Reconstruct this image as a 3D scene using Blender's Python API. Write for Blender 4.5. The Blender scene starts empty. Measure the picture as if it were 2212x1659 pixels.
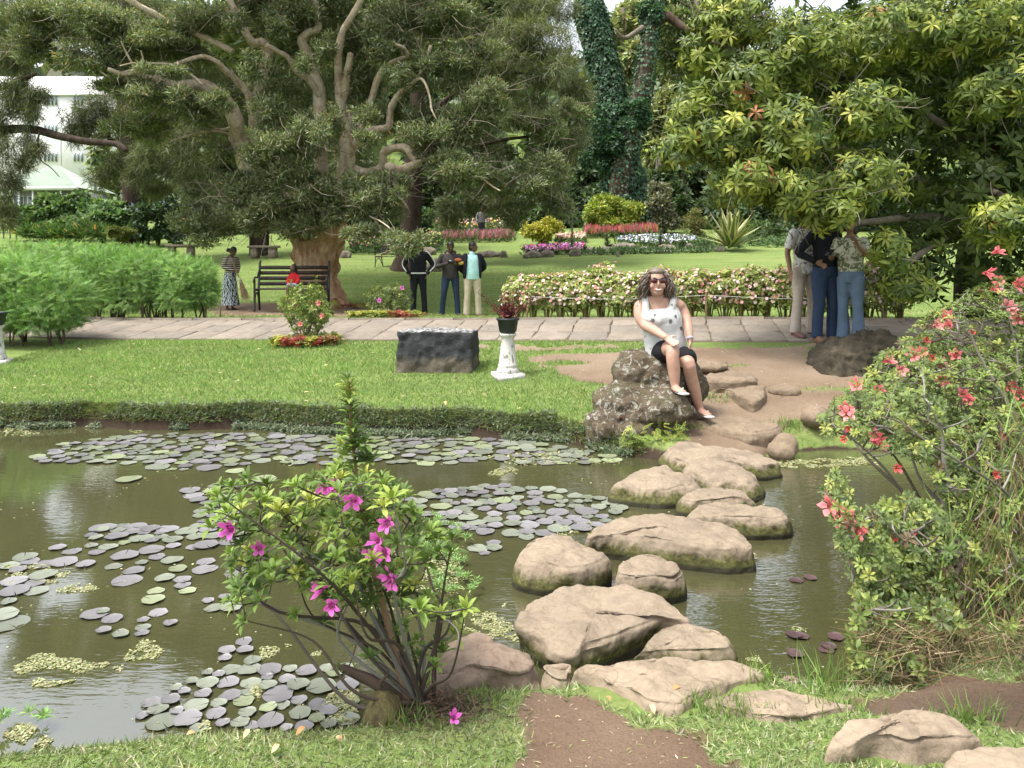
import bpy, bmesh, math, random
import numpy as np
from mathutils import Vector, Matrix
random.seed(11)
rng = np.random.default_rng(11)
scene = bpy.context.scene
C = scene.collection

# ---------------------------------------------------------------- camera
# level camera 1.7 m above the pond, lens shifted down.  Photo measured on a 2212 x 1659 grid:
F, HZ, CH, CU = 1660.0, 568.0, 1.70, 1106.0
cam_d = bpy.data.cameras.new('camera'); cam = bpy.data.objects.new('camera', cam_d); C.objects.link(cam)
cam.location = (0, 0, CH); cam.rotation_euler = (math.radians(90), 0, 0)
cam_d.sensor_width = 36.0; cam_d.lens = 36.0 * F / 2212.0
cam_d.shift_y = -(829.5 - HZ) / 2212.0
cam_d.clip_start = 0.05; cam_d.clip_end = 2000
scene.camera = cam

# ---------------------------------------------------------------- sky, sun, exposure
SUN_EL, SUN_AZ = math.radians(66), math.radians(-118)      # azimuth measured from +Y towards +X
world = bpy.data.worlds.new('World'); scene.world = world; world.use_nodes = True
wn, wl = world.node_tree.nodes, world.node_tree.links
for n in list(wn): wn.remove(n)
wout = wn.new('ShaderNodeOutputWorld'); wbg = wn.new('ShaderNodeBackground')
sky = wn.new('ShaderNodeTexSky'); sky.sky_type = 'NISHITA'; sky.sun_disc = False
sky.sun_elevation = SUN_EL; sky.sun_rotation = SUN_AZ
sky.air_density = 1.0; sky.dust_density = 4.0; sky.ozone_density = 1.0; sky.altitude = 0
hs = wn.new('ShaderNodeHueSaturation'); hs.inputs['Saturation'].default_value = 0.32
wl.new(sky.outputs[0], hs.inputs['Color']); wl.new(hs.outputs[0], wbg.inputs['Color'])
wbg.inputs['Strength'].default_value = 0.15
wl.new(wbg.outputs[0], wout.inputs['Surface'])
sd_ = bpy.data.lights.new('sun', 'SUN'); sun = bpy.data.objects.new('sun', sd_); C.objects.link(sun)
sd_.energy = 1.5; sd_.angle = math.radians(11.0); sd_.color = (1.0, 0.95, 0.87)
sdir = Vector((math.sin(SUN_AZ) * math.cos(SUN_EL), math.cos(SUN_AZ) * math.cos(SUN_EL), math.sin(SUN_EL)))
sun.rotation_euler = sdir.to_track_quat('Z', 'Y').to_euler()
sun.location = (0, 0, 40)
vs = scene.view_settings
vs.view_transform = 'Standard'; vs.look = 'None'; vs.gamma = 1.0; vs.use_curve_mapping = False
vs.exposure = 1.5
scene.cycles.use_denoising = True
scene.cycles.max_bounces = 6; scene.cycles.diffuse_bounces = 3; scene.cycles.glossy_bounces = 2
scene.cycles.transmission_bounces = 3; scene.cycles.transparent_max_bounces = 8
scene.cycles.caustics_reflective = False; scene.cycles.caustics_refractive = False

# ---------------------------------------------------------------- helpers: points
def W(u, v, d): return np.array([(u - CU) / F * d, d, CH - (v - HZ) / F * d])
def PXM(d): return F / d
def on_water(u, v, z=0.0):
    d = F * (CH - z) / (v - HZ); return W(u, v, d)
def nrm(a):
    a = np.asarray(a, float); l = np.linalg.norm(a, axis=-1, keepdims=True); return a / np.maximum(l, 1e-9)
def smooth(a, b, x):
    t = np.clip((np.asarray(x, float) - a) / (b - a), 0, 1); return t * t * (3 - 2 * t)
def vnoise(x, y, s=1.0, seed=0):
    """cheap smooth value noise, vectorised"""
    x = np.asarray(x, float) / s + seed * 17.13; y = np.asarray(y, float) / s + seed * 9.71
    xi, yi = np.floor(x), np.floor(y); fx, fy = x - xi, y - yi
    fx, fy = fx * fx * (3 - 2 * fx), fy * fy * (3 - 2 * fy)
    def h(a, b):
        n = np.sin(a * 127.1 + b * 311.7 + seed * 7.7) * 43758.5453; return n - np.floor(n)
    return (h(xi, yi) * (1 - fx) + h(xi + 1, yi) * fx) * (1 - fy) + (h(xi, yi + 1) * (1 - fx) + h(xi + 1, yi + 1) * fx) * fy
def vn3(p, s=1.0, seed=0):
    p = np.asarray(p, float)
    return (vnoise(p[..., 0] + p[..., 2] * .73, p[..., 1] - p[..., 2] * .41, s, seed) + vnoise(p[..., 1] + p[..., 2] * .9, p[..., 2] - p[..., 0] * .57, s, seed + 3)) - 1.0

# ---------------------------------------------------------------- helpers: meshes and objects
def mesh_np(name, V, faces, mat=None, col=None, smooth_shade=False):
    """V (n,3); faces: list of int arrays (m,k)"""
    V = np.asarray(V, np.float32); me = bpy.data.meshes.new(name)
    me.vertices.add(len(V)); me.vertices.foreach_set('co', V.ravel())
    faces = [np.asarray(f, np.int32) for f in faces if len(f)]
    loops = np.concatenate([f.ravel() for f in faces]); tot = np.concatenate([np.full(len(f), f.shape[1], np.int32) for f in faces])
    start = np.concatenate([[0], np.cumsum(tot)[:-1]]).astype(np.int32)
    me.loops.add(len(loops)); me.loops.foreach_set('vertex_index', loops)
    me.polygons.add(len(tot)); me.polygons.foreach_set('loop_start', start)
    if smooth_shade: me.polygons.foreach_set('use_smooth', np.ones(len(tot), bool))
    if col is not None:
        a = me.attributes.new('Col', 'FLOAT_COLOR', 'POINT')
        c4 = np.ones((len(V), 4), np.float32); c4[:, :3] = col; a.data.foreach_set('color', c4.ravel())
    me.update(calc_edges=True)
    if mat is not None: me.materials.append(mat)
    return me
def link(name, me, parent=None):
    o = bpy.data.objects.new(name, me); C.objects.link(o)
    if parent is not None:
        o.parent = parent; o.matrix_parent_inverse = Matrix.Translation(-Vector(parent.location))
    return o
def tag(o, label, cat, group=None, kind=None):
    if label: o['label'] = label
    if cat: o['category'] = cat
    if group: o['group'] = group
    if kind: o['kind'] = kind
    return o
def thing(name, label, cat, loc, group=None):
    o = bpy.data.objects.new(name, None); C.objects.link(o); o.location = tuple(float(a) for a in loc)
    o.empty_display_size = .1
    return tag(o, label, cat, group)
def structure(o): o['kind'] = 'structure'; return o
class MB:
    """collects several shapes into ONE mesh"""
    def __init__(s): s.V = []; s.F = {}; s.n = 0; s.Cc = []
    def add(s, V, faces, col=None):
        V = np.asarray(V, float).reshape(-1, 3)
        for f in faces:
            f = np.asarray(f, np.int64)
            if len(f): s.F.setdefault(f.shape[1], []).append(f + s.n)
        s.V.append(V); s.n += len(V)
        s.Cc.append(np.broadcast_to(np.asarray((1, 1, 1) if col is None else col, float), (len(V), 3)))
    def mesh(s, name, mat, col=False, sm=False):
        return mesh_np(name, np.concatenate(s.V), [np.concatenate(v) for v in s.F.values()], mat, np.concatenate(s.Cc) if col else None, sm)
    def build(s, name, mat, parent=None, col=False, sm=False): return link(name, s.mesh(name, mat, col, sm), parent)
def box_vf(c, size, rz=0.0, taper=1.0):
    x, y, z = [a / 2 for a in size]
    V = np.array([(-x, -y, -z), (x, -y, -z), (x, y, -z), (-x, y, -z), (-x * taper, -y * taper, z), (x * taper, -y * taper, z), (x * taper, y * taper, z), (-x * taper, y * taper, z)])
    cz, sz = math.cos(rz), math.sin(rz)
    V = V @ np.array([[cz, sz, 0], [-sz, cz, 0], [0, 0, 1]]) + np.asarray(c, float)
    return V, [np.array([(3, 2, 1, 0), (4, 5, 6, 7), (0, 1, 5, 4), (1, 2, 6, 5), (2, 3, 7, 6), (3, 0, 4, 7)])]
def catmull(P, n=6):
    P = np.asarray(P, float)
    if len(P) < 3: return P
    Q = np.vstack([2 * P[0] - P[1], P, 2 * P[-1] - P[-2]]); out = []
    for i in range(1, len(Q) - 2):
        t = np.linspace(0, 1, n, endpoint=False)[:, None]
        a, b, c, d = Q[i - 1], Q[i], Q[i + 1], Q[i + 2]
        out.append(.5 * ((2 * b) + (c - a) * t + (2 * a - 5 * b + 4 * c - d) * t ** 2 + (3 * b - a - 3 * c + d) * t ** 3))
    out.append(P[-1:]); return np.vstack(out)
def tube_vf(P, R, k=8, n=5, side=(1, 0, 0), cap=True, wob=0.0, seed=0, endk=.35):
    """tube through points P with radii R (scalar or (rx,ry) per point), rounded ends"""
    P = np.asarray(P, float); R = np.asarray(R, float)
    if R.ndim == 0: R = np.full(len(P), float(R))
    if R.ndim == 1: R = np.stack([R, R], 1)
    if n > 1 and len(P) > 2:
        Q = catmull(np.hstack([P, R]), n); P, R = Q[:, :3], np.maximum(Q[:, 3:], 1e-4)
    T = nrm(np.gradient(P, axis=0)); S0 = np.asarray(side, float); s_prev = None; rings = []
    th = np.linspace(0, 2 * math.pi, k, endpoint=False)
    if cap:
        r0, r1 = R[0].mean(), R[-1].mean()
        P = np.vstack([P[0] - T[0] * r0 * .55, P, P[-1] + T[-1] * r1 * .55]); R = np.vstack([R[0] * .72, R, R[-1] * .72]); T = np.vstack([T[:1], T, T[-1:]])
    for i in range(len(P)):
        s = S0 - T[i] * S0.dot(T[i])
        if np.linalg.norm(s) < .25: s = np.array([0, 1., 0]) - T[i] * T[i][1]
        if s_prev is not None:
            sp = s_prev - T[i] * s_prev.dot(T[i])
            if abs(s.dot(sp)) < .5 * np.linalg.norm(s) * np.linalg.norm(sp) or True: s = sp if np.linalg.norm(sp) > .2 else s
        s = s / np.linalg.norm(s); s_prev = s; f = np.cross(T[i], s)
        w = 1.0
        if wob: w = 1 + wob * np.array([math.sin(3 * a + seed + i * .7) * .5 + math.sin(5 * a - i * 1.1 + seed * 2) * .5 for a in th])[:, None]
        rings.append(P[i] + (np.cos(th)[:, None] * R[i, 0] * s + np.sin(th)[:, None] * R[i, 1] * f) * w)
    V = np.vstack(rings); m = len(P); q = []
    for i in range(m - 1):
        a = np.arange(k) + i * k; b = np.roll(np.arange(k), -1) + i * k
        q.append(np.stack([a, b, b + k, a + k], 1))
    V = np.vstack([V, P[:1] - T[:1] * R[0].mean() * endk, P[-1:] + T[-1:] * R[-1].mean() * endk]); n0, n1 = m * k, m * k + 1
    a = np.arange(k); b = np.roll(a, -1)
    t = np.vstack([np.stack([b, a, np.full(k, n0)], 1), np.stack([a + (m - 1) * k, b + (m - 1) * k, np.full(k, n1)], 1)])
    return V, [np.vstack(q), t]
def ell_vf(c, r, k=12, m=8, R=None):
    V = [(0, 0, 1)]
    for i in range(1, m):
        p = math.pi * i / m
        for j in range(k): V.append((math.sin(p) * math.cos(2 * math.pi * j / k), math.sin(p) * math.sin(2 * math.pi * j / k), math.cos(p)))
    V.append((0, 0, -1)); V = np.array(V) * np.asarray(r, float)
    if R is not None: V = V @ np.asarray(R).T
    V = V + np.asarray(c, float); q = []; t = []
    for j in range(k):
        j2 = (j + 1) % k; t.append((0, 1 + j, 1 + j2)); e = 1 + (m - 2) * k
        t.append((len(V) - 1, e + j2, e + j))
        for i in range(m - 2): q.append((1 + i * k + j, 1 + (i + 1) * k + j, 1 + (i + 1) * k + j2, 1 + i * k + j2))
    return V, [np.array(q), np.array(t)]
def lathe_vf(prof, k=24, c=(0, 0, 0)):
    prof = np.asarray(prof, float); th = np.linspace(0, 2 * math.pi, k, endpoint=False); V = []
    for r, z in prof: V.append(np.stack([np.cos(th) * r, np.sin(th) * r, np.full(k, z)], 1))
    V = np.vstack(V) + np.asarray(c, float); q = []
    for i in range(len(prof) - 1):
        a = np.arange(k) + i * k; b = np.roll(np.arange(k), -1) + i * k; q.append(np.stack([a, b, b + k, a + k], 1))
    return V, [np.vstack(q)]

# ---------------------------------------------------------------- helpers: scattering leaf-sized faces
T_DIA = (np.array([(0, 0, 0), (.5, .45, .10), (0, 1, 0), (-.5, .45, .10)]), [np.array([(0, 1, 2, 3)])])
T_LEAF = (np.array([(0, 0, 0), (0, .38, .02), (0, .74, -.03), (0, 1, -.14), (.42, .34, .09), (.44, .68, .04), (-.42, .34, .09), (-.44, .68, .04)]),
          [np.array([(0, 4, 1), (2, 5, 3), (0, 1, 6), (2, 3, 7)]), np.array([(1, 4, 5, 2), (1, 2, 7, 6)])])
T_DROOP = (np.array([(0, 0, 0), (0, .35, .03), (0, .72, -.10), (0, 1, -.34), (.40, .40, .07), (.44, .70, -.06), (-.40, .40, .07), (-.44, .70, -.06)]), T_LEAF[1])
T_BLADE = (np.array([(-.5, 0, 0), (.5, 0, 0), (.3, .55, .10), (-.3, .55, .10), (0, 1, .38)]), [np.array([(0, 1, 2, 3)]), np.array([(3, 2, 4)])])
T_TRI = (np.array([(-.5, 0, 0), (.5, 0, 0), (0, 1, .25)]), [np.array([(0, 1, 2)])])
T_STRIP = (np.array([(-.5, 0, 0), (.5, 0, 0), (.35, .6, -.06), (-.35, .6, -.06), (0, 1, -.2)]), T_BLADE[1])
T_HEX = (np.array([(math.cos(a * math.pi / 3) * .5, math.sin(a * math.pi / 3) * .5, 0) for a in range(6)]), [np.array([(0, 1, 2, 3), (0, 3, 4, 5)])])
def frames(A, N):
    A = nrm(A); X = np.cross(A, N); bad = np.linalg.norm(X, axis=1) < 1e-3
    X[bad] = np.cross(A[bad], np.array([.31, .95, .1])); X = nrm(X); Z = np.cross(X, A)
    return np.stack([X, A, Z], 2)
def scat(mb, T, P, R, S, col):
    """S (n,) or (n,3) = (width, length, normal) scales"""
    S = np.asarray(S, float)
    if S.ndim == 1: S = np.repeat(S[:, None], 3, 1)
    L = T[0][None] * S[:, None, :]; V = np.einsum('nij,nkj->nki', R, L) + np.asarray(P)[:, None, :]
    n, k = len(P), len(T[0]); off = (np.arange(n) * k)[:, None, None]
    mb.add(V.reshape(-1, 3), [(f[None] + off).reshape(-1, f.shape[1]) for f in T[1]], np.repeat(np.asarray(col), k, 0))
def rdir(n, up=0.0, r=None):
    d = (r or rng).normal(size=(n, 3)); d = nrm(d); d[:, 2] += up; return nrm(d)
def pal(n, cols, w=None, jit=.18):
    """random leaf colours out of a palette"""
    cols = np.asarray(cols, float); i = rng.choice(len(cols), n, p=w); c = cols[i]
    return np.clip(c * (1 + rng.normal(0, jit, (n, 1))) * (1 + rng.normal(0, .06, (n, 3))), .004, 1)
def rosette(P, A, n, length, width, el0, el1, jit=.15):
    """n leaves round each tip P with axis A -> positions, frames, scales"""
    m = len(P); A = nrm(A); B = nrm(np.cross(A, rdir(m))); D = np.cross(A, B)
    ph = (np.arange(n)[None] * 2.399 + rng.uniform(0, 6.28, (m, 1)))[..., None]
    rad = np.cos(ph) * B[:, None] + np.sin(ph) * D[:, None]
    el = (np.linspace(el0, el1, n)[None] + rng.normal(0, jit, (m, n)))[..., None]
    ax = rad * np.cos(el) + A[:, None] * np.sin(el); nn = A[:, None] * np.cos(el) - rad * np.sin(el)
    L = np.asarray(length).reshape(-1, 1) * rng.uniform(.75, 1.15, (m, n)) * np.linspace(1, .72, n)[None]
    PP = np.repeat(P[:, None], n, 1) + rad * .004
    Wd = L * np.asarray(width).reshape(-1, 1) * rng.uniform(.85, 1.15, (m, n))
    S = np.stack([Wd, L, L], 2)
    return PP.reshape(-1, 3), frames(ax.reshape(-1, 3), nn.reshape(-1, 3)), S.reshape(-1, 3)
def lobes_px(L):
    """[(u, v, ru, rv, d[, rd])] photo-measured foliage masses -> centres, radii in metres"""
    out = []
    for l in L:
        u, v, ru, rv, d = l[:5]; s = PXM(d); c = W(u, v, d)
        rd = l[5] if len(l) > 5 else min((ru + rv) / 2 / s, 2.2)
        out.append((c, np.array([ru / s, rd, rv / s])))
    return out
def in_lobes(lobes, n, shell=.55, w=None):
    """points near the surface of the lobes, and their outward direction"""
    vol = np.array([r[0] * r[2] + r[0] * r[1] * .5 for c, r in lobes])
    if w is not None: vol = vol * np.asarray(w)
    i = rng.choice(len(lobes), n, p=vol / vol.sum()); c = np.array([l[0] for l in lobes])[i]; r = np.array([l[1] for l in lobes])[i]
    d = rdir(n); q = (shell + (1 - shell) * rng.random(n)) ** .8
    q = q * (1 + .30 * vn3(d * 1.0 + c * 1.3, .45, 5))
    return c + d * r * q[:, None], nrm(d * r), i

# ---------------------------------------------------------------- materials
def new_mat(name):
    m = bpy.data.materials.new(name); m.use_nodes = True; nt = m.node_tree
    return m, nt, nt.nodes, nt.links, nt.nodes['Principled BSDF']
def ramp(N, L, fac, stops):
    r = N.new('ShaderNodeValToRGB'); L.new(fac, r.inputs[0]); e = r.color_ramp.elements
    while len(e) < len(stops): e.new(.5)
    for k, (p, c) in enumerate(stops): e[k].position = p; e[k].color = (*c, 1) if len(c) == 3 else c
    return r.outputs[0]
def noise_n(N, L, scale, detail=4, rough=.55, dist=0, coord='Object', vec=None, sc=None):
    t = N.new('ShaderNodeTexNoise'); t.inputs['Scale'].default_value = scale; t.inputs['Detail'].default_value = detail
    t.inputs['Roughness'].default_value = rough; t.inputs['Distortion'].default_value = dist
    if vec is None:
        tc = N.new('ShaderNodeTexCoord'); vec = tc.outputs[coord]
    if sc is not None:
        mp = N.new('ShaderNodeMapping'); mp.inputs['Scale'].default_value = sc; L.new(vec, mp.inputs[0]); vec = mp.outputs[0]
    L.new(vec, t.inputs['Vector']); return t.outputs['Fac']
def mixc(N, L, f, a, b, bt='MIX'):
    m = N.new('ShaderNodeMix'); m.data_type = 'RGBA'; m.blend_type = bt
    for s, x in ((0, f), (6, a), (7, b)):
        if isinstance(x, (int, float)): m.inputs[s].default_value = x
        elif isinstance(x, tuple): m.inputs[s].default_value = (*x, 1)
        else: L.new(x, m.inputs[s])
    return m.outputs[2]
def bump_n(N, L, h, strength=.4, dist=.02, bs=None):
    b = N.new('ShaderNodeBump'); b.inputs['Strength'].default_value = strength; b.inputs['Distance'].default_value = dist
    L.new(h, b.inputs['Height']); L.new(b.outputs[0], bs.inputs['Normal']); return b
def mat_rock(name, cols, scale=6, rough=.9, bump=.5, bd=.03, sc=None, pos=(.3, .5, .7)):
    m, nt, N, L, bs = new_mat(name); bs.inputs['Roughness'].default_value = rough; bs.inputs['Specular IOR Level'].default_value = .25
    f = noise_n(N, L, scale, 8, .62, .3, sc=sc); c = ramp(N, L, f, list(zip(pos, cols)))
    f2 = noise_n(N, L, scale * 6, 5, .7, sc=sc); c2 = mixc(N, L, .35, c, ramp(N, L, f2, [(.3, (.35, .33, .3)), (.7, (1.3, 1.28, 1.2))]), 'MULTIPLY')
    L.new(c2, bs.inputs['Base Color']); bump_n(N, L, mixc(N, L, .5, f, f2), bump, bd, bs); return m
def mat_plain(name, col, rough=.7, var=.15, scale=9, bump=.0, metallic=0, spec=.4, coord='Object'):
    m, nt, N, L, bs = new_mat(name); bs.inputs['Roughness'].default_value = rough; bs.inputs['Metallic'].default_value = metallic
    bs.inputs['Specular IOR Level'].default_value = spec
    f = noise_n(N, L, scale, 4, coord=coord); c = ramp(N, L, f, [(.3, tuple(a * (1 - var) for a in col)), (.7, tuple(min(1, a * (1 + var)) for a in col))])
    L.new(c, bs.inputs['Base Color'])
    if bump: bump_n(N, L, f, bump, .01, bs)
    return m
def mat_leaf(name, rough=.5, transl=.3, spec=.35, tint=(1.15, 1.25, .6)):
    m, nt, N, L, bs = new_mat(name); a = N.new('ShaderNodeAttribute'); a.attribute_name = 'Col'
    L.new(a.outputs['Color'], bs.inputs['Base Color']); bs.inputs['Roughness'].default_value = rough; bs.inputs['Specular IOR Level'].default_value = spec
    if transl:
        t = N.new('ShaderNodeBsdfTranslucent'); L.new(mixc(N, L, 1.0, a.outputs['Color'], tint, 'MULTIPLY'), t.inputs['Color'])
        mx = N.new('ShaderNodeMixShader'); mx.inputs[0].default_value = transl
        L.new(bs.outputs[0], mx.inputs[1]); L.new(t.outputs[0], mx.inputs[2]); L.new(mx.outputs[0], N['Material Output'].inputs['Surface'])
    return m
M_LEAF = mat_leaf('leaf_matt', .55, .28); M_GLOSS = mat_leaf('leaf_glossy', .46, .18, .26)
M_GRASS = mat_leaf('grass_blade', .6, .3, .25); M_PETAL = mat_leaf('petal', .6, .35, .2, (1, .8, .95))
M_DRY = mat_leaf('dry_leaf', .8, .1, .2, (1, 1, 1)); M_TWIG = mat_leaf('twig_bark', .9, 0, .2)
# ================================================================ THE GROUND, THE POND
def poly_sd(x, y, poly):
    """signed distance to polygon, + outside"""
    x = np.asarray(x, float); y = np.asarray(y, float); d = np.full(x.shape, 1e9); ins = np.zeros(x.shape, bool)
    for (ax, ay), (bx, by) in zip(poly, np.roll(poly, -1, 0)):
        ex, ey = bx - ax, by - ay; t = np.clip(((x - ax) * ex + (y - ay) * ey) / (ex * ex + ey * ey + 1e-12), 0, 1)
        d = np.minimum(d, (x - ax - t * ex) ** 2 + (y - ay - t * ey) ** 2)
        c = ((ay > y) != (by > y)); 
        with np.errstate(divide='ignore', invalid='ignore'): ins ^= c & (x < (bx - ax) * (y - ay) / (by - ay + 1e-12) + ax)
    d = np.sqrt(d); return np.where(ins, -d, d)
FAR_SHORE = [(-60, 922), (60, 927), (180, 921), (300, 929), (420, 930), (540, 925), (680, 936), (800, 940), (900, 943), (1000, 940), (1100, 950), (1200, 952), (1300, 975), (1400, 992), (1440, 1000), (1480, 1008), (1560, 1010), (1660, 1000), (1720, 978), (1800, 972), (1880, 974), (1960, 985)]
pond_pts = [on_water(u, v)[:2] for u, v in FAR_SHORE]
pond_pts = [np.array([-11, 9.0]), np.array([-8.5, 8.25])] + pond_pts + [np.array([3.9, 6.3]), np.array([3.55, 5.2]), np.array([2.75, 4.3]), np.array([2.0, 3.7]), np.array([1.62, 3.25]), np.array([1.42, 3.02])]
NEAR_SHORE = [(1800, 1500), (1640, 1462), (1500, 1462), (1300, 1470), (1240, 1478), (1160, 1492), (1000, 1500), (900, 1520), (800, 1562), (700, 1584), (560, 1588), (400, 1592), (260, 1604), (100, 1624), (-100, 1645)]
pond_pts += [on_water(u, v, 0.0)[:2] for u, v in NEAR_SHORE] + [np.array([-3.4, 2.7]), np.array([-6, 3.4]), np.array([-11, 4.0])]
POND = np.array(pond_pts)
def y_near(x): return 10.06 - .19 * (np.clip(x, -12, 12) - 3.85)       # near edge of the footpath
PATH_W = 1.45
TK = np.array([(0, .0), (1.45, .165), (2.2, .16), (4, .06), (6, -.08), (8, .08), (9.5, .28), (13, .74), (17, 1.24), (21, 1.66), (29, 2.6), (50, 5.0), (90, 12), (150, 30), (260, 62), (420, 90)])
def z_base(x, y):
    x = np.asarray(x, float); y = np.asarray(y, float)
    yn = y_near(x); zn = .60 + .016 * np.clip(x, -6, 4)
    ys = 7.75 - .1 * np.clip(x, -6, 3); r = np.clip((y - ys) / (yn - ys), -.3, 1)
    t = y - yn; back = zn + np.interp(t, TK[:, 0], TK[:, 1]) + np.clip(-x - 1, 0, 5) * .03 * smooth(3, 6, t)
    far = np.where(t > 0, back, .25 + (zn - .25) * r)
    near = .13 + .03 * (3 - y) + .02 * vnoise(x, y, .5, 2)
    w = smooth(4.2, 6.2, y); z = near * (1 - w) + far * w
    z = z + .30 * np.exp(-((x - 2.5) ** 2 / .55 + (y - 3.9) ** 2 / .5))
    # the worn way down to the stepping stones
    cx = 2.0 + .0 * y; z = z - .03 * np.exp(-((x - cx) / .5) ** 2) * smooth(9, 7.6, y) * smooth(6.0, 6.6, y)
    return z + (.015 * (vnoise(x, y, .8, 4) - .5) + .03 * (vnoise(x, y, 3, 5) - .5)) * smooth(1, 3, np.abs(t - .7))
def zg(x, y, sd=None):
    x = np.asarray(x, float); y = np.asarray(y, float)
    if sd is None: sd = poly_sd(x, y, POND)
    e = .09 + .22 * smooth(6.5, 5.0, y) + .22 * smooth(1.3, 1.7, x) * smooth(6.0, 6.6, y)
    return z_base(x, y) * smooth(0, 1, sd / e) - .5 * smooth(0, .3, -sd) - .03 * smooth(.06, 0, sd)
def G(u, d):
    x = (u - CU) / F * d; return np.array([x, d, float(zg(np.array([x]), np.array([d]))[0])])
def ground_at(u, v):
    d = np.concatenate([np.linspace(1.8, 14, 1200), np.linspace(14.02, 70, 1500)]); x = (u - CU) / F * d
    z = zg(x, d); zr = CH - (v - HZ) / F * d; k = np.argmax(zr <= np.maximum(z, 0)); return np.array([x[k], d[k], z[k]])
def poly_px(P): return np.array([ground_at(u, v)[:2] for u, v in P])
DIRT_NEAR = poly_px([(1090, 1720), (1130, 1620), (1150, 1560), (1190, 1512), (1300, 1528), (1420, 1556), (1500, 1600), (1560, 1660), (1580, 1720)])
DIRT_FAR = poly_px([(1010, 748), (1120, 760), (1190, 800), (1230, 835), (1310, 838), (1420, 900), (1460, 985), (1560, 1000), (1650, 990), (1700, 960), (1790, 930), (1830, 860), (1850, 745), (1600, 750), (1400, 752), (1250, 750)])
DIRT_BENCH = poly_px([(440, 668), (500, 655), (650, 652), (760, 660), (880, 668), (900, 676), (760, 684), (600, 682), (470, 684)])
DIRT_RIGHT = poly_px([(1850, 1530), (1950, 1505), (2100, 1480), (2400, 1470), (2400, 1585), (2180, 1580), (2120, 1560), (2000, 1548), (1900, 1545)])
def dirt_w(x, y):
    n = (vnoise(x, y, .22, 7) - .5) * .22 + (vnoise(x, y, .07, 8) - .5) * .10
    a = smooth(.07, -.07, poly_sd(x, y, DIRT_NEAR) + n)
    b = smooth(.12, -.12, poly_sd(x, y, DIRT_FAR) + n * 2)
    b = b * (1 - .75 * smooth(.55, .75, vnoise(x, y * 2.2, .7, 9)) * smooth(7.5, 8.6, y))
    c = smooth(.3, -.3, poly_sd(x, y, DIRT_BENCH) + n * 3) * .85
    t = y - y_near(x); hedge = smooth(.30, .1, np.abs(t - 2.18)) * (x > -.3) * (x < 6.2)
    hl = smooth(.35, .15, np.abs(t - 2.3)) * (x < -4.2)
    bank = smooth(.10, .02, poly_sd(x, y, POND)) * smooth(5, 6, y); rb = smooth(.95, .7, np.hypot((x - 2.55) / 1.15, (y - 3.85) / 1.0))
    e = smooth(.05, -.05, poly_sd(x, y, DIRT_RIGHT) + n)
    return np.clip(np.maximum.reduce([a, b, c, hedge * .9, hl * .8, bank, rb, e]), 0, 1)

def axis(parts):
    out = []
    for a, b, s in parts: out.append(np.arange(a, b, s))
    return np.concatenate(out)
gx = axis([(-420, -40, 20), (-40, -12, 1.5), (-12, -8, .3), (-8, 7.0, .055), (7.0, 12, .3), (12, 40, 1.5), (40, 421, 20)])
gy = axis([(-6, 1.2, .6), (1.2, 13, .055), (13, 32, .3), (32, 70, 1.2), (70, 470, 10)])
XX, YY = np.meshgrid(gx, gy); sdv = np.full(XX.shape, 9.0); nearm = (np.abs(XX) < 13) & (YY < 11) & (YY > 0)
sdv[nearm] = poly_sd(XX[nearm], YY[nearm], POND)
ZZ = zg(XX, YY, sdv); DW = np.zeros_like(XX); lm = (np.abs(XX) < 12) & (YY > 1) & (YY < 24); DW[lm] = dirt_w(XX[lm], YY[lm])
ny, nx = XX.shape; idx = np.arange(ny * nx).reshape(ny, nx)
quads = np.stack([idx[:-1, :-1], idx[:-1, 1:], idx[1:, 1:], idx[1:, :-1]], -1).reshape(-1, 4)
m, nt, N, L, bs = new_mat('lawn_and_soil'); bs.inputs['Roughness'].default_value = .95; bs.inputs['Specular IOR Level'].default_value = .1
at = N.new('ShaderNodeAttribute'); at.attribute_name = 'Col'
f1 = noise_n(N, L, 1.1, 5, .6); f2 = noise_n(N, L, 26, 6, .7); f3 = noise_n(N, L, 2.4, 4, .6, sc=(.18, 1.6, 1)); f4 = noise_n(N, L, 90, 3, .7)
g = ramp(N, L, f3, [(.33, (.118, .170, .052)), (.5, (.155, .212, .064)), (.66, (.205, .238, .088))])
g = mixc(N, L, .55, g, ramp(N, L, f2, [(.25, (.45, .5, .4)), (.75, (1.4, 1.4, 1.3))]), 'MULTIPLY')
s_ = ramp(N, L, f1, [(.3, (.10, .066, .044)), (.5, (.150, .102, .070)), (.72, (.195, .140, .100))])
sc_ = N.new('ShaderNodeSeparateColor'); L.new(at.outputs['Color'], sc_.inputs[0])
s_ = mixc(N, L, sc_.outputs['Green'], s_, ramp(N, L, f1, [(.3, (.165, .118, .080)), (.5, (.225, .168, .118)), (.72, (.27, .21, .155))]))
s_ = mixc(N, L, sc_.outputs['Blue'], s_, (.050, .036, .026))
s_ = mixc(N, L, .5, s_, ramp(N, L, f4, [(.28, (.5, .48, .45)), (.72, (1.3, 1.3, 1.3))]), 'MULTIPLY')
mth = N.new('ShaderNodeMath'); mth.operation = 'ADD'; L.new(sc_.outputs['Red'], mth.inputs[0])
mt2 = N.new('ShaderNodeMath'); mt2.operation = 'MULTIPLY_ADD'; L.new(f2, mt2.inputs[0]); mt2.inputs[1].default_value = .5; mt2.inputs[2].default_value = -.25
L.new(mt2.outputs[0], mth.inputs[1])
wgt = ramp(N, L, mth.outputs[0], [(.35, (0, 0, 0)), (.6, (1, 1, 1))])
L.new(mixc(N, L, wgt, g, s_), bs.inputs['Base Color']); bump_n(N, L, mixc(N, L, .5, f2, f4), .7, .03, bs)
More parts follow.
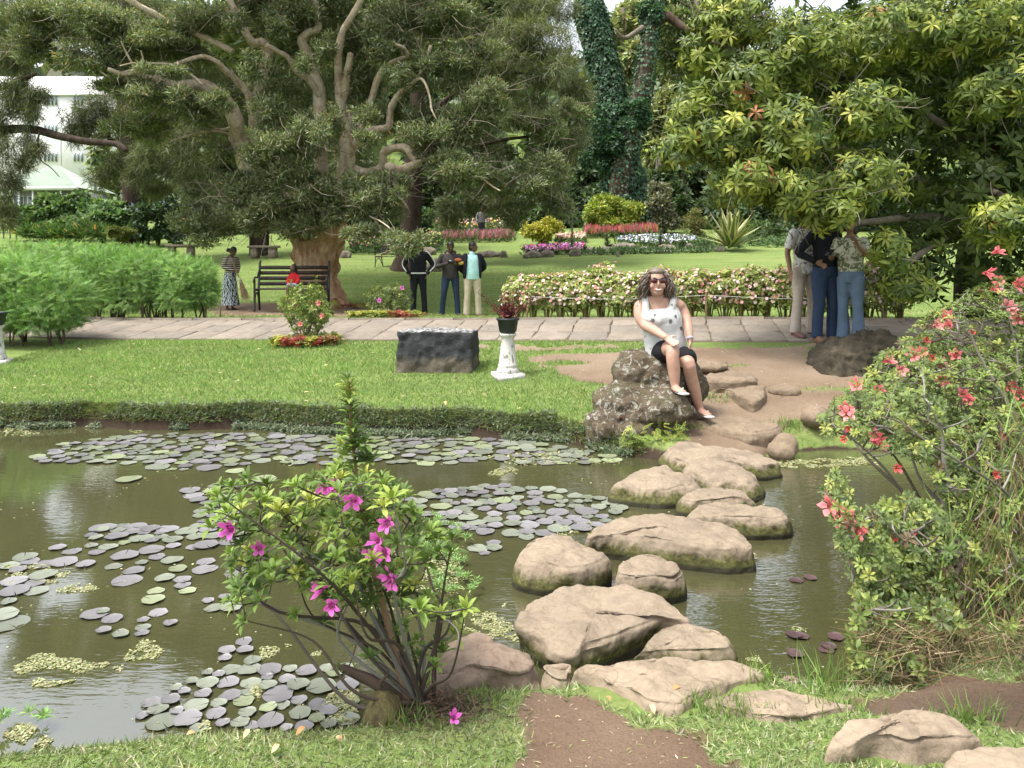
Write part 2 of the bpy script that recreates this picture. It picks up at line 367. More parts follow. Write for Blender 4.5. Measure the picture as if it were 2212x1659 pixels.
ground = structure(link('ground', mesh_np('ground', np.stack([XX, YY, ZZ], -1).reshape(-1, 3), [quads], m, np.stack([DW, smooth(5.5, 7.0, YY) * smooth(.0, .25, sdv), np.maximum(smooth(.16, .06, sdv) * smooth(5, 6, YY), .75 * smooth(.1, -.1, poly_sd(XX, YY, DIRT_RIGHT)) * (YY < 5) * (YY > 1) + .75 * smooth(.95, .7, np.hypot((XX - 2.55) / 1.15, (YY - 3.85) / 1.0)))], -1).reshape(-1, 3), True)))

# water
m, nt, N, L, bs = new_mat('pond_water'); bs.inputs['IOR'].default_value = 2.9; bs.inputs['Roughness'].default_value = .025
fw = noise_n(N, L, .5, 3); L.new(ramp(N, L, fw, [(.3, (.048, .049, .021)), (.7, (.064, .063, .029))]), bs.inputs['Base Color'])
bs.inputs['Specular IOR Level'].default_value = .5
r1 = noise_n(N, L, 7, 3, .5, .4, sc=(.55, 1.7, 1)); r2 = noise_n(N, L, 26, 2, .5, .2, sc=(.5, 1.6, 1)); calm = noise_n(N, L, .38, 2, .5)
tcw = N.new('ShaderNodeTexCoord'); sep = N.new('ShaderNodeSeparateXYZ'); L.new(tcw.outputs['Object'], sep.inputs[0])
mrx = N.new('ShaderNodeMapRange'); mrx.inputs['From Min'].default_value = -.8; mrx.inputs['From Max'].default_value = 1.2; mrx.inputs['To Min'].default_value = .22; mrx.inputs['To Max'].default_value = 1.0
L.new(sep.outputs['X'], mrx.inputs['Value'])
mm = N.new('ShaderNodeMath'); mm.operation = 'MULTIPLY'; L.new(ramp(N, L, calm, [(.35, (.35, .35, .35)), (.65, (1, 1, 1))]), mm.inputs[0]); L.new(mrx.outputs[0], mm.inputs[1])
mh = N.new('ShaderNodeMath'); mh.operation = 'MULTIPLY'; L.new(mixc(N, L, .45, r1, r2), mh.inputs[0]); L.new(mm.outputs[0], mh.inputs[1])
bump_n(N, L, mh.outputs[0], .55, .011, bs)
wx = np.linspace(-12, 6, 2); wy = np.linspace(1.2, 10, 2)
pond = structure(link('pond_water', mesh_np('pond_water', [(-11.5, 1.6, 0), (4.6, 1.6, 0), (4.6, 9.6, 0), (-11.5, 9.6, 0)], [np.array([(0, 1, 2, 3)])], m)))

# ---------------------------------------------------------------- footpath: slabs, kerbs
m_slab = []
for k, c in enumerate([(.218, .188, .155), (.238, .204, .168), (.198, .173, .145), (.226, .193, .156)]):
    m_slab.append(mat_rock('paving_stone_%d' % k, [tuple(a * .8 for a in c), c, tuple(a * 1.13 for a in c)], 3.5, .9, .25, .01))
m_joint = mat_rock('path_bedding', [(.10, .085, .06), (.14, .12, .08), (.16, .15, .09)], 9, .95)
m_kerb = mat_rock('kerb_stone', [(.14, .115, .09), (.20, .17, .135), (.25, .215, .175)], 5, .9)
pdir = np.array([1, -.19]); pdir = pdir / np.linalg.norm(pdir); pnor = np.array([.19, 1]) / np.linalg.norm([.19, 1.0])
def path_xyz(s, t):
    """s metres along, t metres across (0 near edge)"""
    o = np.array([3.85, 10.06]); p = o + pdir * s + pnor * t; x, y = p; zn = .60 + .016 * np.clip(x, -6, 4); tt = y - y_near(x)
    return np.array([x, y, zn + np.interp(tt, TK[:, 0], TK[:, 1])])
def sheet(name, s0, s1, t0, t1, z0, z1, mat, parent=None, ns=40):
    V = []; S = np.linspace(s0, s1, ns)
    for s in S:
        for t, z in ((t0, z0), (t0, z1), (t1, z1), (t1, z0)): V.append(path_xyz(s, t) + [0, 0, z])
    q = []
    for i in range(ns - 1):
        for a, b in ((0, 1), (1, 2), (2, 3)): q.append((i * 4 + a, (i + 1) * 4 + a, (i + 1) * 4 + b, i * 4 + b))
    q += [(3, 2, 1, 0), tuple((ns - 1) * 4 + a for a in (0, 1, 2, 3))]
    return link(name, mesh_np(name, V, [np.array(q)], mat), parent)
PW = 1.43
path = structure(sheet('footpath', -14, 8, -.02, PW, -.2, .012, m_joint))
r_ = random.Random(4)
rows = [(0.0, .52), (.52, 1.0), (1.0, PW)]
cols_ = [-13.5]
while cols_[-1] < 6.5: cols_.append(cols_[-1] + r_.uniform(.34, .58))
for t0, t1 in rows:
    for s, s_next in zip(cols_[:-1], cols_[1:]):
        w = s_next - s; a, b = s + .008, s + w - .008; tt0, tt1 = t0 + .006, t1 - .006; sk = r_.uniform(-.02, .02); h = .022 + r_.uniform(0, .009)
        P4 = [(a + sk, tt0), (b + r_.uniform(-.01, .01) + sk, tt0), (b - sk, tt1), (a - sk, tt1)]
        V = []
        for q in P4: V.append(path_xyz(*q) + [0, 0, -.03])
        for q in P4: V.append(path_xyz(*q) + [0, 0, h])
        cc = np.mean(V[4:], 0)
        for k in range(4): V.append(cc + (V[4 + k] - cc) * .94 + [0, 0, .006])
        fq = np.array([(0, 1, 5, 4), (1, 2, 6, 5), (2, 3, 7, 6), (3, 0, 4, 7), (4, 5, 9, 8), (5, 6, 10, 9), (6, 7, 11, 10), (7, 4, 8, 11), (8, 9, 10, 11)])
        link('paving_slab', mesh_np('paving_slab', V, [fq], r_.choice(m_slab)), path)
s = -13.5
while s < 7:
    w = r_.uniform(.8, 1.1); k = sheet('kerb_stone', s, s + w - .012, PW + .005, PW + .11, -.15, .065 + r_.uniform(-.008, .008), m_kerb, path, 3); s += w
# ================================================================ STONES
def mat_stone(name, top, moss=True, var=1.0):
    m, nt, N, L, bs = new_mat(name); bs.inputs['Roughness'].default_value = .92; bs.inputs['Specular IOR Level'].default_value = .2
    ge = N.new('ShaderNodeNewGeometry'); P = ge.outputs['Position']
    f = noise_n(N, L, 4, 8, .62, .5, vec=P); f2 = noise_n(N, L, 38, 6, .7, vec=P); f3 = noise_n(N, L, 12, 4, .6, 1.0, vec=P)
    c = ramp(N, L, f, [(.28, tuple(a * .70 for a in top)), (.5, top), (.72, tuple(min(1, a * 1.16) for a in top))])
    c = mixc(N, L, .45, c, ramp(N, L, f2, [(.3, (.55, .52, .48)), (.7, (1.25, 1.24, 1.2))]), 'MULTIPLY')
    vr = N.new('ShaderNodeTexVoronoi'); vr.feature = 'DISTANCE_TO_EDGE'; vr.inputs['Scale'].default_value = 2.3
    ds = N.new('ShaderNodeVectorMath'); ds.operation = 'ADD'; L.new(P, ds.inputs[0]); nz = N.new('ShaderNodeTexNoise'); nz.inputs['Scale'].default_value = 5; L.new(P, nz.inputs['Vector']); L.new(nz.outputs['Color'], ds.inputs[1]); L.new(ds.outputs[0], vr.inputs['Vector'])
    crack = ramp(N, L, vr.outputs['Distance'], [(0, (.45, .40, .35)), (.012, (1, 1, 1))])
    c = mixc(N, L, .55, c, crack, 'MULTIPLY')
    if moss:
        sp = N.new('ShaderNodeSeparateXYZ'); L.new(P, sp.inputs[0])
        a = N.new('ShaderNodeMath'); a.operation = 'MULTIPLY_ADD'; L.new(f3, a.inputs[0]); a.inputs[1].default_value = -.13; L.new(sp.outputs['Z'], a.inputs[2])
        w = ramp(N, L, a.outputs[0], [(.0, (1, 1, 1)), (.04, (0, 0, 0))])
        a2 = N.new('ShaderNodeMath'); a2.operation = 'MULTIPLY_ADD'; L.new(f2, a2.inputs[0]); a2.inputs[1].default_value = -.05; L.new(sp.outputs['Z'], a2.inputs[2])
        w2 = ramp(N, L, a2.outputs[0], [(0, (1, 1, 1)), (.012, (0, 0, 0))])
        mossc = ramp(N, L, f2, [(.35, (.035, .035, .016)), (.55, (.085, .085, .028)), (.7, (.16, .15, .05))])
        c = mixc(N, L, w, c, mossc); c = mixc(N, L, w2, c, (.035, .032, .02))
    L.new(c, bs.inputs['Base Color']); bump_n(N, L, mixc(N, L, .4, f2, f3), .55, .018, bs); return m
M_TAN = mat_stone('sandstone_wet_edged', (.245, .197, .145)); M_TAN2 = mat_stone('sandstone_dusty', (.275, .220, .160), False); M_PINK = mat_stone('pinkish_fieldstone', (.205, .155, .118), False)
M_DUST = mat_stone('dusty_step_stone', (.205, .158, .112), False)
def centred(name, V, faces, mat, parent=None, sm=True, base=True, col=None):
    V = np.asarray(V, float); c = (V.min(0) + V.max(0)) / 2
    if base: c[2] = V[:, 2].min()
    me = mesh_np(name, V - c, faces, mat, col, sm); o = bpy.data.objects.new(name, me); C.objects.link(o)
    if parent is None: o.location = c
    else: o.parent = parent; o.location = Vector(c) - Vector(parent.location)
    return o
def tex(name, kind, size, **k):
    t = bpy.data.textures.new(name, kind); t.noise_scale = size
    for a, b in k.items(): setattr(t, a, b)
    return t
TX1, TX2, TX3 = tex('lumps', 'CLOUDS', .28, noise_depth=3), tex('crags', 'VORONOI', .10), tex('grit', 'CLOUDS', .05, noise_depth=3)
def stone(label, out, zt, zb, mat, bulge=.03, tilt=(0, 0), flare=.05, rough=.012, name='stepping_stone', cat='stone', group=None, seed=0):
    P = np.array([W(u, v, F * (CH - zt) / (v - HZ))[:2] for u, v in out]); n = len(P)
    Q = np.vstack([P[-2:], P, P[:3]]); Q = catmull(Q, 5); i0 = 2 * 5; P = Q[i0:i0 + n * 5]; n = len(P)
    c = P.mean(0); rel = P - c; R = np.linalg.norm(rel, axis=1, keepdims=True); dirn = rel / R; V = [np.array([[c[0], c[1], zt + bulge]])]; hh = zt - zb
    prof = [(.22, 0, .96), (.45, 0, .8), (.65, 0, .55), (.80, 0, .33), (.90, 0, .14)]
    for s, o_, b in prof: V.append(np.column_stack([c + rel * s, np.full(n, zt + bulge * b)]))
    for o_, dz in ((-.018, -.004), (-.004, -.014), (.004 + flare * .25, -.32 * hh), (flare * .8, -.62 * hh), (flare, -.85 * hh), (flare * .6, -hh - .12)):
        V.append(np.column_stack([P + dirn * o_, np.full(n, zt + dz)]))
    V = np.vstack(V)
    V[:, 2] += tilt[0] * (V[:, 0] - c[0]) + tilt[1] * (V[:, 1] - c[1])
    V[:, 2] += rough * 1.6 * (vnoise(V[:, 0], V[:, 1], .14, seed) - .5) + rough * .9 * (vnoise(V[:, 0], V[:, 1], .05, seed + 1) - .5) + rough * 2.5 * (vnoise(V[:, 0], V[:, 1], .4, seed + 2) - .5)
    side = np.arange(len(V)) > n * 6; k = np.tile(np.arange(n), len(V) // n + 1)[:len(V)]; k = np.roll(k, 1)
    V[side, :2] += dirn[k[side]] * (rough * 2.2 * vn3(V[side], .12, seed))[:, None]
    q = []; a = np.arange(n); b = np.roll(a, -1)
    for i in range(len(prof) + 5): q.append(np.stack([a + 1 + i * n, a + 1 + (i + 1) * n, b + 1 + (i + 1) * n, b + 1 + i * n], 1))
    t = np.stack([np.zeros(n, int), a + 1, b + 1], 1)
    o = centred(name, V, [np.vstack(q), t], mat); sb_ = o.modifiers.new('s', 'SUBSURF'); sb_.subdivision_type = 'SIMPLE'; sb_.levels = sb_.render_levels = 2
    for tx, st in ((TX1, .035), (TX2, .016), (TX3, .016)): dm = o.modifiers.new('d', 'DISPLACE'); dm.texture = tx; dm.strength = st; dm.mid_level = .5; dm.texture_coords = 'GLOBAL'
    return tag(o, label, cat, group)
def rA(pts): return [(1106 + .25 * x, 829.5 + .25 * y) for x, y in pts]
def rB(pts): return [(1106 + .25 * x, 1244.25 + .25 * y) for x, y in pts]
def rC(pts): return [(1659 + .25 * x, 1244.25 + .25 * y) for x, y in pts]
def rE(pts): return [(1106 + .25 * x, 414.75 + .25 * y) for x, y in pts]
SG = 'stepping stones across the pond'
stone('humped mossy stepping stone on the left, nearest the big boulder', rA([(890, 850), (1040, 765), (1180, 725), (1310, 705), (1440, 760), (1560, 800), (1575, 860), (1480, 880), (1300, 900), (1100, 890), (960, 880)]), .13, 0, M_TAN, .03, (0, .05), .06, .016, group=SG, seed=1)
stone('sloping stepping stone just below the bottom step of the bank', rA([(1510, 740), (1540, 690), (1640, 660), (1850, 665), (1930, 690), (2050, 760), (2130, 825), (2030, 860), (1880, 845), (1730, 860), (1610, 800)]), .12, 0, M_TAN, .03, (-.05, .05), .05, .014, group=SG, seed=2)
stone('small low stepping stone with pointed ends, third from the far bank', rA([(1455, 985), (1560, 920), (1720, 880), (1860, 900), (2000, 950), (2095, 1005), (1950, 1000), (1700, 1000), (1560, 1010)]), .11, 0, M_TAN, .02, (0, 0), .05, .012, group=SG, seed=3)
stone('flat-topped pale stepping stone reaching furthest right into open water', rA([(1530, 1130), (1620, 1045), (1800, 1033), (2050, 1036), (2220, 1040), (2330, 1070), (2376, 1130), (2300, 1160), (2100, 1160), (1880, 1150), (1680, 1150)]), .12, 0, M_TAN, .012, (0, 0), .04, .010, group=SG, seed=4)
stone('widest long stepping stone in the middle of the crossing', rA([(660, 1295), (760, 1200), (950, 1150), (1150, 1140), (1400, 1150), (1650, 1165), (1850, 1200), (2000, 1270), (2070, 1380), (1950, 1405), (1700, 1400), (1300, 1350), (900, 1300), (750, 1300)]), .14, 0, M_TAN, .015, (0, 0), .03, .013, group=SG, seed=5)
stone('square-cornered stepping stone beside the lily pads with weedy sides', rA([(50, 1480), (150, 1350), (310, 1292), (430, 1300), (530, 1320), (700, 1400), (820, 1450), (812, 1500), (650, 1560), (450, 1575), (300, 1560), (110, 1530)]), .15, 0, M_TAN, .015, (0, 0), .02, .012, group=SG, seed=6)
stone('smallest blocky stepping stone between two larger ones', rA([(890, 1615), (960, 1530), (1070, 1468), (1250, 1475), (1400, 1530), (1480, 1580), (1400, 1632), (1200, 1645), (1000, 1640)]), .15, 0, M_TAN, .012, (0, 0), .01, .012, group=SG, seed=7)
stone('biggest humped stepping stone nearest the near bank', rB([(30, 345), (90, 265), (180, 190), (330, 95), (480, 65), (800, 60), (1100, 95), (1330, 190), (1500, 310), (1555, 375), (1420, 365), (1280, 350), (1050, 435), (900, 490), (750, 545), (640, 580), (560, 645), (440, 640), (330, 600), (200, 490), (70, 410)]), .14, 0, M_TAN, .035, (0, 0), -.01, .013, group=SG, seed=8)
stone('rounded stepping stone leaning against the biggest one on the right', rB([(1075, 640), (1180, 540), (1350, 430), (1480, 395), (1620, 410), (1740, 460), (1860, 530), (1915, 615), (1850, 640), (1600, 640), (1300, 625), (1150, 640)]), .11, 0, M_TAN, .02, (0, 0), .02, .012, group=SG, seed=9)
BG = 'flat stones along the near bank'
stone('large flat cracked stone at the near end of the stepping stones', rB([(540, 790), (620, 755), (800, 760), (900, 735), (1270, 712), (1700, 750), (2100, 790), (2190, 850), (2000, 905), (1800, 985), (1650, 1030), (1520, 1100), (1390, 1150), (1150, 1100), (1000, 1000), (850, 930), (720, 860), (600, 820)]), .185, .02, M_TAN2, .012, (0, 0), .04, .014, 'bank_stone', group=BG, seed=10)
stone('flat tapering stone lying in the grass right of the cracked stone', rB([(1640, 1075), (1800, 1010), (2000, 965), (2212, 935), (2460, 960), (2660, 1000), (2860, 1060), (3010, 1100), (2810, 1125), (2710, 1170), (2510, 1215), (2310, 1225), (2100, 1200), (1900, 1150)]), .195, .05, M_TAN2, .014, (0, 0), .03, .012, 'bank_stone', group=BG, seed=11)
stone('smooth wedge-shaped stone under the pink azalea bush', rC([(485, 1450), (600, 1310), (720, 1262), (960, 1232), (1100, 1192), (1280, 1170), (1450, 1190), (1650, 1260), (1780, 1340), (1830, 1390), (1700, 1410), (1400, 1420), (1250, 1455), (1000, 1410), (800, 1430), (650, 1480)]), .235, .05, M_TAN2, .02, (0, 0), .02, .012, 'bank_stone', group=BG, seed=12)
stone('rounded stone cut off by the bottom right corner of the picture', rC([(1480, 1670), (1550, 1570), (1700, 1510), (1950, 1470), (2250, 1460), (2600, 1500), (2800, 1650), (2700, 1800), (2200, 1850), (1700, 1800)]), .26, .05, M_TAN2, .03, (0, 0), .02, .010, 'bank_stone', group=BG, seed=13)
stone('little grey stone at the water behind the tapering flat stone', rC([(75, 930), (150, 880), (220, 875), (290, 925), (305, 955), (200, 965), (110, 960)]), .15, 0, M_PINK, .02, (0, 0), .02, .01, 'bank_stone', group=BG, seed=14)
stone('pinkish-brown rough rock right of the magenta azalea', rB([(-640, 880), (-610, 700), (-560, 560), (-400, 542), (-150, 560), (0, 625), (80, 660), (160, 720), (215, 780), (100, 850), (-250, 900)]), .16, 0, M_PINK, .04, (0, 0), .03, .03, 'bank_stone', group=BG, seed=15)
stone('small flat stone wedged between two bank stones', rB([(260, 795), (310, 772), (500, 765), (520, 800), (480, 900), (390, 910), (300, 860)]), .15, .0, M_TAN2, .0, (0, 0), .02, .008, 'bank_stone', group=BG, seed=16)
TG = 'rough stone steps up the worn bank'
stone('topmost rough step stone near the footpath', rE([(1670, 1585), (1740, 1535), (1950, 1528), (2085, 1570), (2090, 1610), (1900, 1625), (1700, 1620)]), .45, .36, M_DUST, .01, (0, 0), .01, .012, 'step_stone', 'stone', TG, seed=17)
stone('broad flat step stone with a dark front edge', rA([(1700, -10), (1800, -20), (2150, 0), (2185, 85), (2100, 135), (1980, 110), (1850, 50), (1730, 40)]), .36, .24, M_DUST, .0, (0, 0), .01, .012, 'step_stone', 'stone', TG, seed=18)
stone('long low step stone under the sandalled foot', rA([(1590, 305), (1750, 258), (1950, 270), (2200, 325), (2310, 370), (2100, 395), (1950, 385), (1750, 345)]), .225, .14, M_DUST, .01, (0, 0), .03, .012, 'step_stone', 'stone', TG, seed=19)
stone('bottom mossy step stone meeting the water', rA([(1345, 570), (1400, 510), (1520, 478), (1650, 510), (1900, 522), (2050, 560), (2212, 610), (2255, 655), (2100, 670), (1900, 645), (1600, 655), (1430, 640)]), .14, 0, M_TAN, .02, (0, 0), .06, .022, 'step_stone', 'stone', TG, seed=20)
# ---------------------------------------------------------------- boulders
def boulder(name, label, parts, mat, voxel=.03, d1=.10, d2=.04, d3=.02, cat='boulder', group=None, parent=None, boxes=()):
    mb = MB()
    for c, r in parts: mb.add(*ell_vf(c, r))
    for b in boxes: mb.add(*box_vf(*b))
    V = np.concatenate(mb.V); o = centred(name, V, [np.concatenate(f) for f in mb.F.values()], mat, parent)
    r = o.modifiers.new('remesh', 'REMESH'); r.mode = 'VOXEL'; r.voxel_size = voxel; r.use_smooth_shade = True
    for t, s in ((TX1, d1), (TX2, d2), (TX3, d3)):
        if s: dm = o.modifiers.new('d', 'DISPLACE'); dm.texture = t; dm.strength = s; dm.mid_level = .5; dm.texture_coords = 'GLOBAL'
    return tag(o, label, cat, group) if parent is None else o
def EP(L): return lobes_px(L)
m, nt, N, L, bs = new_mat('lichened_rock'); bs.inputs['Roughness'].default_value = .95; bs.inputs['Specular IOR Level'].default_value = .15
ge = N.new('ShaderNodeNewGeometry'); P_ = ge.outputs['Position']
a_ = noise_n(N, L, 5, 7, .65, .6, vec=P_); b_ = noise_n(N, L, 13, 6, .7, 1.2, vec=P_); c_ = noise_n(N, L, 48, 5, .7, vec=P_); d_ = noise_n(N, L, 8, 5, .6, 1.5, vec=P_)
c = ramp(N, L, a_, [(.3, (.052, .040, .028)), (.48, (.125, .098, .068)), (.62, (.10, .094, .055)), (.78, (.19, .16, .122))])
c = mixc(N, L, ramp(N, L, b_, [(.54, (0, 0, 0)), (.60, (1, 1, 1))]), c, (.33, .32, .28))
c = mixc(N, L, ramp(N, L, d_, [(.63, (0, 0, 0)), (.70, (.8, .8, .8))]), c, (.11, .035, .028))
c = mixc(N, L, .6, c, ramp(N, L, c_, [(.3, (.35, .33, .3)), (.7, (1.4, 1.4, 1.35))]), 'MULTIPLY')
L.new(c, bs.inputs['Base Color']); bump_n(N, L, mixc(N, L, .5, b_, c_), 1.0, .04, bs); M_LICHEN = m
boulder('boulder', 'large lichen-spotted boulder the woman sits on', EP([(1415, 822, 92, 70, 7.55, .40), (1372, 800, 50, 46, 7.5, .3), (1478, 835, 48, 50, 7.6, .3), (1365, 888, 88, 62, 7.3, .36), (1318, 926, 58, 44, 7.2, .28), (1430, 880, 66, 36, 7.05, .26), (1470, 880, 36, 24, 7.0, .18), (1372, 935, 80, 38, 7.12, .26)]), M_LICHEN, .026, .15, .06, .025)
M_MOSSY = mat_rock('dark_mossy_rock', [(.026, .024, .015), (.055, .046, .032), (.10, .085, .058)], 5, .95, .9, .04)
boulder('boulder', 'dark mossy boulder in front of the three standing people', EP([(1835, 785, 82, 58, 9.1, .45), (1890, 765, 62, 50, 9.2, .4), (1795, 805, 44, 42, 8.95, .35), (1840, 815, 90, 30, 9.0, .4)]), M_MOSSY, .03, .18, .10, .05)
boulder('boulder', 'small brown boulder beside the bottom step at the water', EP([(1696, 962, 28, 26, 6.75, .12), (1690, 975, 30, 20, 6.7, .12)]), M_DUST, .018, .06, .02, .012)
boulder('boulder', 'low brown rock beside the broad flat step', EP([(1695, 846, 36, 18, 8.1, .14)]), M_DUST, .02, .06, .02, .012)
boulder('boulder', 'small rock half hidden by the left edge of the pink azalea', EP([(1760, 900, 30, 24, 7.2, .14)]), M_DUST, .02, .06, .02, .012)
boulder('boulder', 'low rock behind the topmost step, right of the woman', EP([(1530, 792, 46, 14, 8.9, .16)]), M_DUST, .02, .05, .02, .012)
# black block
m, nt, N, L, bs = new_mat('blackened_block'); bs.inputs['Roughness'].default_value = .85
ge = N.new('ShaderNodeNewGeometry'); P_ = ge.outputs['Position']; a_ = noise_n(N, L, 4, 6, .6, .5, vec=P_); b_ = noise_n(N, L, 22, 6, .7, 1, vec=P_)
sp = N.new('ShaderNodeSeparateXYZ'); L.new(P_, sp.inputs[0]); ma = N.new('ShaderNodeMath'); ma.operation = 'MULTIPLY_ADD'; L.new(a_, ma.inputs[0]); ma.inputs[1].default_value = -.35; L.new(sp.outputs['Z'], ma.inputs[2])
c = mixc(N, L, ramp(N, L, ma.outputs[0], [(.34, (0, 0, 0)), (.42, (1, 1, 1))]), ramp(N, L, a_, [(.3, (.075, .06, .045)), (.7, (.15, .125, .09))]), ramp(N, L, a_, [(.3, (.014, .016, .018)), (.7, (.045, .048, .052))]))
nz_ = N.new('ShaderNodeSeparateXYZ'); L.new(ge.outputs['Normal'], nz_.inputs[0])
tp = N.new('ShaderNodeMath'); tp.operation = 'MULTIPLY'; L.new(ramp(N, L, nz_.outputs['Z'], [(.55, (0, 0, 0)), (.8, (1, 1, 1))]), tp.inputs[0]); L.new(ramp(N, L, b_, [(.42, (0, 0, 0)), (.55, (.9, .9, .9))]), tp.inputs[1])  # upward faces blotched pale: white lichen plus a brightly lit top put into colour
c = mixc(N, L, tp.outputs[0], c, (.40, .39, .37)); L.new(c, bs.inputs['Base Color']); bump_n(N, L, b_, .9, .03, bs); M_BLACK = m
g = G(945, 9.3); zt = CH - (714 - HZ) / PXM(9.3)
boulder('stone_block', 'squared black weathered stone block on the lawn', [], M_BLACK, .022, .05, .035, .018, 'stone', boxes=[((g[0], g[1] + .1, (g[2] - .08 + zt) / 2), (.94, .5, zt - g[2] + .08), -.12, .97)])

# ---------------------------------------------------------------- pedestals with pots
m, nt, N, L, bs = new_mat('flaking_white_paint'); bs.inputs['Roughness'].default_value = .75
a_ = noise_n(N, L, 14, 6, .7, .4, sc=(1, 1, .5)); b_ = noise_n(N, L, 4, 3, .5)
c = mixc(N, L, ramp(N, L, a_, [(.55, (0, 0, 0)), (.62, (.9, .9, .9))]), ramp(N, L, b_, [(.3, (.48, .47, .42)), (.7, (.60, .59, .55))]), (.12, .11, .09)); L.new(c, bs.inputs['Base Color']); bump_n(N, L, a_, .3, .01, bs); M_WHITE = m
M_POT = mat_plain('dark_green_plastic', (.018, .028, .026), .45, .25, 6)
def pedestal(label, loc, rootname='pedestal'):
    o = thing(rootname, label, 'pedestal', loc); z0 = loc[2]
    mb = MB(); mb.add(*box_vf((loc[0], loc[1], z0 + .012), (.34, .34, .07), .3, .93)); mb.build('plinth', M_WHITE, o)
    mb = MB(); mb.add(*lathe_vf([(0, .045), (.128, .045), (.128, .085), (.118, .10), (.108, .115), (.112, .125), (.112, .14), (.104, .15), (.072, .44), (.078, .455), (.092, .47), (.098, .485), (.098, .50), (0, .50)], 10, loc)); mb.build('column', M_WHITE, o)
    return o
gp = G(1097, 8.9); pedestal('flaking white pedestal carrying a dark pot on the lawn', gp)
g2 = G(-9, 10.2); pedestal('flaking white pedestal cut off by the left edge of the picture', g2)
def pot(label, loc):
    o = thing('plant_pot', label, 'pot', loc); mb = MB()
    mb.add(*lathe_vf([(0, 0), (.080, 0), (.102, .03), (.120, .15), (.134, .152), (.135, .176), (.125, .178), (.117, .15), (0, .145)], 24, loc)); mb.build('bowl', M_POT, o, sm=True); return o
pp = pot('dark green round pot with wiry red plant on the pedestal', gp + [0, 0, .502]); pot('dark pot on the pedestal at the left edge of the picture', g2 + [0, 0, .502])
mb = MB(); n = 34; c0 = gp + [0, 0, .65]
for i in range(n):
    a = rng.uniform(0, 6.28); rr = rng.uniform(0, .085); b = c0 + [math.cos(a) * rr, math.sin(a) * rr, 0]; h = rng.uniform(.10, .22) if i > 9 else rng.uniform(.25, .40)
    lean = np.array([math.cos(a) * rr * 3.0 + rng.normal(0, .03), math.sin(a) * rr * 2.0, 0]) * (h / .25)
    P = [b, b + lean * .45 + [0, 0, h * .6], b + lean + [0, 0, h]]; mb.add(*tube_vf(P, [.006, .004, .002], 5, 3), col=(.10, .025, .03))
    k = 10; tt = rng.uniform(.25, 1, k); q = np.array([P[0] + (P[2] - P[0]) * t for t in tt]); ax = rdir(k, .5)
    scat(mb, T_DIA, q, frames(ax, rdir(k)), np.stack([np.full(k, .016), np.full(k, .06), np.full(k, .05)], 1), pal(k, [(.12, .02, .035), (.19, .03, .05), (.07, .02, .02), (.25, .06, .06)]))
mb.build('red_plant', M_LEAF, pp, col=True)

# ---------------------------------------------------------------- benches
M_IRON = mat_plain('black_iron', (.018, .018, .018), .5, .3, 20, .1, 0, .5); M_SLAT = mat_plain('dark_bench_wood', (.040, .028, .022), .55, .35, 14, .15); M_BSTONE = mat_rock('bench_stone', [(.20, .16, .12), (.28, .23, .18), (.34, .29, .24)], 7)
def bench(label, loc, rz, s=1.0, w=1.58):
    o = thing('park_bench', label, 'bench', (0, 0, 0))
    for z, y in ((.50, .02), (.61, .055), (.72, .09), (.83, .125)):
        mb = MB(); V, f = box_vf((0, y + .22, z + .03), (w, .022, .075)); mb.add(V, f); mb.build('back_slat', M_SLAT, o)
    for y in (-.20, -.09, .02, .13):
        mb = MB(); mb.add(*box_vf((0, y, .43), (w, .085, .025))); mb.build('seat_slat', M_SLAT, o)
    for sx in (-1, 1):
        x = sx * (w / 2 + .015); mb = MB()
        mb.add(*tube_vf([(x, .34, 0), (x, .27, .22), (x, .22, .42), (x, .29, .65), (x, .36, .88), (x, .40, .97), (x, .45, .985)], [.024] * 7, 6, 4))
        mb.add(*tube_vf([(x, -.30, 0), (x, -.27, .2), (x, -.27, .42), (x, -.28, .60), (x, -.33, .645), (x, -.36, .60), (x, -.32, .575)], [.022] * 7, 6, 4))
        mb.add(*tube_vf([(x, -.32, .645), (x, -.15, .67), (x, .08, .66), (x, .20, .74), (x, .31, .80)], [.018] * 5, 6, 4))
        mb.add(*tube_vf([(x, -.27, .42), (x, 0, .405), (x, .23, .42)], [.02] * 3, 6, 3))
        mb.add(*tube_vf([(x, -.28, .12), (x, -.16, .30), (x, .0, .36), (x, .14, .28), (x, .29, .10)], [.014] * 5, 6, 4)); mb.build('end_frame', M_IRON, o)
    o.location = tuple(loc); o.rotation_euler = (0, 0, rz); o.scale = (s, s, s); return o
BL = G(632, 17.4); BRZ = .16
bench('dark slatted iron park bench under the paperbark tree, child sitting on it', BL + [0, 0, .06], BRZ, 1.12, 1.36)
bench('dark slatted bench further back beside the dark tree trunk', G(850, 26), -.35, .85, 1.3)
def stone_bench(label, loc, rz):
    o = thing('stone_bench', label, 'bench', (0, 0, 0), 'stone benches at the far side of the lawn')
    for sx in (-1, 1): MBo = MB(); MBo.add(*box_vf((sx * .36, 0, .19), (.26, .34, .40), 0, .9)); MBo.build('leg', M_BSTONE, o)
    MBo = MB(); MBo.add(*box_vf((0, 0, .435), (1.15, .42, .09))); MBo.build('seat', M_BSTONE, o); o.location = tuple(loc); o.rotation_euler = (0, 0, rz)
stone_bench('grey stone bench further left, behind the green hedge', G(392, 30.5), .1)
stone_bench('grey stone bench above the sweeping woman, by the paperbark trunk', G(570, 29.5), -.1)
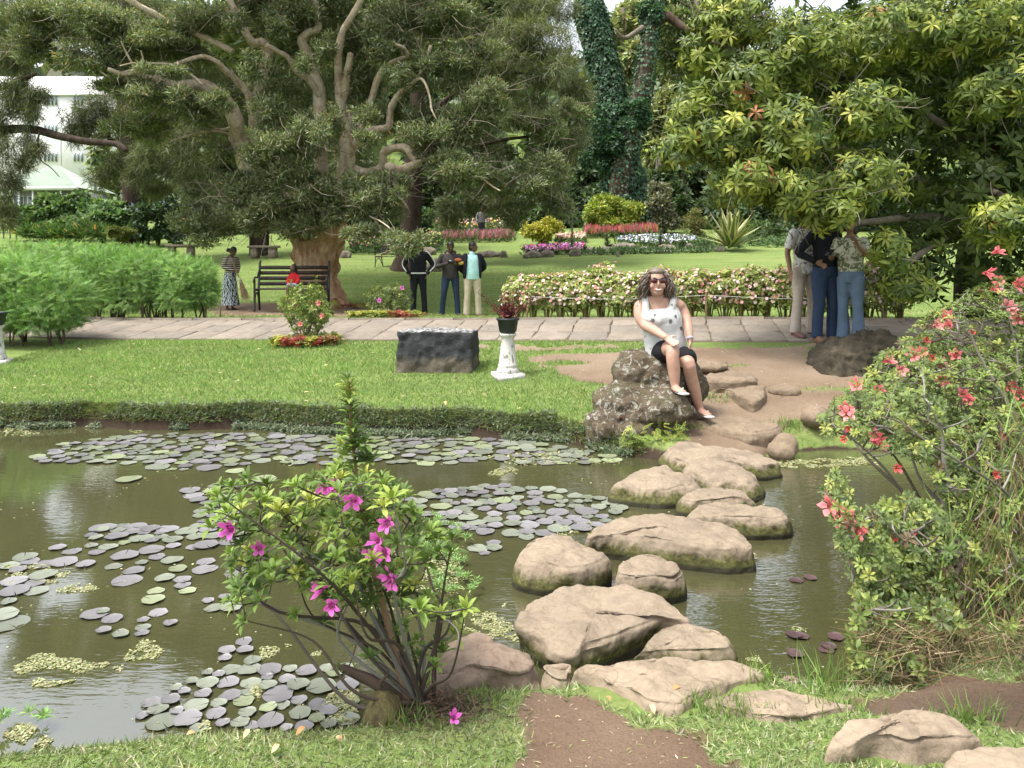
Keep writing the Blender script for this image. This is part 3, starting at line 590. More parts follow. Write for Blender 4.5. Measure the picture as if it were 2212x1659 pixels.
# ================================================================ TREES
def mat_bark(name, cols, scale=3, stretch=(1, 1, .25), bump=.7):
    m, nt, N, L, bs = new_mat(name); bs.inputs['Roughness'].default_value = .95; bs.inputs['Specular IOR Level'].default_value = .1
    f = noise_n(N, L, scale, 6, .65, 1.2, sc=stretch); f2 = noise_n(N, L, scale * 5, 5, .7, .5, sc=stretch)
    c = ramp(N, L, f, list(zip((.28, .45, .58, .74), cols))); c = mixc(N, L, .5, c, ramp(N, L, f2, [(.3, (.4, .38, .36)), (.7, (1.3, 1.3, 1.25))]), 'MULTIPLY')
    L.new(c, bs.inputs['Base Color']); bump_n(N, L, mixc(N, L, .5, f, f2), bump, .06, bs); return m
M_PAPER = mat_bark('paperbark', [(.13, .06, .033), (.34, .19, .10), (.50, .36, .23), (.58, .48, .35)], 2.2, (1, 1, .5), 1.0)
M_PLIMB = mat_bark('pale_limb_bark', [(.26, .19, .13), (.46, .37, .26), (.58, .50, .38), (.68, .61, .49)], 3.5, (1, 1, .8), .6)
M_DARKB = mat_bark('dark_bark', [(.020, .015, .012), (.045, .033, .026), (.065, .05, .04), (.09, .07, .055)], 4)
M_REDB = mat_bark('reddish_bark', [(.045, .028, .022), (.085, .055, .043), (.115, .082, .064), (.15, .115, .09)], 2)
M_GREYB = mat_bark('grey_bark', [(.10, .085, .065), (.17, .145, .115), (.22, .19, .155), (.28, .25, .21)], 5)
def PX(L): return np.array([W(*p) for p in L])
def limb(parent, pts, r0, r1, mat, name='limb', k=9, wob=.07):
    P = PX(pts) if not isinstance(pts, np.ndarray) else pts; R = np.linspace(r0, r1, len(P)) if np.ndim(r0) == 0 else np.asarray(r0)
    V, f = tube_vf(P, R, k, 5, wob=wob, seed=len(P) + r1 * 50 if np.ndim(r1) == 0 else 1)
    return link(name, mesh_np(name, V, f, mat, None, True), parent)
def sublobes(lobes, k, lw=None):
    out, ww = [], []
    for q, (c, r) in enumerate(lobes):
        for j in range(k):
            d = rdir(1)[0] * rng.random() ** .4 * .78; out.append((c + r * d, r * rng.uniform(.26, .46) * rng.uniform(.8, 1.2, 3))); ww.append(1.0 if lw is None else lw[q])
    return out, ww
def foliage(parent, lobes, n, cols, w=None, L=.09, wd=.24, up=.25, out=.8, T=T_DIA, mat=None, shell=.5, name='crown', lw=None, droop=0.0, jit=.2, sub=9):
    if sub: lobes, lw = sublobes(lobes, sub, lw)
    P, O, i = in_lobes(lobes, n, shell, lw)
    A = nrm(O * out + rdir(n) + np.array([0, 0, up - droop])); Nn = nrm(O * .4 + np.array([0, 0, 1.0]) + rdir(n) * .8)
    Ls = L * rng.uniform(.6, 1.3, n); S = np.stack([Ls * wd, Ls, Ls], 1)
    tone = np.clip(1 + .28 * vn3(P, .9, 21), .6, 1.45)[:, None]
    mb = MB(); scat(mb, T, P, frames(A, Nn), S, np.clip(pal(n, cols, w, jit) * tone, .004, 1)); return mb.build(name, mat or M_LEAF, parent, col=True)
def twigs(parent, lobes, n, r=.006, L=.5, col=(.16, .13, .10), name='twigs', droop=0.0):
    P, O, i = in_lobes(lobes, n, .35); mb = MB(); D = nrm(O + rdir(n) * .9 + np.array([0, 0, .2 - droop]))
    for p, d in zip(P, D):
        l = L * rng.uniform(.5, 1.3); b = p + d * l * .5 + rng.normal(0, .06 * l, 3); e = p + d * l + rng.normal(0, .12 * l, 3) - [0, 0, droop * l * .3]
        mb.add(*tube_vf([p - d * l * .3, b, e], [r * 1.6, r, r * .5], 4, 2, cap=False), col=np.array(col) * rng.uniform(.6, 1.3))
    o = mb.build(name, M_TWIG, parent, col=True); o['kind'] = 'stuff'; return o

# ---------------------------------------------------------------- paperbark
D0 = 19.0
pb = thing('paperbark_tree', 'spreading paperbark tree with thick peeling tan trunk and twisting pale limbs', 'tree', G(690, D0))
zb0 = pb.location.z
base = W(688, 645, D0); base[2] = zb0 - .1
tr = np.array([base, W(686, 625, D0), W(686, 598, D0), W(686, 565, D0), W(687, 530, D0), W(690, 500, D0), W(695, 470, D0)])
V, f = tube_vf(tr, np.array([.85, .56, .46, .50, .60, .68, .60]), 20, 6, wob=.10, seed=3, cap=False)
th = np.arctan2(V[:, 1] - base[1], V[:, 0] - base[0]); V[:, :2] += (np.stack([np.cos(th), np.sin(th)], 1) * (.05 * np.sin(th * 7 + V[:, 2] * 1.5) + .03 * np.sin(th * 13 - V[:, 2] * 3))[:, None])
link('trunk', mesh_np('trunk', V, f, M_PAPER, None, True), pb)
def dd(pts, d0, d1): return [(u, v, d0 + (d1 - d0) * k / (len(pts) - 1)) for k, (u, v) in enumerate(pts)]
LIMBS = [
 (dd([(705, 510), (728, 450), (742, 400), (748, 360), (750, 320), (745, 280), (735, 230), (745, 190), (752, 150), (757, 118)], 18.9, 18.0), .42, .10),
 (dd([(750, 335), (766, 312), (790, 288), (820, 279), (841, 272), (843, 240), (852, 218), (866, 199), (880, 190), (905, 165), (920, 130), (930, 100)], 18.6, 17.4), .20, .05),
 (dd([(752, 360), (790, 372), (826, 360), (829, 332), (853, 320), (878, 321), (891, 338), (903, 350), (885, 360), (862, 366), (838, 360)], 18.7, 17.6), .17, .13),
 (dd([(680, 490), (640, 455), (590, 420), (545, 370), (518, 320), (512, 275), (497, 232), (475, 208), (437, 183), (387, 186), (350, 173), (322, 172), (295, 157), (262, 160), (236, 150)], 18.8, 16.8), .44, .07),
 (dd([(540, 360), (548, 290), (556, 230), (560, 190), (573, 142), (579, 110), (565, 92), (546, 92), (526, 60), (521, 34), (505, 18), (490, -20)], 18.6, 17.4), .26, .09),
 (dd([(548, 270), (536, 205), (510, 172), (488, 153), (470, 135), (440, 122), (410, 128), (380, 138)], 18.3, 16.9), .16, .05),
 (dd([(700, 490), (698, 420), (694, 350), (692, 270), (690, 195), (676, 160), (664, 118), (653, 90), (666, 70), (688, 60), (684, 20), (676, -30)], 18.9, 17.8), .32, .09),
 (dd([(690, 205), (666, 172), (640, 152), (622, 124), (598, 110), (578, 98)], 18.4, 17.3), .13, .07),
 (dd([(735, 235), (730, 140), (738, 76), (752, 48), (774, 12), (790, -30)], 18.2, 17.4), .16, .09),
 (dd([(760, 330), (800, 220), (820, 162), (842, 138), (866, 128), (880, 122), (872, 104), (850, 95)], 18.6, 17.2), .15, .05),
 (dd([(880, 190), (905, 170), (918, 180), (929, 212), (932, 235), (945, 262)], 17.3, 16.9), .07, .015),
 (dd([(500, 110), (440, 80), (362, 48), (330, 28), (300, 14), (276, -4)], 17.6, 16.8), .12, .10),
 (dd([(750, 470), (775, 462), (800, 468), (825, 480), (850, 500), (872, 525)], 18.0, 15.9), .035, .012),
 (dd([(512, 275), (470, 280), (440, 262), (415, 258), (400, 243)], 18.2, 17), .07, .03),
 (dd([(530, 310), (480, 285), (430, 287), (385, 300), (370, 304)], 18.2, 17), .06, .02),
 (dd([(903, 350), (960, 330), (1010, 360), (1060, 400), (1080, 412)], 17.8, 17.0), .08, .02),
 (dd([(295, 157), (282, 130), (270, 108), (262, 90)], 16.9, 16.6), .05, .02), (dd([(300, 158), (310, 135), (305, 110)], 16.9, 16.6), .04, .02),
 (dd([(436, 183), (410, 160), (370, 140), (330, 137), (290, 136), (260, 142)], 17.1, 16.6), .06, .02),
 (dd([(240, 172), (225, 160), (216, 155)], 16.8, 16.6), .03, .012), (dd([(350, 172), (320, 190), (290, 186)], 16.9, 16.6), .03, .012),
]
for pts, a, b in LIMBS: limb(pb, pts, a * .60, b * .75, M_PLIMB, wob=.14)
PBL = lobes_px([
 # front and low masses
 (560, 470, 105, 62, 17.8, 1.1), (450, 480, 70, 52, 18.2, 1.0), (640, 400, 80, 60, 17.3, .9), (600, 330, 85, 52, 17.2, .9), (680, 300, 60, 60, 17.2, .8), (520, 400, 70, 50, 17.6, .9), (660, 475, 60, 42, 17.9, .7), (720, 455, 70, 42, 17.6, .8), (800, 440, 78, 48, 17.3, .8), (850, 405, 60, 40, 17.2, .7), (790, 500, 50, 22, 17.0, .5),
 (870, 535, 38, 30, 16.0, .35), (848, 515, 30, 18, 16.2, .3), (905, 520, 22, 22, 16.1, .3),
 # right side
 (960, 290, 110, 70, 17.3, 1.0), (1000, 370, 120, 55, 17.2, .9), (1060, 230, 70, 60, 17.5, .9), (930, 160, 80, 55, 17.6, .9), (1020, 130, 85, 50, 17.8, .9), (1180, 380, 55, 60, 18.5, .8), (1110, 400, 70, 40, 18.0, .8), (1180, 280, 60, 40, 19.5, .8), (1230, 240, 50, 30, 20, .7), (1200, 450, 40, 40, 19, .6), (1100, 460, 50, 36, 18.6, .6),
 # crown top
 (860, 60, 90, 70, 17.8, 1.1), (760, 100, 60, 50, 18.6, .9), (980, 50, 90, 50, 18.0, 1.0), (650, 30, 80, 50, 18.2, 1.0), (620, 110, 40, 40, 18.8, .8), (450, 50, 110, 45, 17.6, 1.1), (330, 90, 110, 50, 17.2, 1.0), (220, 60, 110, 60, 17.2, 1.0), (110, 50, 100, 50, 17.4, 1.0), (90, 110, 70, 35, 17.2, .8), (190, 130, 80, 36, 17.0, .8), (400, 215, 60, 28, 16.8, .7), (330, 210, 80, 32, 17.2, .8), (440, 250, 60, 30, 17.2, .7), (250, 190, 60, 24, 17.2, .6), (560, 20, 60, 40, 18.4, .9), (410, 120, 60, 30, 17.8, .8),
 (300, 275, 80, 40, 18.2, .8), (470, 330, 60, 40, 18.4, .8), (780, 200, 50, 60, 18.6, .8), (850, 260, 60, 40, 18.7, .8), (620, 210, 60, 50, 18.9, .8), (720, 20, 60, 50, 18.6, .9), (910, 250, 50, 40, 17.8, .7),
 # unseen upper crown (shades the lawn, shows in the pond)
 (700, -140, 420, 130, 19.0, 3.5), (540, -110, 150, 90, 19, 2.6), (950, -100, 200, 90, 19, 3.0), (680, 60, 380, 90, 22.0, 2.0), (700, -300, 280, 110, 19.5, 3.2)])
PCOL = [(.190, .228, .115), (.262, .295, .165), (.138, .172, .080), (.36, .375, .24), (.40, .25, .11)]
PBL = PBL[:-5] + lobes_px([(470, 220, 45, 26, 16.6, .5), (545, 150, 34, 40, 17, .5), (600, 60, 40, 30, 17.2, .5), (655, 140, 26, 34, 17.2, .4), (700, 110, 34, 40, 17.4, .5), (720, 260, 30, 40, 17.3, .5), (575, 240, 40, 40, 17.2, .5), (560, 300, 40, 34, 17.2, .5), (800, 300, 40, 24, 17, .4), (790, 250, 34, 26, 17, .4), (860, 160, 40, 30, 17, .4), (820, 110, 40, 30, 17.2, .5), (380, 160, 40, 16, 16.6, .4), (310, 150, 30, 14, 16.5, .3), (510, 50, 30, 34, 17, .4), (750, 400, 34, 30, 17.2, .4)]) + PBL[-5:]
NF = 46
lw_ = [1.35] * NF + [1.0] * (len(PBL) - NF - 5) + [.16, .16, .16, .22, .12]
foliage(pb, PBL, 250000, PCOL, [.42, .27, .18, .115, .015], L=.125, wd=.21, up=.35, out=.6, shell=.2, lw=lw_, sub=12)
foliage(pb, PBL[-5:], 26000, PCOL, [.5, .25, .2, .04, .01], L=.30, wd=.35, up=.2, shell=.3, name='upper_crown')
twigs(pb, PBL[:NF], 900, .006, .55, (.26, .22, .17))

# ---------------------------------------------------------------- feathery dark trees (casuarina-like)
def feather(name, label, base_u, d, trunk_pts, r0, r1, lobes, n, cols=None, L=.34, wd=.05, extra=(), group='feathery dark trees behind the lawn', bark=None):
    t = thing(name, label, 'tree', G(base_u, d), group); P = [(*p, d) if len(p) == 2 else p for p in trunk_pts]
    Pn = PX(P); Pn[0] = np.array(t.location) - [0, 0, .2]
    limb(t, Pn, r0, r1, bark or M_DARKB, 'trunk', 12, .06)
    for pts, a, b in extra: limb(t, pts, a, b, bark or M_DARKB, 'branch', 8)
    lb = lobes_px(lobes)
    foliage(t, lb, n, cols or [(.130, .150, .070), (.175, .188, .085), (.090, .112, .052), (.22, .215, .10)], [.45, .25, .2, .1], L=L, wd=wd, up=-.35, out=.75, T=T_STRIP, shell=.3, jit=.2, sub=10)
    return t
feather('casuarina_tree', 'dark furrowed trunk right of the paperbark with olive feathery crown', 885, 25.5, [(885, 575), (886, 540), (888, 480), (893, 400), (900, 300), (905, 150), (910, -60)], [.75, .42, .33, .31, .30, .25, .2], .2,
        [(1110, 90, 120, 90, 24.5, 1.6), (1200, 170, 85, 70, 24.5, 1.3), (1150, 250, 90, 50, 24.6, 1.2), (1220, 300, 60, 60, 24.8, 1.0), (1180, 360, 60, 60, 24.8, .9), (1050, 180, 90, 80, 26, 1.4), (1160, 30, 90, 60, 26, 1.4), (1000, 300, 100, 100, 26.5, 1.4), (1060, 420, 60, 50, 26, .9), (980, 460, 50, 40, 26.5, .8), (900, 20, 140, 90, 26.5, 2), (1250, 200, 40, 40, 24.8, .8)], 64000,
        extra=[(dd([(902, 260), (990, 200), (1080, 160), (1160, 160)], 25.5, 24.6), .12, .03), (dd([(900, 330), (1000, 320), (1100, 300), (1200, 290)], 25.5, 24.8), .10, .03), (dd([(905, 150), (1000, 90), (1110, 50)], 25.5, 24.8), .12, .03)])
feather('casuarina_tree', 'dark feathery tree at the left edge with a low horizontal bough', -60, 27, [(-60, 520), (-50, 420), (-40, 300), (-45, 150), (-50, 0)], .5, .3,
        [(20, 250, 70, 70, 26.6, 1.2), (40, 330, 55, 50, 26.4, 1.0), (10, 400, 55, 50, 26.4, 1.0), (20, 120, 70, 60, 26.8, 1.2), (-10, 20, 90, 80, 27, 1.5), (70, 205, 40, 30, 26.5, .6), (-80, 300, 90, 200, 27.5, 1.6), (20, 470, 50, 40, 26.4, .8), (66, 245, 34, 30, 26.3, .5), (70, 325, 40, 36, 26.2, .5), (30, 190, 40, 30, 26.4, .6)], 38000,
        extra=[(dd([(-45, 300), (20, 280), (75, 280), (120, 292), (165, 302), (215, 308), (255, 312), (272, 325)], 27, 25.5), .17, .09), (dd([(-50, 205), (0, 190), (40, 175), (75, 160)], 27, 26), .12, .07), (dd([(85, 285), (82, 310), (88, 345), (110, 362), (128, 382)], 26.2, 25.8), .035, .012), (dd([(132, 296), (132, 330), (133, 358)], 26, 25.9), .012, .006)])
feather('casuarina_tree', 'dark feathery tree behind the left half of the paperbark', 290, 36, [(290, 530), (285, 440), (275, 330), (270, 200), (265, 60), (260, -60)], .42, .25,
        [(170, 270, 34, 60, 27.8, 1.0), (215, 250, 60, 70, 27.8, 1.2), (300, 350, 70, 60, 27.4, 1.2), (230, 370, 40, 50, 27.6, .9), (380, 330, 80, 80, 27.6, 1.4), (300, 220, 80, 70, 28, 1.4), (400, 240, 90, 80, 28.2, 1.5), (230, 130, 90, 60, 28.4, 1.5), (380, 120, 110, 90, 28.6, 1.8), (260, 20, 120, 80, 28.8, 1.8), (440, 420, 60, 40, 28, 1.0), (330, 410, 40, 26, 28, .7)], 52000,
        extra=[(dd([(275, 340), (255, 315), (235, 298), (222, 285)], 28.4, 27.4), .10, .06), (dd([(280, 395), (300, 350), (330, 320)], 28.4, 28), .06, .03)])
feather('casuarina_tree', 'feathery dark tree seen through the middle of the paperbark crown', 560, 31, [(560, 520), (560, 400), (565, 250), (570, 60), (570, -60)], .4, .25,
        [(560, 60, 130, 120, 30.5, 2), (520, 240, 120, 100, 30.5, 1.8), (640, 240, 110, 130, 30.5, 1.8), (480, 400, 90, 60, 30.5, 1.5), (620, 420, 90, 60, 30.5, 1.5), (700, 80, 110, 110, 31, 2), (780, 330, 90, 90, 31, 1.6), (800, 120, 110, 110, 31, 1.8), (850, 430, 70, 45, 31, 1.2)], 46000, L=.42)
# ---------------------------------------------------------------- ivy-clad trunks
IVY = [(.050, .110, .056), (.080, .155, .078), (.030, .070, .036), (.13, .20, .115)]
def ivy_on(parent, pts, rad, n, name='ivy', L=.17, cols=None):
    P = catmull(PX(pts), 8); R = np.interp(np.linspace(0, 1, len(P)), np.linspace(0, 1, len(rad)), rad); i = rng.integers(0, len(P) - 1, n); t = rng.random(n)[:, None]
    c = P[i] * (1 - t) + P[i + 1] * t; r = R[i]; a = rng.uniform(0, 6.28, n); o = np.stack([np.cos(a), np.sin(a), np.zeros(n)], 1)
    q = c + o * (r * (1 + .18 * vn3(c * 1.0 + o * 1.5, .6, 3) + rng.uniform(-.05, .08, n)))[:, None]; A = nrm(o * .5 + np.array([0, 0, -1.0]) + rdir(n) * .6)
    Ls = L * rng.uniform(.6, 1.3, n); mb = MB(); scat(mb, T_DIA, q, frames(A, nrm(o + rdir(n) * .5)), np.stack([Ls * .8, Ls, Ls], 1), pal(n, cols or IVY, [.45, .28, .2, .07])); return mb.build(name, M_LEAF, parent, col=True)
DV = 40.0
t = thing('ivy_clad_tree', 'leaning tree column wrapped all over in dark green ivy', 'tree', G(1345, DV), 'ivy-wrapped trunks in the background')
col1 = [(1356, 505, DV), (1350, 420, DV), (1338, 330, DV), (1322, 230, DV), (1302, 130, DV), (1280, 40, DV), (1268, -10, DV)]
limb(t, PX(col1), .8, .4, M_DARKB, 'trunk'); ivy_on(t, col1, [1.5, 1.2, .9, .78, .75, .8, .55], 15000); foliage(t, lobes_px([(1268, 8, 26, 26, DV, .6)]), 1200, IVY, [.45, .28, .2, .07], L=.17, wd=.8, name='ivy_top')
foliage(t, lobes_px([(1300, 270, 42, 60, 39, 1.0), (1320, 320, 48, 40, 38.8, 1.0), (1285, 330, 40, 50, 39, .9)]), 9000, IVY, [.45, .28, .2, .07], L=.17, wd=.8, up=-.6, name='ivy_skirt', shell=.75)
t = thing('ivy_clad_tree', 'red-brown forked trunk patchily covered in ivy', 'tree', G(1345, 39.5), 'ivy-wrapped trunks in the background')
col2 = [(1325, 510, 39), (1335, 430, 39), (1345, 350, 39), (1362, 290, 39), (1385, 200, 39.2), (1397, 120, 39.4), (1408, 50, 39.6), (1420, -20, 40)]
limb(t, PX(col2), .62, .28, M_REDB, 'trunk'); limb(t, dd([(1400, 70), (1435, 35), (1470, 55), (1500, 75)], 39.6, 39), .35, .12, M_REDB); limb(t, dd([(1388, 60), (1350, 82), (1330, 64)], 39.4, 38.8), .16, .06, M_GREYB)
ivy_on(t, col2[1:], [.75, .70, .58, .48, .42, .36], 2800)
foliage(t, lobes_px([(1385, 240, 34, 34, 38.8, .8), (1370, 265, 40, 20, 38.7, .7), (1405, 30, 30, 40, 39.4, .8)]), 4200, IVY, [.45, .28, .2, .07], L=.17, wd=.8, up=-.5, name='ivy', shell=.7)
# ---------------------------------------------------------------- background broadleaf trees
def tree(name, label, u, d, trunk, r0, lobes, n, cols, w=None, L=.3, wd=.4, bark=None, group=None, up=.1, mat=None, droop=0, T=T_DIA, shell=.45):
    t = thing(name, label, 'tree', G(u, d), group); Pn = PX([(*p, d) for p in trunk]); Pn[0] = np.array(t.location) - [0, 0, .2]
    limb(t, Pn, r0, r0 * .4, bark or M_GREYB, 'trunk'); foliage(t, lobes_px(lobes), n, cols, w, L=L, wd=wd, up=up, mat=mat, droop=droop, T=T, shell=shell); return t
LIGHT = [(.27, .315, .15), (.36, .38, .19), (.20, .24, .11), (.44, .43, .23)]  # pale far leaves: sunlight and haze put into the colour
MID = [(.16, .215, .098), (.215, .265, .12), (.115, .155, .072), (.27, .30, .145)]
DARK = [(.080, .120, .060), (.115, .155, .078), (.055, .082, .042), (.15, .19, .095)]
BGT = 'trees in the wooded background'
tree('eucalyptus_tree', 'pale sunlit tree filling the gap between the ivy trunks', 1360, 62, [(1360, 440), (1350, 200), (1345, 20)], .45, [(1340, 150, 45, 80, 62), (1370, 260, 40, 80, 60), (1350, 60, 60, 50, 63), (1460, 70, 90, 60, 62), (1480, 170, 90, 80, 61), (1440, 270, 60, 90, 60), (1500, 300, 70, 90, 60), (1430, 370, 60, 60, 59), (1540, 110, 70, 90, 60), (1380, 20, 60, 30, 64)], 30000, LIGHT, L=.75, wd=.3, group=BGT, droop=.6)
tree('eucalyptus_tree', 'tall dull-green tree at the top right of the ivy trunks', 1525, 52, [(1525, 470), (1520, 300), (1512, 150), (1505, -20)], .5, [(1500, 30, 80, 60, 52), (1430, 20, 50, 40, 52), (1560, 80, 70, 90, 51), (1470, 130, 60, 50, 52.5), (1540, 220, 60, 80, 51.5), (1470, 330, 30, 40, 51)], 20000, MID, L=.55, wd=.3, group=BGT, droop=.5)
tree('broadleaf_tree', 'dark broad tree behind the ivy trunks near the ground', 1400, 47, [(1420, 470), (1420, 400), (1425, 330)], .4, [(1420, 400, 70, 45, 46), (1480, 410, 60, 50, 46), (1300, 400, 60, 40, 46.5), (1250, 380, 50, 50, 47), (1540, 400, 60, 60, 46), (1590, 430, 60, 60, 45)], 17000, DARK, L=.45, wd=.5, group=BGT)
tree('broadleaf_tree', 'shadowy tree low behind the dark furrowed trunk', 960, 46, [(960, 500), (955, 400), (955, 250)], .4, [(960, 400, 80, 60, 46), (880, 420, 60, 50, 46), (1040, 430, 70, 50, 45), (1120, 420, 70, 60, 46), (1200, 420, 60, 50, 46), (1050, 300, 130, 110, 48, 2), (900, 280, 120, 130, 48, 2), (1200, 300, 90, 90, 48, 2)], 24000, DARK, L=.5, wd=.45, group=BGT)
tree('broadleaf_tree', 'dark tree mass behind the upper middle of the paperbark', 760, 50, [(760, 500), (760, 300), (760, 100)], .5, [(700, 100, 180, 130, 50, 3), (560, 150, 150, 150, 50, 3), (850, 80, 170, 130, 51, 3), (1040, 60, 150, 100, 51, 3), (700, 330, 150, 100, 50, 3), (450, 320, 110, 100, 50, 2.5), (560, 430, 100, 50, 49, 2), (800, 430, 90, 50, 49, 2)], 36000, DARK, L=.75, wd=.4, group=BGT)
tree('broadleaf_tree', 'green tree beyond the pavilion at the far left', 420, 58, [(400, 480), (400, 300), (400, 100)], .45, [(330, 120, 110, 110, 58, 3), (250, 30, 130, 70, 58, 3), (430, 60, 120, 90, 58, 3), (350, 300, 90, 110, 57, 2.5), (300, 420, 90, 40, 55, 2), (110, 40, 100, 50, 60, 3), (20, 100, 70, 70, 60, 3), (250, 380, 34, 60, 55, 1.5), (215, 330, 20, 50, 55, 1)], 24000, MID, L=.7, wd=.4, group=BGT)
tree('tree_fern_like_shrub', 'dark leafy tree behind the standing people on the right', 1650, 36, [(1690, 540), (1688, 500), (1692, 450), (1688, 400)], .28, [(1650, 440, 60, 50, 36), (1620, 480, 50, 36, 35.5), (1700, 470, 60, 40, 36.5), (1660, 510, 70, 26, 35), (1570, 440, 50, 50, 37), (1740, 430, 60, 60, 36), (1600, 350, 80, 70, 38), (1720, 340, 90, 80, 38, 2), (1850, 430, 120, 110, 38, 2), (2000, 450, 120, 110, 38, 2), (2150, 400, 120, 150, 38, 2), (1850, 200, 200, 150, 40, 2), (2100, 150, 180, 180, 40, 2)], 34000, [(.060, .105, .05), (.085, .14, .065), (.04, .07, .034), (.13, .16, .08)], L=.42, wd=.4, group=BGT)
# far hillside of trees
hp = []; n = 15000; x = rng.uniform(-150, 170, n); y = rng.uniform(75, 230, n); z = z_base(x, y); mb = MB()
h = 9 * np.sqrt(rng.random(n)) + vnoise(x, y, 9, 3) * 5; P = np.stack([x, y, z + h], 1)
scat(mb, T_DIA, P, frames(rdir(n, .3), rdir(n, 1.0)), np.stack([rng.uniform(1.4, 2.6, n), rng.uniform(2, 4, n), rng.uniform(2, 3, n)], 1), pal(n, [(.06, .085, .045), (.085, .11, .05), (.045, .065, .035), (.12, .14, .07)]))
tag(mb.build('hillside_wood', M_LEAF, None, col=True), 'hazy wooded hillside far behind the garden', 'woods', kind='stuff')
# ================================================================ SHRUBS, BEDS, HEDGES
def leaf_parts(parent, P, R, S, col, T, mat, n_ind=300, name='leaf', rest='foliage'):
    """the largest-showing leaves as objects of their own, the rest as one part"""
    k = 12; order = np.argsort(-(S[:, 1] / P[:, 1] + rng.uniform(0, .002, len(P)))); ind, oth = order[:n_ind], order[n_ind:]
    c = col[ind]; lum = np.argsort(c.sum(1)); meshes = []; groups = np.array_split(lum, k)
    for g in groups: meshes.append(mesh_np(name, T[0], T[1], mat, np.repeat(c[g].mean(0)[None], len(T[0]), 0), True))
    inv = Matrix.Translation(-Vector(parent.location))
    for g, me in zip(groups, meshes):
        for j in g:
            q = ind[j]; o = bpy.data.objects.new(name, me); C.objects.link(o); o.parent = parent; o.matrix_parent_inverse = inv
            A = np.eye(4); A[:3, :3] = R[q] * S[q][None, :]; A[:3, 3] = P[q]; o.matrix_basis = Matrix(A.tolist())
    if len(oth):
        mb = MB(); scat(mb, T, P[oth], R[oth], S[oth], col[oth]); o = mb.build(rest, mat, parent, col=True, sm=True); o['kind'] = 'stuff'
def branches(base, tips, nmain=10, r0=.016, r1=.0028, mat=None, sag=.0, col=((.16, .14, .12), (.10, .075, .055), (.23, .22, .20)), parent=None, name='branches', spread=.06, k=6, join=(.3, .85)):
    """stems from the base, twigs from the stems to every tip"""
    tips = np.asarray(tips); base = np.asarray(base, float); n = len(tips); mb = MB(); cols = np.asarray(col)
    m = min(nmain, n); idx = [int(np.argmin(tips[:, 0] + tips[:, 2] * 0))]; dist = np.linalg.norm(tips - tips[idx[0]], axis=1)
    while len(idx) < m: j = int(np.argmax(dist)); idx.append(j); dist = np.minimum(dist, np.linalg.norm(tips - tips[j], axis=1))
    curves = []
    for j in idx:
        b = base + rng.normal(0, spread, 3) * [1, 1, .1]; e = tips[j]; d = e - b; mid = b + d * .40 + rng.normal(0, .075, 3) * np.linalg.norm(d) + np.array([0, 0, -sag * np.linalg.norm(d[:2])])
        m2 = b + d * .72 + rng.normal(0, .06, 3) * np.linalg.norm(d) + np.array([0, 0, -sag * .6 * np.linalg.norm(d[:2])])
        Q = catmull(np.array([b, mid, m2, e]), 6); curves.append(Q); mb.add(*tube_vf(Q, np.linspace(r0, r1, len(Q)) * rng.uniform(.75, 1.15), k, 1, wob=.12, seed=j), col=cols[rng.integers(len(cols))] * rng.uniform(.7, 1.25))
    allp = np.concatenate([c[int(len(c) * join[0]):int(len(c) * join[1]) + 1] for c in curves])
    for j in range(n):
        if j in idx: continue
        e = tips[j]; d = allp - e; cost = np.linalg.norm(d, axis=1) + .8 * np.maximum(d[:, 2] + .02, 0); s = allp[int(np.argmin(cost))]; q = e - s
        Q = catmull(np.array([s, s + q * .5 + rng.normal(0, .06, 3) * np.linalg.norm(q) - [0, 0, .06 * np.linalg.norm(q)], e]), 4)
        mb.add(*tube_vf(Q, np.linspace(r0 * .38, r1 * .8, len(Q)), 5, 1), col=cols[rng.integers(len(cols))] * rng.uniform(.7, 1.25)); allp = np.vstack([allp, Q[2:5]])
    o = mb.build(name, M_TWIG, parent, col=True, sm=True); return o
def flower_mesh(name, c1, c2, open_=.55):
    """five-petalled funnel flower, about 1 unit radius"""
    mb = MB()
    for k in range(5):
        a = 2 * math.pi * k / 5; e = open_ + rng.normal(0, .12); R = np.array([[math.cos(a), -math.sin(a), 0], [math.sin(a), math.cos(a), 0], [0, 0, 1]])
        T = np.array([(0, .03, -.55), (-.20, .34, -.12), (0, .34, -.16), (.20, .34, -.12), (-.40, .72, .10 * e), (0, .74, .0), (.40, .72, .10 * e), (-.24, 1.02, .02 - .30 * e), (0, 1.22, -.16), (.24, 1.02, .02 - .30 * e)])
        T[:, 2] += T[:, 1] ** 1.2 * (1 - open_) * 1.3 + rng.normal(0, .08, 10) + T[:, 1] * rng.normal(0, .22); T[:, :2] *= (.55 + .5 * open_); T[:, 0] += rng.normal(0, .06, 10); V = T @ R.T
        cm = tuple(.75 * x + .25 * y for x, y in zip(c1, c2)); cl = tuple(min(1, x * 1.12 + .05) for x in c1)
        mb.add(V, [np.array([(0, 1, 2), (0, 2, 3)])[:, ::-1], np.array([(1, 4, 5, 2), (2, 5, 6, 3), (4, 7, 8, 5), (5, 8, 9, 6)])], np.array([c2, c1, cm, c1, cl, c1, cl, cl, cl, cl]))
    for k in range(5):
        a = k * 1.3; mb.add(*tube_vf([(0, 0, -.3), (math.cos(a) * .08, math.sin(a) * .08, .2), (math.cos(a) * .18, math.sin(a) * .18 + .1, .55)], [.012, .010, .014], 4, 2), col=c1)
    return mb.mesh(name, M_PETAL, True, True)
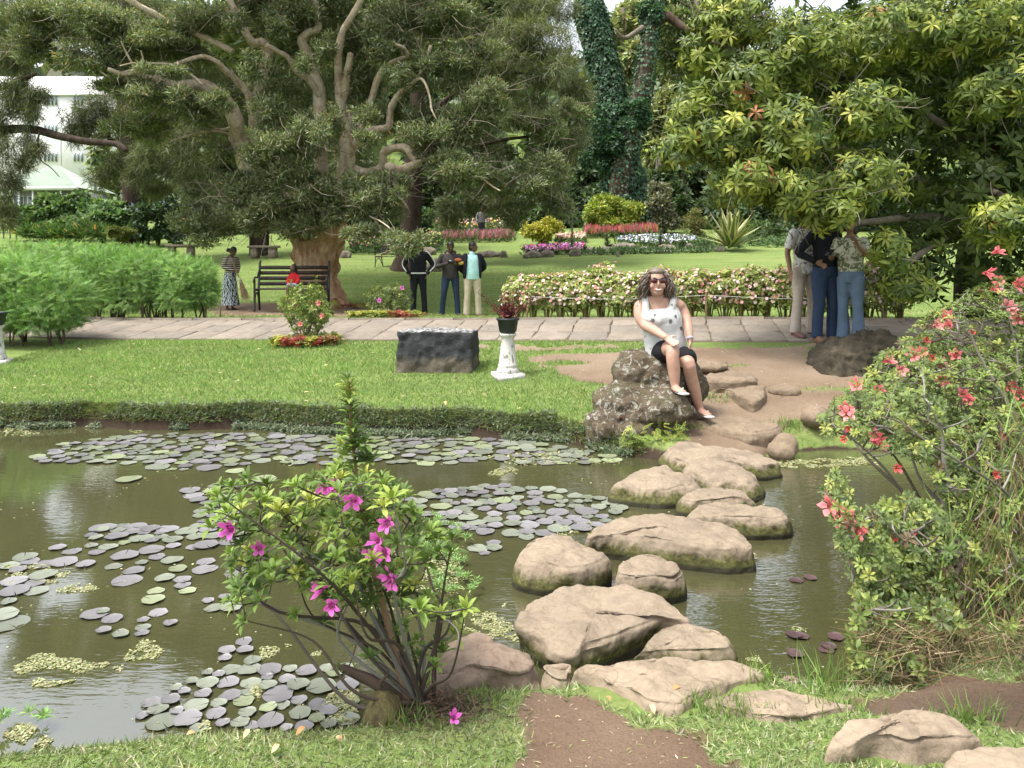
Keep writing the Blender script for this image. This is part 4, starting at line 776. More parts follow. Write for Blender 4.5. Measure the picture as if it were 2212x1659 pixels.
def put(name, me, P, A, s, parent, roll=0.0):
    A = nrm(np.asarray(A, float)); q = Vector(A).to_track_quat('Z', 'Y').to_matrix().to_4x4() @ Matrix.Rotation(roll, 4, 'Z')
    o = bpy.data.objects.new(name, me); C.objects.link(o); 
    if parent is not None: o.parent = parent; o.matrix_parent_inverse = Matrix.Translation(-Vector(parent.location))
    o.matrix_basis = Matrix.Translation(Vector(P)) @ q @ Matrix.Scale(s, 4); return o
def in_poly(poly, n, mind=0.0):
    poly = np.asarray(poly, float); lo, hi = poly.min(0), poly.max(0); q = rng.uniform(lo, hi, (n * 14, 2)); q = q[poly_sd(q[:, 0], q[:, 1], poly) < 0]
    if mind == 0: return q[:n]
    out = np.empty((0, 2))
    for p in q:
        if len(out) == 0 or ((out - p) ** 2).sum(1).min() > mind * mind: out = np.vstack([out, p])
        if len(out) >= n: break
    return out

# ---------------------------------------------------------------- the big-leaved tree on the right
rt = thing('big_leaved_tree', 'big-leaved evergreen tree with drooping yellow-green whorls overhanging the right side', 'tree', G(2090, 12.6))
b0 = np.array(rt.location)
limb(rt, np.array([b0 - [0, 0, .2], b0 + [-.05, -.2, 1.2], b0 + [.1, -.4, 2.6], b0 + [.0, -.5, 4.6]]), .24, .10, M_DARKB, 'trunk')
for pts in ([(2060, 420), (1960, 380), (1850, 330), (1700, 290), (1560, 300), (1490, 310)], [(2080, 300), (1950, 220), (1800, 170), (1650, 130), (1540, 90)], [(2060, 470), (1960, 470), (1860, 480), (1760, 470), (1650, 420)], [(2090, 480), (2000, 540), (1930, 590), (1880, 610)], [(2100, 250), (2150, 150), (2180, 60)], [(2100, 400), (2160, 420), (2200, 450)], [(1700, 290), (1660, 350), (1600, 400), (1570, 420)], [(1700, 285), (1620, 240), (1520, 230), (1460, 250)]):
    limb(rt, dd(pts, 11.6, 9.3), .07, .015, M_GREYB, 'branch', 7)
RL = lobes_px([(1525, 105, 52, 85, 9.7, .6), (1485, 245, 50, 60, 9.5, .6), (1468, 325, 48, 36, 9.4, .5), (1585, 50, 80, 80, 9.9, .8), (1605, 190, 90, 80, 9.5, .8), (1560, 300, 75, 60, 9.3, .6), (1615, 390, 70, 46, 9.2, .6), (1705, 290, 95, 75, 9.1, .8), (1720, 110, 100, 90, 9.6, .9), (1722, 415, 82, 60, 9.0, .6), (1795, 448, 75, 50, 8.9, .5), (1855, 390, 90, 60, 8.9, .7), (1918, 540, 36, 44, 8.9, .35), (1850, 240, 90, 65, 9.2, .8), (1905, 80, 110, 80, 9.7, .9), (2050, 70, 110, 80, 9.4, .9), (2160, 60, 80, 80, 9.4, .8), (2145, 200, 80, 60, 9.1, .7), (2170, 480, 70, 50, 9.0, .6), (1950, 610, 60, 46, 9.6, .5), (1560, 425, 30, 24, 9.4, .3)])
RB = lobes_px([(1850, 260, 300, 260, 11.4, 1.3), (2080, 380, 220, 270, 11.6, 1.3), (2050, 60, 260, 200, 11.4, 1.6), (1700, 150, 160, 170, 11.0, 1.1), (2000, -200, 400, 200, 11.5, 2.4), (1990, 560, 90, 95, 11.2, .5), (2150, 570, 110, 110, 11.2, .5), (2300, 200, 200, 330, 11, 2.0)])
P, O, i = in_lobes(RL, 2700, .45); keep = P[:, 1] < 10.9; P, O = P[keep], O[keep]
A = nrm(O * .8 + np.array([0, -.25, .35]) + rdir(len(P)) * .45)
lp, lr, ls = rosette(P, A, 9, rng.uniform(.125, .175, len(P)), np.full(len(P), .30), -.55, .55, .22)
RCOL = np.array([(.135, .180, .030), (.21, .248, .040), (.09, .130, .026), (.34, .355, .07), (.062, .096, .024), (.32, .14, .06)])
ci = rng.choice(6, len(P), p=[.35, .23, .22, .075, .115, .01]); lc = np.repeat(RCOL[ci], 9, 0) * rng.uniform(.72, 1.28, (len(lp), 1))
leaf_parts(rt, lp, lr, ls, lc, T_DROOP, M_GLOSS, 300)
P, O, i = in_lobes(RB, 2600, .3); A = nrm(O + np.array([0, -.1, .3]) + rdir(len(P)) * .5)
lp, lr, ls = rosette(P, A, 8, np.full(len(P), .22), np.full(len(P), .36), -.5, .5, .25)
mb = MB(); scat(mb, T_DIA, lp, lr, ls, np.repeat(RCOL[rng.choice([0, 2, 4], len(P), p=[.1, .35, .55])], 8, 0) * rng.uniform(.7, 1.2, (len(lp), 1))); mb.build('inner_foliage', M_GLOSS, rt, col=True)['kind'] = 'stuff'  # inner leaves take mostly the dark tones: crown shade put into leaf colour
twigs(rt, RL, 260, .005, .4, (.17, .15, .12), droop=.3)

# ---------------------------------------------------------------- magenta azalea in the foreground
AZD = 2.68
ab = ground_at(905, 1548); ab[1] = AZD; ab = np.array([(905 - CU) / F * AZD, AZD, .14])
az = thing('azalea_shrub', 'gnarled foreground azalea with magenta flowers leaning over the pond', 'shrub', ab)
poly = [(452, 1140), (470, 1050), (520, 1030), (600, 1045), (690, 1030), (730, 1010), (800, 1010), (880, 1060), (900, 1120), (985, 1150), (975, 1215), (890, 1215), (880, 1260), (1010, 1310), (1000, 1350), (920, 1345), (860, 1310), (780, 1330), (700, 1290), (620, 1250), (540, 1280), (505, 1335), (490, 1260), (500, 1200)]
tp = in_poly(poly, 250, 14); dd_ = AZD + rng.normal(0, .16, len(tp)) - .02
tips = np.array([W(u, v, d) for (u, v), d in zip(tp, dd_)])
low = np.array([W(u, v, AZD + rng.normal(0, .12)) for u, v in [(945, 1395), (980, 1370), (960, 1410), (900, 1385), (870, 1400), (850, 1370), (770, 1390), (800, 1420), (735, 1450), (940, 1440), (700, 1345), (640, 1330), (905, 1420), (820, 1350), (880, 1350), (560, 1300), (530, 1340)]])
spike = np.array([W(u, v, AZD) for u, v in [(752, 818), (752, 832), (752, 846), (753, 860), (755, 876), (756, 892), (757, 908), (758, 924), (760, 940), (762, 958), (764, 974), (745, 985), (790, 990), (770, 1000), (735, 1010), (800, 1000), (740, 965), (785, 960)]])
tips = np.vstack([tips, low, spike])
branches(ab + [0, 0, .02], tips[:-len(spike)], 24, .0088, .0020, parent=az, sag=.06, spread=.022, join=(.38, .95), col=((.060, .045, .035), (.10, .085, .07), (.17, .165, .145), (.05, .038, .03)))
mb = MB(); mb.add(*tube_vf(PX([(890, 1545, AZD), (852, 1400, AZD), (800, 1200, AZD), (775, 1050, AZD), (760, 940, AZD), (753, 825, AZD)]), [.018, .014, .009, .006, .005, .004], 7, 5), col=(.20, .13, .08))
mb.add(*tube_vf(PX([(960, 1560, AZD - .03), (925, 1545, AZD), (880, 1525, AZD), (820, 1480, AZD), (760, 1450, AZD), (735, 1440, AZD)]), [.045, .05, .035, .022, .014, .008], 9, 5, wob=.15), col=(.075, .052, .038)); mb.build('stem', M_TWIG, az, col=True, sm=True)
A = nrm((tips - (ab + [0, 0, .35])) * .6 + np.array([0, -.12, .75]) + rdir(len(tips)) * .25); A[-len(spike):] = nrm(np.array([0, -.1, 1.0]) + rdir(len(spike)) * .12)
sz = rng.uniform(.042, .060, len(tips)); sz[-len(spike):] = np.concatenate([np.linspace(.050, .068, 11), np.full(len(spike) - 11, .066)])
lp, lr, ls = rosette(tips, A, 11, sz, np.full(len(tips), .35), .10, 1.25, .18); l2 = rosette(tips[-len(spike):], A[-len(spike):], 11, sz[-len(spike):], np.full(len(spike), .30), .2, .95, .15); q_ = len(spike) * 11; lp[-q_:], lr[-q_:], ls[-q_:] = l2
AC = np.array([(.115, .180, .036), (.165, .245, .044), (.085, .138, .030), (.24, .315, .058), (.31, .345, .07), (.50, .30, .03)])
ci = rng.choice(6, len(tips), p=[.38, .25, .2, .11, .06, .0]); lc = np.repeat(AC[ci], 11, 0) * rng.uniform(.75, 1.25, (len(lp), 1))
leaf_parts(az, lp, lr, ls, lc, T_LEAF, M_GLOSS, 300)
MAG = [flower_mesh('flower', (.82, .15, .60), (.70, .07, .46), o) for o in (.6, .25, .4)]
for k, (u, v, d, s, m_) in enumerate([(845, 1250, 2.45, .037, 0), (697, 1270, 2.48, .032, 1), (717, 1307, 2.46, .028, 1), (500, 1142, 2.5, .034, 1), (765, 1078, 2.5, .034, 2), (838, 1130, 2.5, .030, 1), (818, 1168, 2.5, .030, 2), (832, 1195, 2.48, .032, 2), (700, 1045, 2.55, .034, 2), (716, 1050, 2.56, .030, 2), (560, 1185, 2.55, .026, 1), (800, 1190, 2.5, .022, 1)]):
    put('flower', MAG[m_], W(u, v, d), nrm([rng.normal(0, .5), -1, rng.uniform(-.2, .5)]), s * 1.2, az, rng.uniform(0, 6))
M_STUMP = mat_bark('mossy_stump', [(.05, .04, .025), (.12, .10, .05), (.19, .17, .07), (.25, .21, .14)], 9)
sb = W(825, 1580, 2.62); V, f = tube_vf(np.array([[sb[0], sb[1], -.05], [sb[0], sb[1], .08], [sb[0] + .01, sb[1], .19]]), [.085, .075, .06], 14, 4, wob=.1)
tag(centred('tree_stump', V, f, M_STUMP), 'short mossy stump at the foot of the magenta azalea', 'stump')
# root mat at the foot: dry needles
mb = MB(); n = 900; c = ab + [.06, -.02, 0]; P = c + rng.normal(0, 1, (n, 3)) * [.10, .05, .0]; P[:, 2] = zg(P[:, 0], P[:, 1]) + np.abs(rng.normal(0, .03, n)) * np.exp(-np.hypot((P[:, 0] - c[0]) / .15, (P[:, 1] - c[1]) / .08))
scat(mb, T_TRI, P, frames(rdir(n, .1) * [1, 1, .3], rdir(n, 1)), np.stack([np.full(n, .004), rng.uniform(.04, .09, n), np.full(n, .03)], 1), pal(n, [(.11, .075, .05), (.16, .11, .075), (.07, .05, .035)])); mb.build('root_mat', M_DRY, az, col=True)['kind'] = 'stuff'
for k, (u, v, c) in enumerate([(978, 1578, MAG[1])]):
    g = ground_at(u, v); tag(put('fallen_flower', c, g + [0, 0, .035], (.3, -.6, .6), .030, None, 1.0), 'wilted magenta flower fallen on the grass below the azalea', 'flower')

# ---------------------------------------------------------------- pink azalea on the right bank
pz_b = np.array([2.35, 3.75, .32]); pz = thing('azalea_shrub', 'large coral-pink azalea bush overhanging the right bank', 'shrub', pz_b)
poly = [(1765, 905), (1800, 870), (1850, 840), (1900, 770), (1960, 715), (2030, 670), (2070, 640), (2130, 610), (2212, 585), (2330, 560), (2350, 1500), (2212, 1480), (2120, 1330), (2080, 1180), (2010, 1010), (1950, 985), (1900, 960), (1850, 950), (1790, 940)]
tp = in_poly(poly, 3900, 3); fr = np.clip((tp[:, 1] - 600) / 900, 0, 1); dz = 4.35 - 1.05 * fr + rng.normal(0, .24, len(tp)); t1 = np.array([W(u, v, d) for (u, v), d in zip(tp, dz)])
poly2 = [(1780, 1060), (1800, 1015), (1830, 1040), (1850, 1110), (1900, 1090), (1960, 1070), (2030, 1100), (2060, 1180), (2070, 1330), (2050, 1420), (1990, 1480), (1900, 1500), (1830, 1490), (1850, 1420), (1900, 1400), (1850, 1330), (1850, 1260), (1810, 1170)]
tp2 = in_poly(poly2, 900, 4); t2 = np.array([W(u, v, 3.45 + rng.normal(0, .14) - .25 * (v - 1000) / 500) for u, v in tp2])
poly3 = [(1830, 1330), (1880, 1280), (2050, 1300), (2120, 1420), (2110, 1500), (1980, 1540), (1860, 1520)]
t3 = np.array([W(u, v, 3.1 + rng.normal(0, .1)) for u, v in in_poly(poly3, 230, 6)])
tips = np.vstack([t1, t2, t3]); tips[:, 2] = np.maximum(tips[:, 2], .06)
branches(pz_b, tips[::3], 60, .014, .003, parent=pz, sag=.10, spread=.12, col=((.17, .15, .125), (.12, .10, .08), (.25, .23, .20)), join=(.2, .9))
A = nrm((tips - (pz_b + [.1, .1, .25])) * .7 + np.array([0, -.25, .6]) + rdir(len(tips)) * .35)
big = np.concatenate([np.zeros(len(t1)), np.zeros(len(t2)), np.ones(len(t3))]); sz = np.where(big > 0, rng.uniform(.032, .048, len(tips)), rng.uniform(.025, .040, len(tips)))
lp, lr, ls = rosette(tips, A, 9, sz, np.full(len(tips), .40), -.1, 1.0, .2)
PC = np.array([(.120, .165, .045), (.185, .235, .056), (.078, .112, .034), (.26, .285, .07), (.11, .075, .038)]); ci = rng.choice(5, len(tips), p=[.36, .24, .25, .09, .06]); lc = np.repeat(PC[ci], 9, 0) * rng.uniform(.72, 1.28, (len(lp), 1))
leaf_parts(pz, lp, lr, ls, lc, T_LEAF, M_GLOSS, 300)
COR = [flower_mesh('flower', (.88, .22, .235), (.80, .10, .13), o) for o in (.55, .3)] + [flower_mesh('flower', (.90, .34, .34), (.84, .18, .19), .5), flower_mesh('flower', (.74, .08, .10), (.6, .04, .05), .2)]
fl = [(2160, 606, 0), (2145, 625, 1), (2195, 612, 0), (2175, 660, 2), (2185, 668, 2), (2040, 685, 0), (2022, 703, 2), (2050, 705, 1), (1970, 768, 0), (1990, 760, 1), (1915, 780, 1), (2015, 775, 3), (2030, 790, 2), (2130, 590, 1), (2200, 690, 2), (2150, 545, 1), (1852, 833, 0), (1895, 840, 1), (1828, 885, 0), (1832, 895, 2), (1888, 940, 0), (1892, 955, 1), (1825, 948, 3), (1835, 925, 3), (2080, 855, 0), (2090, 865, 1), (2180, 835, 0), (2195, 850, 1), (2205, 875, 3), (2165, 945, 3), (2032, 822, 0), (1795, 1095, 0), (1805, 1105, 1), (1830, 1115, 0), (1818, 1125, 1), (1855, 1135, 0), (1848, 1145, 1), (1927, 1160, 3), (1980, 1148, 3), (1935, 1008, 3), (2148, 1025, 3), (2065, 768, 1), (2000, 735, 3), (1945, 800, 2), (2100, 720, 3)]
for u, v, k in fl:
    dfl = (4.2 - 1.0 * np.clip((v - 600) / 900, 0, 1) - .12) if v < 1000 else 3.28
    put('flower', COR[k], W(u, v, dfl), nrm([rng.normal(-.2, .5), -1, rng.uniform(-.1, .6)]), rng.uniform(.034, .046) * (.6 if k == 3 else 1), pz, rng.uniform(0, 6))
# long dry and green grass hanging out of the bush and the bank
mb = MB(); n = 5200; u = rng.uniform(1940, 2330, n); v = rng.uniform(880, 1500, n); keep = (u + rng.normal(0, 45, n) > 2212 - (v - 850) * .36) & (rng.random(n) < .75); u, v = u[keep], v[keep]; n = len(u)
P = np.array([W(a, b, 3.45 - .3 * np.clip((b - 900) / 600, 0, 1) + rng.normal(0, .12)) for a, b in zip(u, v)]); dry = rng.random(n) < .72
ax = rdir(n) * [.8, .5, .3] + np.where(dry, -1.0, .9)[:, None] * np.array([0, 0, 1.0])
L_ = rng.uniform(.10, .30, n); scat(mb, T_BLADE, P, frames(ax, rdir(n)), np.stack([np.where(dry, .0035, .006), L_, L_ * .9], 1), np.where(dry[:, None], pal(n, [(.28, .21, .12), (.37, .30, .18), (.19, .13, .07)]), pal(n, [(.14, .22, .05), (.20, .28, .07)])))
n = 5200; u = rng.uniform(1880, 2330, n); v = rng.uniform(1340, 1560, n); P = np.array([W(a, b, 3.02 + rng.normal(0, .10)) for a, b in zip(u, v)]); P[:, 2] = np.maximum(P[:, 2], .08); ax = rdir(n) * [.9, .4, .5] + np.array([0, -.1, -.2])
L_ = rng.uniform(.06, .20, n); scat(mb, T_BLADE, P, frames(ax, rdir(n)), np.stack([np.full(n, .003), L_, L_ * .9], 1), pal(n, [(.17, .11, .06), (.25, .18, .10), (.11, .07, .045), (.33, .26, .15), (.10, .14, .04)]))
tag(mb.build('hanging_grass', M_DRY, None, col=True), 'dry straw-coloured grass and roots hanging under the pink azalea', 'grass', kind='stuff')

# ---------------------------------------------------------------- feathery hedge shrubs on the left
def frond_T():
    V, F_ = [], []
    for k in range(5):
        y = .12 + .18 * k; l = .34 * (1 - .10 * k)
        for s in (-1, 1):
            b = np.array([0, y, 0]); d = np.array([s * .8, .55, -.15]); w = np.array([-.55 * s, .8, 0]) * .045; n = len(V)
            V += [b, b + d * l * .5 + w, b + d * l, b + d * l * .5 - w]; F_.append((n, n + 1, n + 2, n + 3))
    n = len(V); V += [(0, .9, 0), (.04, 1.05, 0), (0, 1.25, -.05), (-.04, 1.05, 0)]; F_.append((n, n + 1, n + 2, n + 3)); V += [(-.012, 0, 0), (.012, 0, 0), (0, .95, 0)]; 
    return np.array(V, float), [np.array(F_), np.array([(n + 4, n + 5, n + 6)])]
T_FROND = frond_T(); HC = [(.145, .265, .065), (.20, .34, .075), (.105, .20, .05), (.26, .41, .10)]
def fern_shrub(label, u, d, lobes, n, nstem, L=.17):
    t = thing('feathery_shrub', label, 'shrub', G(u, d), 'feathery green hedge shrubs on the left'); lb = lobes_px(lobes); P, O, i = in_lobes(lb, n, .82); z0 = t.location.z
    ok = P[:, 2] > z0 + .22; P, O = P[ok], O[ok]; n = len(P); A = nrm(O * .7 + np.array([0, 0, .25]) + rdir(n) * .9); S = L * .72 * rng.uniform(.6, 1.25, n)
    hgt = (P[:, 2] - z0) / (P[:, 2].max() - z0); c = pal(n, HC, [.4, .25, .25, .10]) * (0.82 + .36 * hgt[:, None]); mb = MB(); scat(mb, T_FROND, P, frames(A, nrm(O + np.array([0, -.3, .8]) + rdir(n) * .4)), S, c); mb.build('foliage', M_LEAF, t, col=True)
    mb = MB()
    for k in range(nstem):
        c, r = lb[rng.integers(len(lb))]; x = c[0] + rng.uniform(-.8, .8) * r[0]; y = c[1] + rng.uniform(-.5, .3) * r[1]; zb = float(zg(np.array([x]), np.array([y]))[0])
        for q in range(2): mb.add(*tube_vf([(x, y, zb - .03), (x + rng.normal(0, .05), y, zb + .22), (x + rng.normal(0, .16), y + rng.normal(0, .05), zb + .6)], [.016, .012, .006], 5, 3), col=np.array((.10, .075, .05)) * rng.uniform(.6, 1.3))
    mb.build('stems', M_TWIG, t, col=True); return t
fern_shrub('bright feathery shrub in front of the footpath at the left edge', 85, 11.5, [(70, 640, 100, 62, 11.6, .55), (20, 650, 90, 66, 11.6, .55), (130, 655, 58, 55, 11.55, .5), (60, 590, 90, 34, 11.8, .5), (90, 690, 70, 26, 11.4, .4), (-60, 640, 70, 80, 11.6, .5)], 8500, 12, .19)
fern_shrub('rounded feathery shrub at the right end of the hedge by the sweeper', 410, 14, [(415, 605, 52, 48, 13.9, .5), (395, 640, 55, 34, 13.8, .45), (370, 585, 50, 30, 14.1, .5), (435, 630, 36, 34, 13.9, .4)], 4300, 8, .17)
fern_shrub('feathery shrub in the middle of the hedge behind the footpath', 300, 14, [(305, 600, 70, 46, 14.0, .5), (290, 635, 64, 34, 13.9, .45), (310, 570, 60, 26, 14.3, .5)], 4300, 9, .17)
fern_shrub('feathery shrub of the hedge directly behind the one in front of the path', 205, 14.2, [(210, 600, 60, 50, 14.1, .5), (200, 635, 56, 34, 14.0, .45), (230, 565, 56, 26, 14.3, .5)], 4300, 8, .17)
fern_shrub('farther feathery shrub whose top shows above the left hedge', 110, 16.5, [(120, 560, 90, 34, 16.4, .7), (40, 560, 90, 34, 16.5, .7), (220, 555, 60, 26, 16.6, .6), (-60, 570, 80, 40, 16.4, .7), (300, 552, 40, 18, 16.8, .5)], 6000, 6, .18)

# ---------------------------------------------------------------- pink busy-lizzie hedge behind the path
IMP = [(.29, .35, .10), (.41, .46, .14), (.20, .26, .08), (.52, .54, .21), (.28, .22, .09)]
def imp_proto(seed):
    mbs, mbf, mbl = MB(), MB(), MB(); lob = [(np.array([0, 0, .48]), np.array([.27, .25, .26])), (np.array([.06, -.05, .34]), np.array([.25, .25, .20])), (np.array([-.08, 0, .56]), np.array([.2, .2, .19]))]
    P, O, i = in_lobes(lob, 250, .5); A = nrm(O + np.array([0, 0, .5])); lp, lr, ls = rosette(P, A, 7, np.full(len(P), .085), np.full(len(P), .42), -.2, .7, .2)
    scat(mbl, T_DIA, lp, lr, ls, pal(len(lp), IMP, [.36, .28, .2, .11, .05]))
    P, O, i = in_lobes(lob, 120, .93); P += O * .02; ok = P[:, 2] > .24; P, O = P[ok], O[ok]; n = len(P)
    FC = [(.84, .56, .54), (.84, .40, .34), (.86, .70, .67), (.80, .38, .42), (.84, .48, .30)]; hexc = pal(n, FC, [.34, .13, .40, .09, .04], .08); s = rng.uniform(.036, .060, n); Nn = nrm(O + np.array([0, -.2, .5]) + rdir(n) * .4); Ax = np.cross(Nn, rdir(n))
    scat(mbf, T_HEX, P + O * .015, frames(Ax, Nn), s, hexc); scat(mbf, T_HEX, P + O * .02, frames(np.cross(Nn, rdir(n)), nrm(Nn + rdir(n) * .5)), s * .8, hexc * .95)
    for k in range(11):
        a = rng.uniform(0, 6.28); r = rng.uniform(.01, .07); mbs.add(*tube_vf([(math.cos(a) * r, math.sin(a) * r, -.03), (math.cos(a) * r * 1.8, math.sin(a) * r * 1.8, .16), (math.cos(a) * r * 3, math.sin(a) * r * 3, .42)], [.012, .010, .005], 5, 3), col=np.array((.17, .16, .055)) * rng.uniform(.6, 1.3))
    return mbs.mesh('stems', M_TWIG, True), mbl.mesh('foliage', M_LEAF, True), mbf.mesh('flowers', M_PETAL, True)
ORD = ['first', 'second', 'third', 'fourth', 'fifth', 'sixth', 'seventh', 'eighth', 'ninth', 'tenth', 'eleventh', 'twelfth', 'thirteenth', 'fourteenth', 'fifteenth']
protos = [imp_proto(k) for k in range(4)]; xs = np.arange(.10, 6.0, .235)
for k, x in enumerate(xs):
    x = x + rng.uniform(-.04, .04); y = float(y_near(x)) + 2.18 + rng.uniform(-.06, .06); z = float(zg(np.array([x]), np.array([y]))[0])
    lab = 'pink-flowered busy lizzie bush at the left end of the low hedge' if k == 0 else ('pink-flowered busy lizzie bush at the right end of the low hedge' if k == len(xs) - 1 else ('%s busy lizzie bush from the %s end of the low pink flower hedge' % (ORD[k if k < len(xs) / 2 else len(xs) - 1 - k], 'left' if k < len(xs) / 2 else 'right')))
    t = thing('busy_lizzie_bush', lab, 'flower bush', (x, y, z), 'pink busy lizzie bushes behind the footpath'); s = rng.uniform(.98, 1.14) * (1.0 if x > .5 else .95); a = rng.uniform(0, 6.28)
    for nm, me in zip(('stems', 'foliage', 'flowers'), protos[k % 4]):
        o = bpy.data.objects.new(nm, me); C.objects.link(o); o.parent = t; o['kind'] = 'stuff'
    t.rotation_euler = (0, 0, a); t.scale = (s, s, s * rng.uniform(.95, 1.08))
M_STAKE = mat_bark('stake_wood', [(.13, .09, .05), (.24, .17, .10), (.30, .23, .14), (.35, .28, .18)], 12)
def stake(label, P0, P1, r=.018): V, f = tube_vf([P0, P1], [r, r * .95], 8, 1); tag(centred('wooden_stake', V, f, M_STAKE), label, 'stake')
def hz(x, t): y = float(y_near(x)) + t; return np.array([x, y, float(zg(np.array([x]), np.array([y]))[0])])
sx = [(.22, .08, 'slanting wooden stake at the left end of the flower hedge'), (3.05, 0, 'upright wooden stake in the flower hedge right of the woman'), (5.62, -.06, 'slanting wooden stake at the right end of the flower hedge')]
tops = []
for x, l, lab in sx: a = hz(x, 1.86); b = a + [l, 0, .42]; stake(lab, a - [0, 0, .05], b); tops.append(b - [l * .2, 0, .04])
mb = MB()
for a, b in zip(tops[:-1], tops[1:]): mb.add(*tube_vf([a, (a + b) / 2 - [0, 0, .05], b], [.004] * 3, 5, 6))
tag(mb.build('rope', mat_plain('pale_cord', (.55, .55, .50), .8)), 'thin pale cord strung along the flower hedge', 'rope')
a = ground_at(476, 686); stake('short wooden stake by the path left of the sweeping woman', a - [0, 0, .05], a + [0, 0, .36], .014)

# ---------------------------------------------------------------- rounded azaleas with bedding
BC = [(.27, .055, .045), (.38, .10, .07), (.40, .38, .07), (.30, .30, .06), (.15, .21, .055)]
def bedding(label, u, d, rx, ry, n, hgt=.13, wts=(.28, .14, .26, .18, .14)):
    c = G(u, d); mb = MB(); P = c + np.stack([rng.uniform(-1, 1, n) * rx, rng.uniform(-1, 1, n) * ry, np.zeros(n)], 1); k = np.hypot((P[:, 0] - c[0]) / rx, (P[:, 1] - c[1]) / ry) < 1; P = P[k]; n = len(P); P[:, 2] = zg(P[:, 0], P[:, 1]) + rng.uniform(.02, hgt, n)
    z = vnoise(P[:, 0], P[:, 1], .16, 6); base = np.where((z > .5)[:, None], np.array(BC)[rng.choice([2, 3, 4], n)], np.array(BC)[rng.choice([0, 1, 4], n, p=[.5, .35, .15])])
    lp, lr, ls = rosette(P, nrm(rdir(n) * .4 + [0, -.2, 1]), 6, np.full(n, .075), np.full(n, .42), .0, .8); mb = MB(); scat(mb, T_DIA, lp, lr, ls, np.repeat(base, 6, 0) * rng.uniform(.7, 1.3, (len(lp), 1)))
    return tag(mb.build('bedding_plants', M_LEAF, None, col=True), label, 'bedding plants', kind='stuff')
def azalea_ball(label, u, d, lobes, n, cols, spikes=(), flowers=(), fm=None, L=.06):
    t = thing('azalea_shrub', label, 'shrub', G(u, d)); lb = lobes_px(lobes); P, O, i = in_lobes(lb, n, .72); P[:, 2] = np.maximum(P[:, 2], t.location.z + .12); 
    branches(np.array(t.location), P[::3], 12, .014, .003, parent=t, spread=.05); A = nrm(O + np.array([0, 0, .6]) + rdir(len(P)) * .3); lp, lr, ls = rosette(P, A, 9, rng.uniform(L * .8, L * 1.15, len(P)), np.full(len(P), .36), .0, 1.0)
    for (u1, v0, v1) in spikes:
        Q = np.array([W(u1, v, d - .3) for v in np.linspace(v0, v1, 7)]); a, b, c = rosette(Q, np.tile([0, 0, 1.0], (7, 1)), 8, np.full(7, L * .9), np.full(7, .36), .3, 1.2); lp, lr, ls = np.vstack([lp, a]), np.concatenate([lr, b]), np.vstack([ls, c])
    mb = MB(); scat(mb, T_DIA, lp, lr, ls, pal(len(lp), cols, [.4, .3, .2, .1])); mb.build('foliage', M_GLOSS, t, col=True)
    for (fu, fv) in flowers: put('flower', fm, W(fu, fv, d - .38), nrm([rng.normal(0, .3), -1, .3]), .045, t, rng.uniform(0, 6))
    return t
azalea_ball('rounded glossy azalea with red and yellow bedding at its foot, before the bench', 665, 11.15, [(663, 662, 54, 40, 11.2, .34), (640, 650, 34, 30, 11.1, .28), (690, 670, 34, 32, 11.2, .28), (665, 695, 44, 22, 11.2, .28), (665, 632, 38, 20, 11.2, .26)], 430, [(.17, .24, .05), (.25, .32, .07), (.11, .165, .04), (.36, .38, .09)], [(628, 607, 640), (683, 600, 640)], [(698, 683), (650, 700), (690, 655)], COR[0], .062)
bedding('red and yellow bedding plants round the foot of the azalea before the bench', 660, 11.0, .50, .24, 420)
azalea_ball('loose azalea with pink flowers in front of the man in black', 835, 14.2, [(838, 640, 48, 30, 14.2, .34), (815, 650, 30, 24, 14.2, .28), (865, 645, 30, 28, 14.1, .28), (840, 668, 46, 16, 14.1, .28)], 260, [(.13, .175, .05), (.19, .23, .07), (.09, .125, .04), (.27, .29, .09)], (), [(868, 622), (819, 649)], MAG[0], .065)
bedding('yellow and red bedding strip at the far kerb below the loose azalea', 832, 13.75, .70, .18, 380)
c = G(790, 19.3)
bedding('low dark red bedding patch on the lawn right of the bench', 785, 18.4, .55, .12, 120, .1)

# ---------------------------------------------------------------- beds, shrubs and rocks at the back
def bush(name, label, u, d, lobes, n, cols, w=None, L=.16, wd=.42, cat='shrub', up=.2, mat=None, stem=None, T=T_DIA, droop=0, group=None, shell=.5):
    t = thing(name, label, cat, G(u, d), group); foliage(t, lobes_px(lobes), n, cols, w, L=L, wd=wd, up=up, mat=mat, name='foliage', T=T, droop=droop, shell=shell); c = np.array(t.location)
    top = W(*stem, d) if stem else c + [0, 0, .5]; mb = MB()
    for k in range(5): mb.add(*tube_vf([c + [rng.normal(0, .08), 0, -.1], (c + top) / 2 + rng.normal(0, .08, 3), top + rng.normal(0, .15, 3)], [.05, .04, .02], 6, 3), col=np.array((.12, .10, .07)) * rng.uniform(.7, 1.2))
    mb.build('stems', M_TWIG, t, col=True); return t
YEL = [(.36, .34, .05), (.46, .42, .06), (.24, .25, .045), (.54, .50, .10)]; YG = [(.20, .255, .045), (.29, .34, .055), (.13, .18, .04), (.38, .40, .08)]
GG = [(.09, .16, .055), (.13, .215, .075), (.06, .11, .04), (.19, .27, .11)]
bush('golden_shrub', 'bright golden-yellow bush at the back of the lawn', 1170, 33, [(1165, 502, 42, 22, 33, .8), (1195, 490, 28, 18, 33, .6), (1145, 498, 24, 22, 33, .6)], 4200, YEL, L=.15)
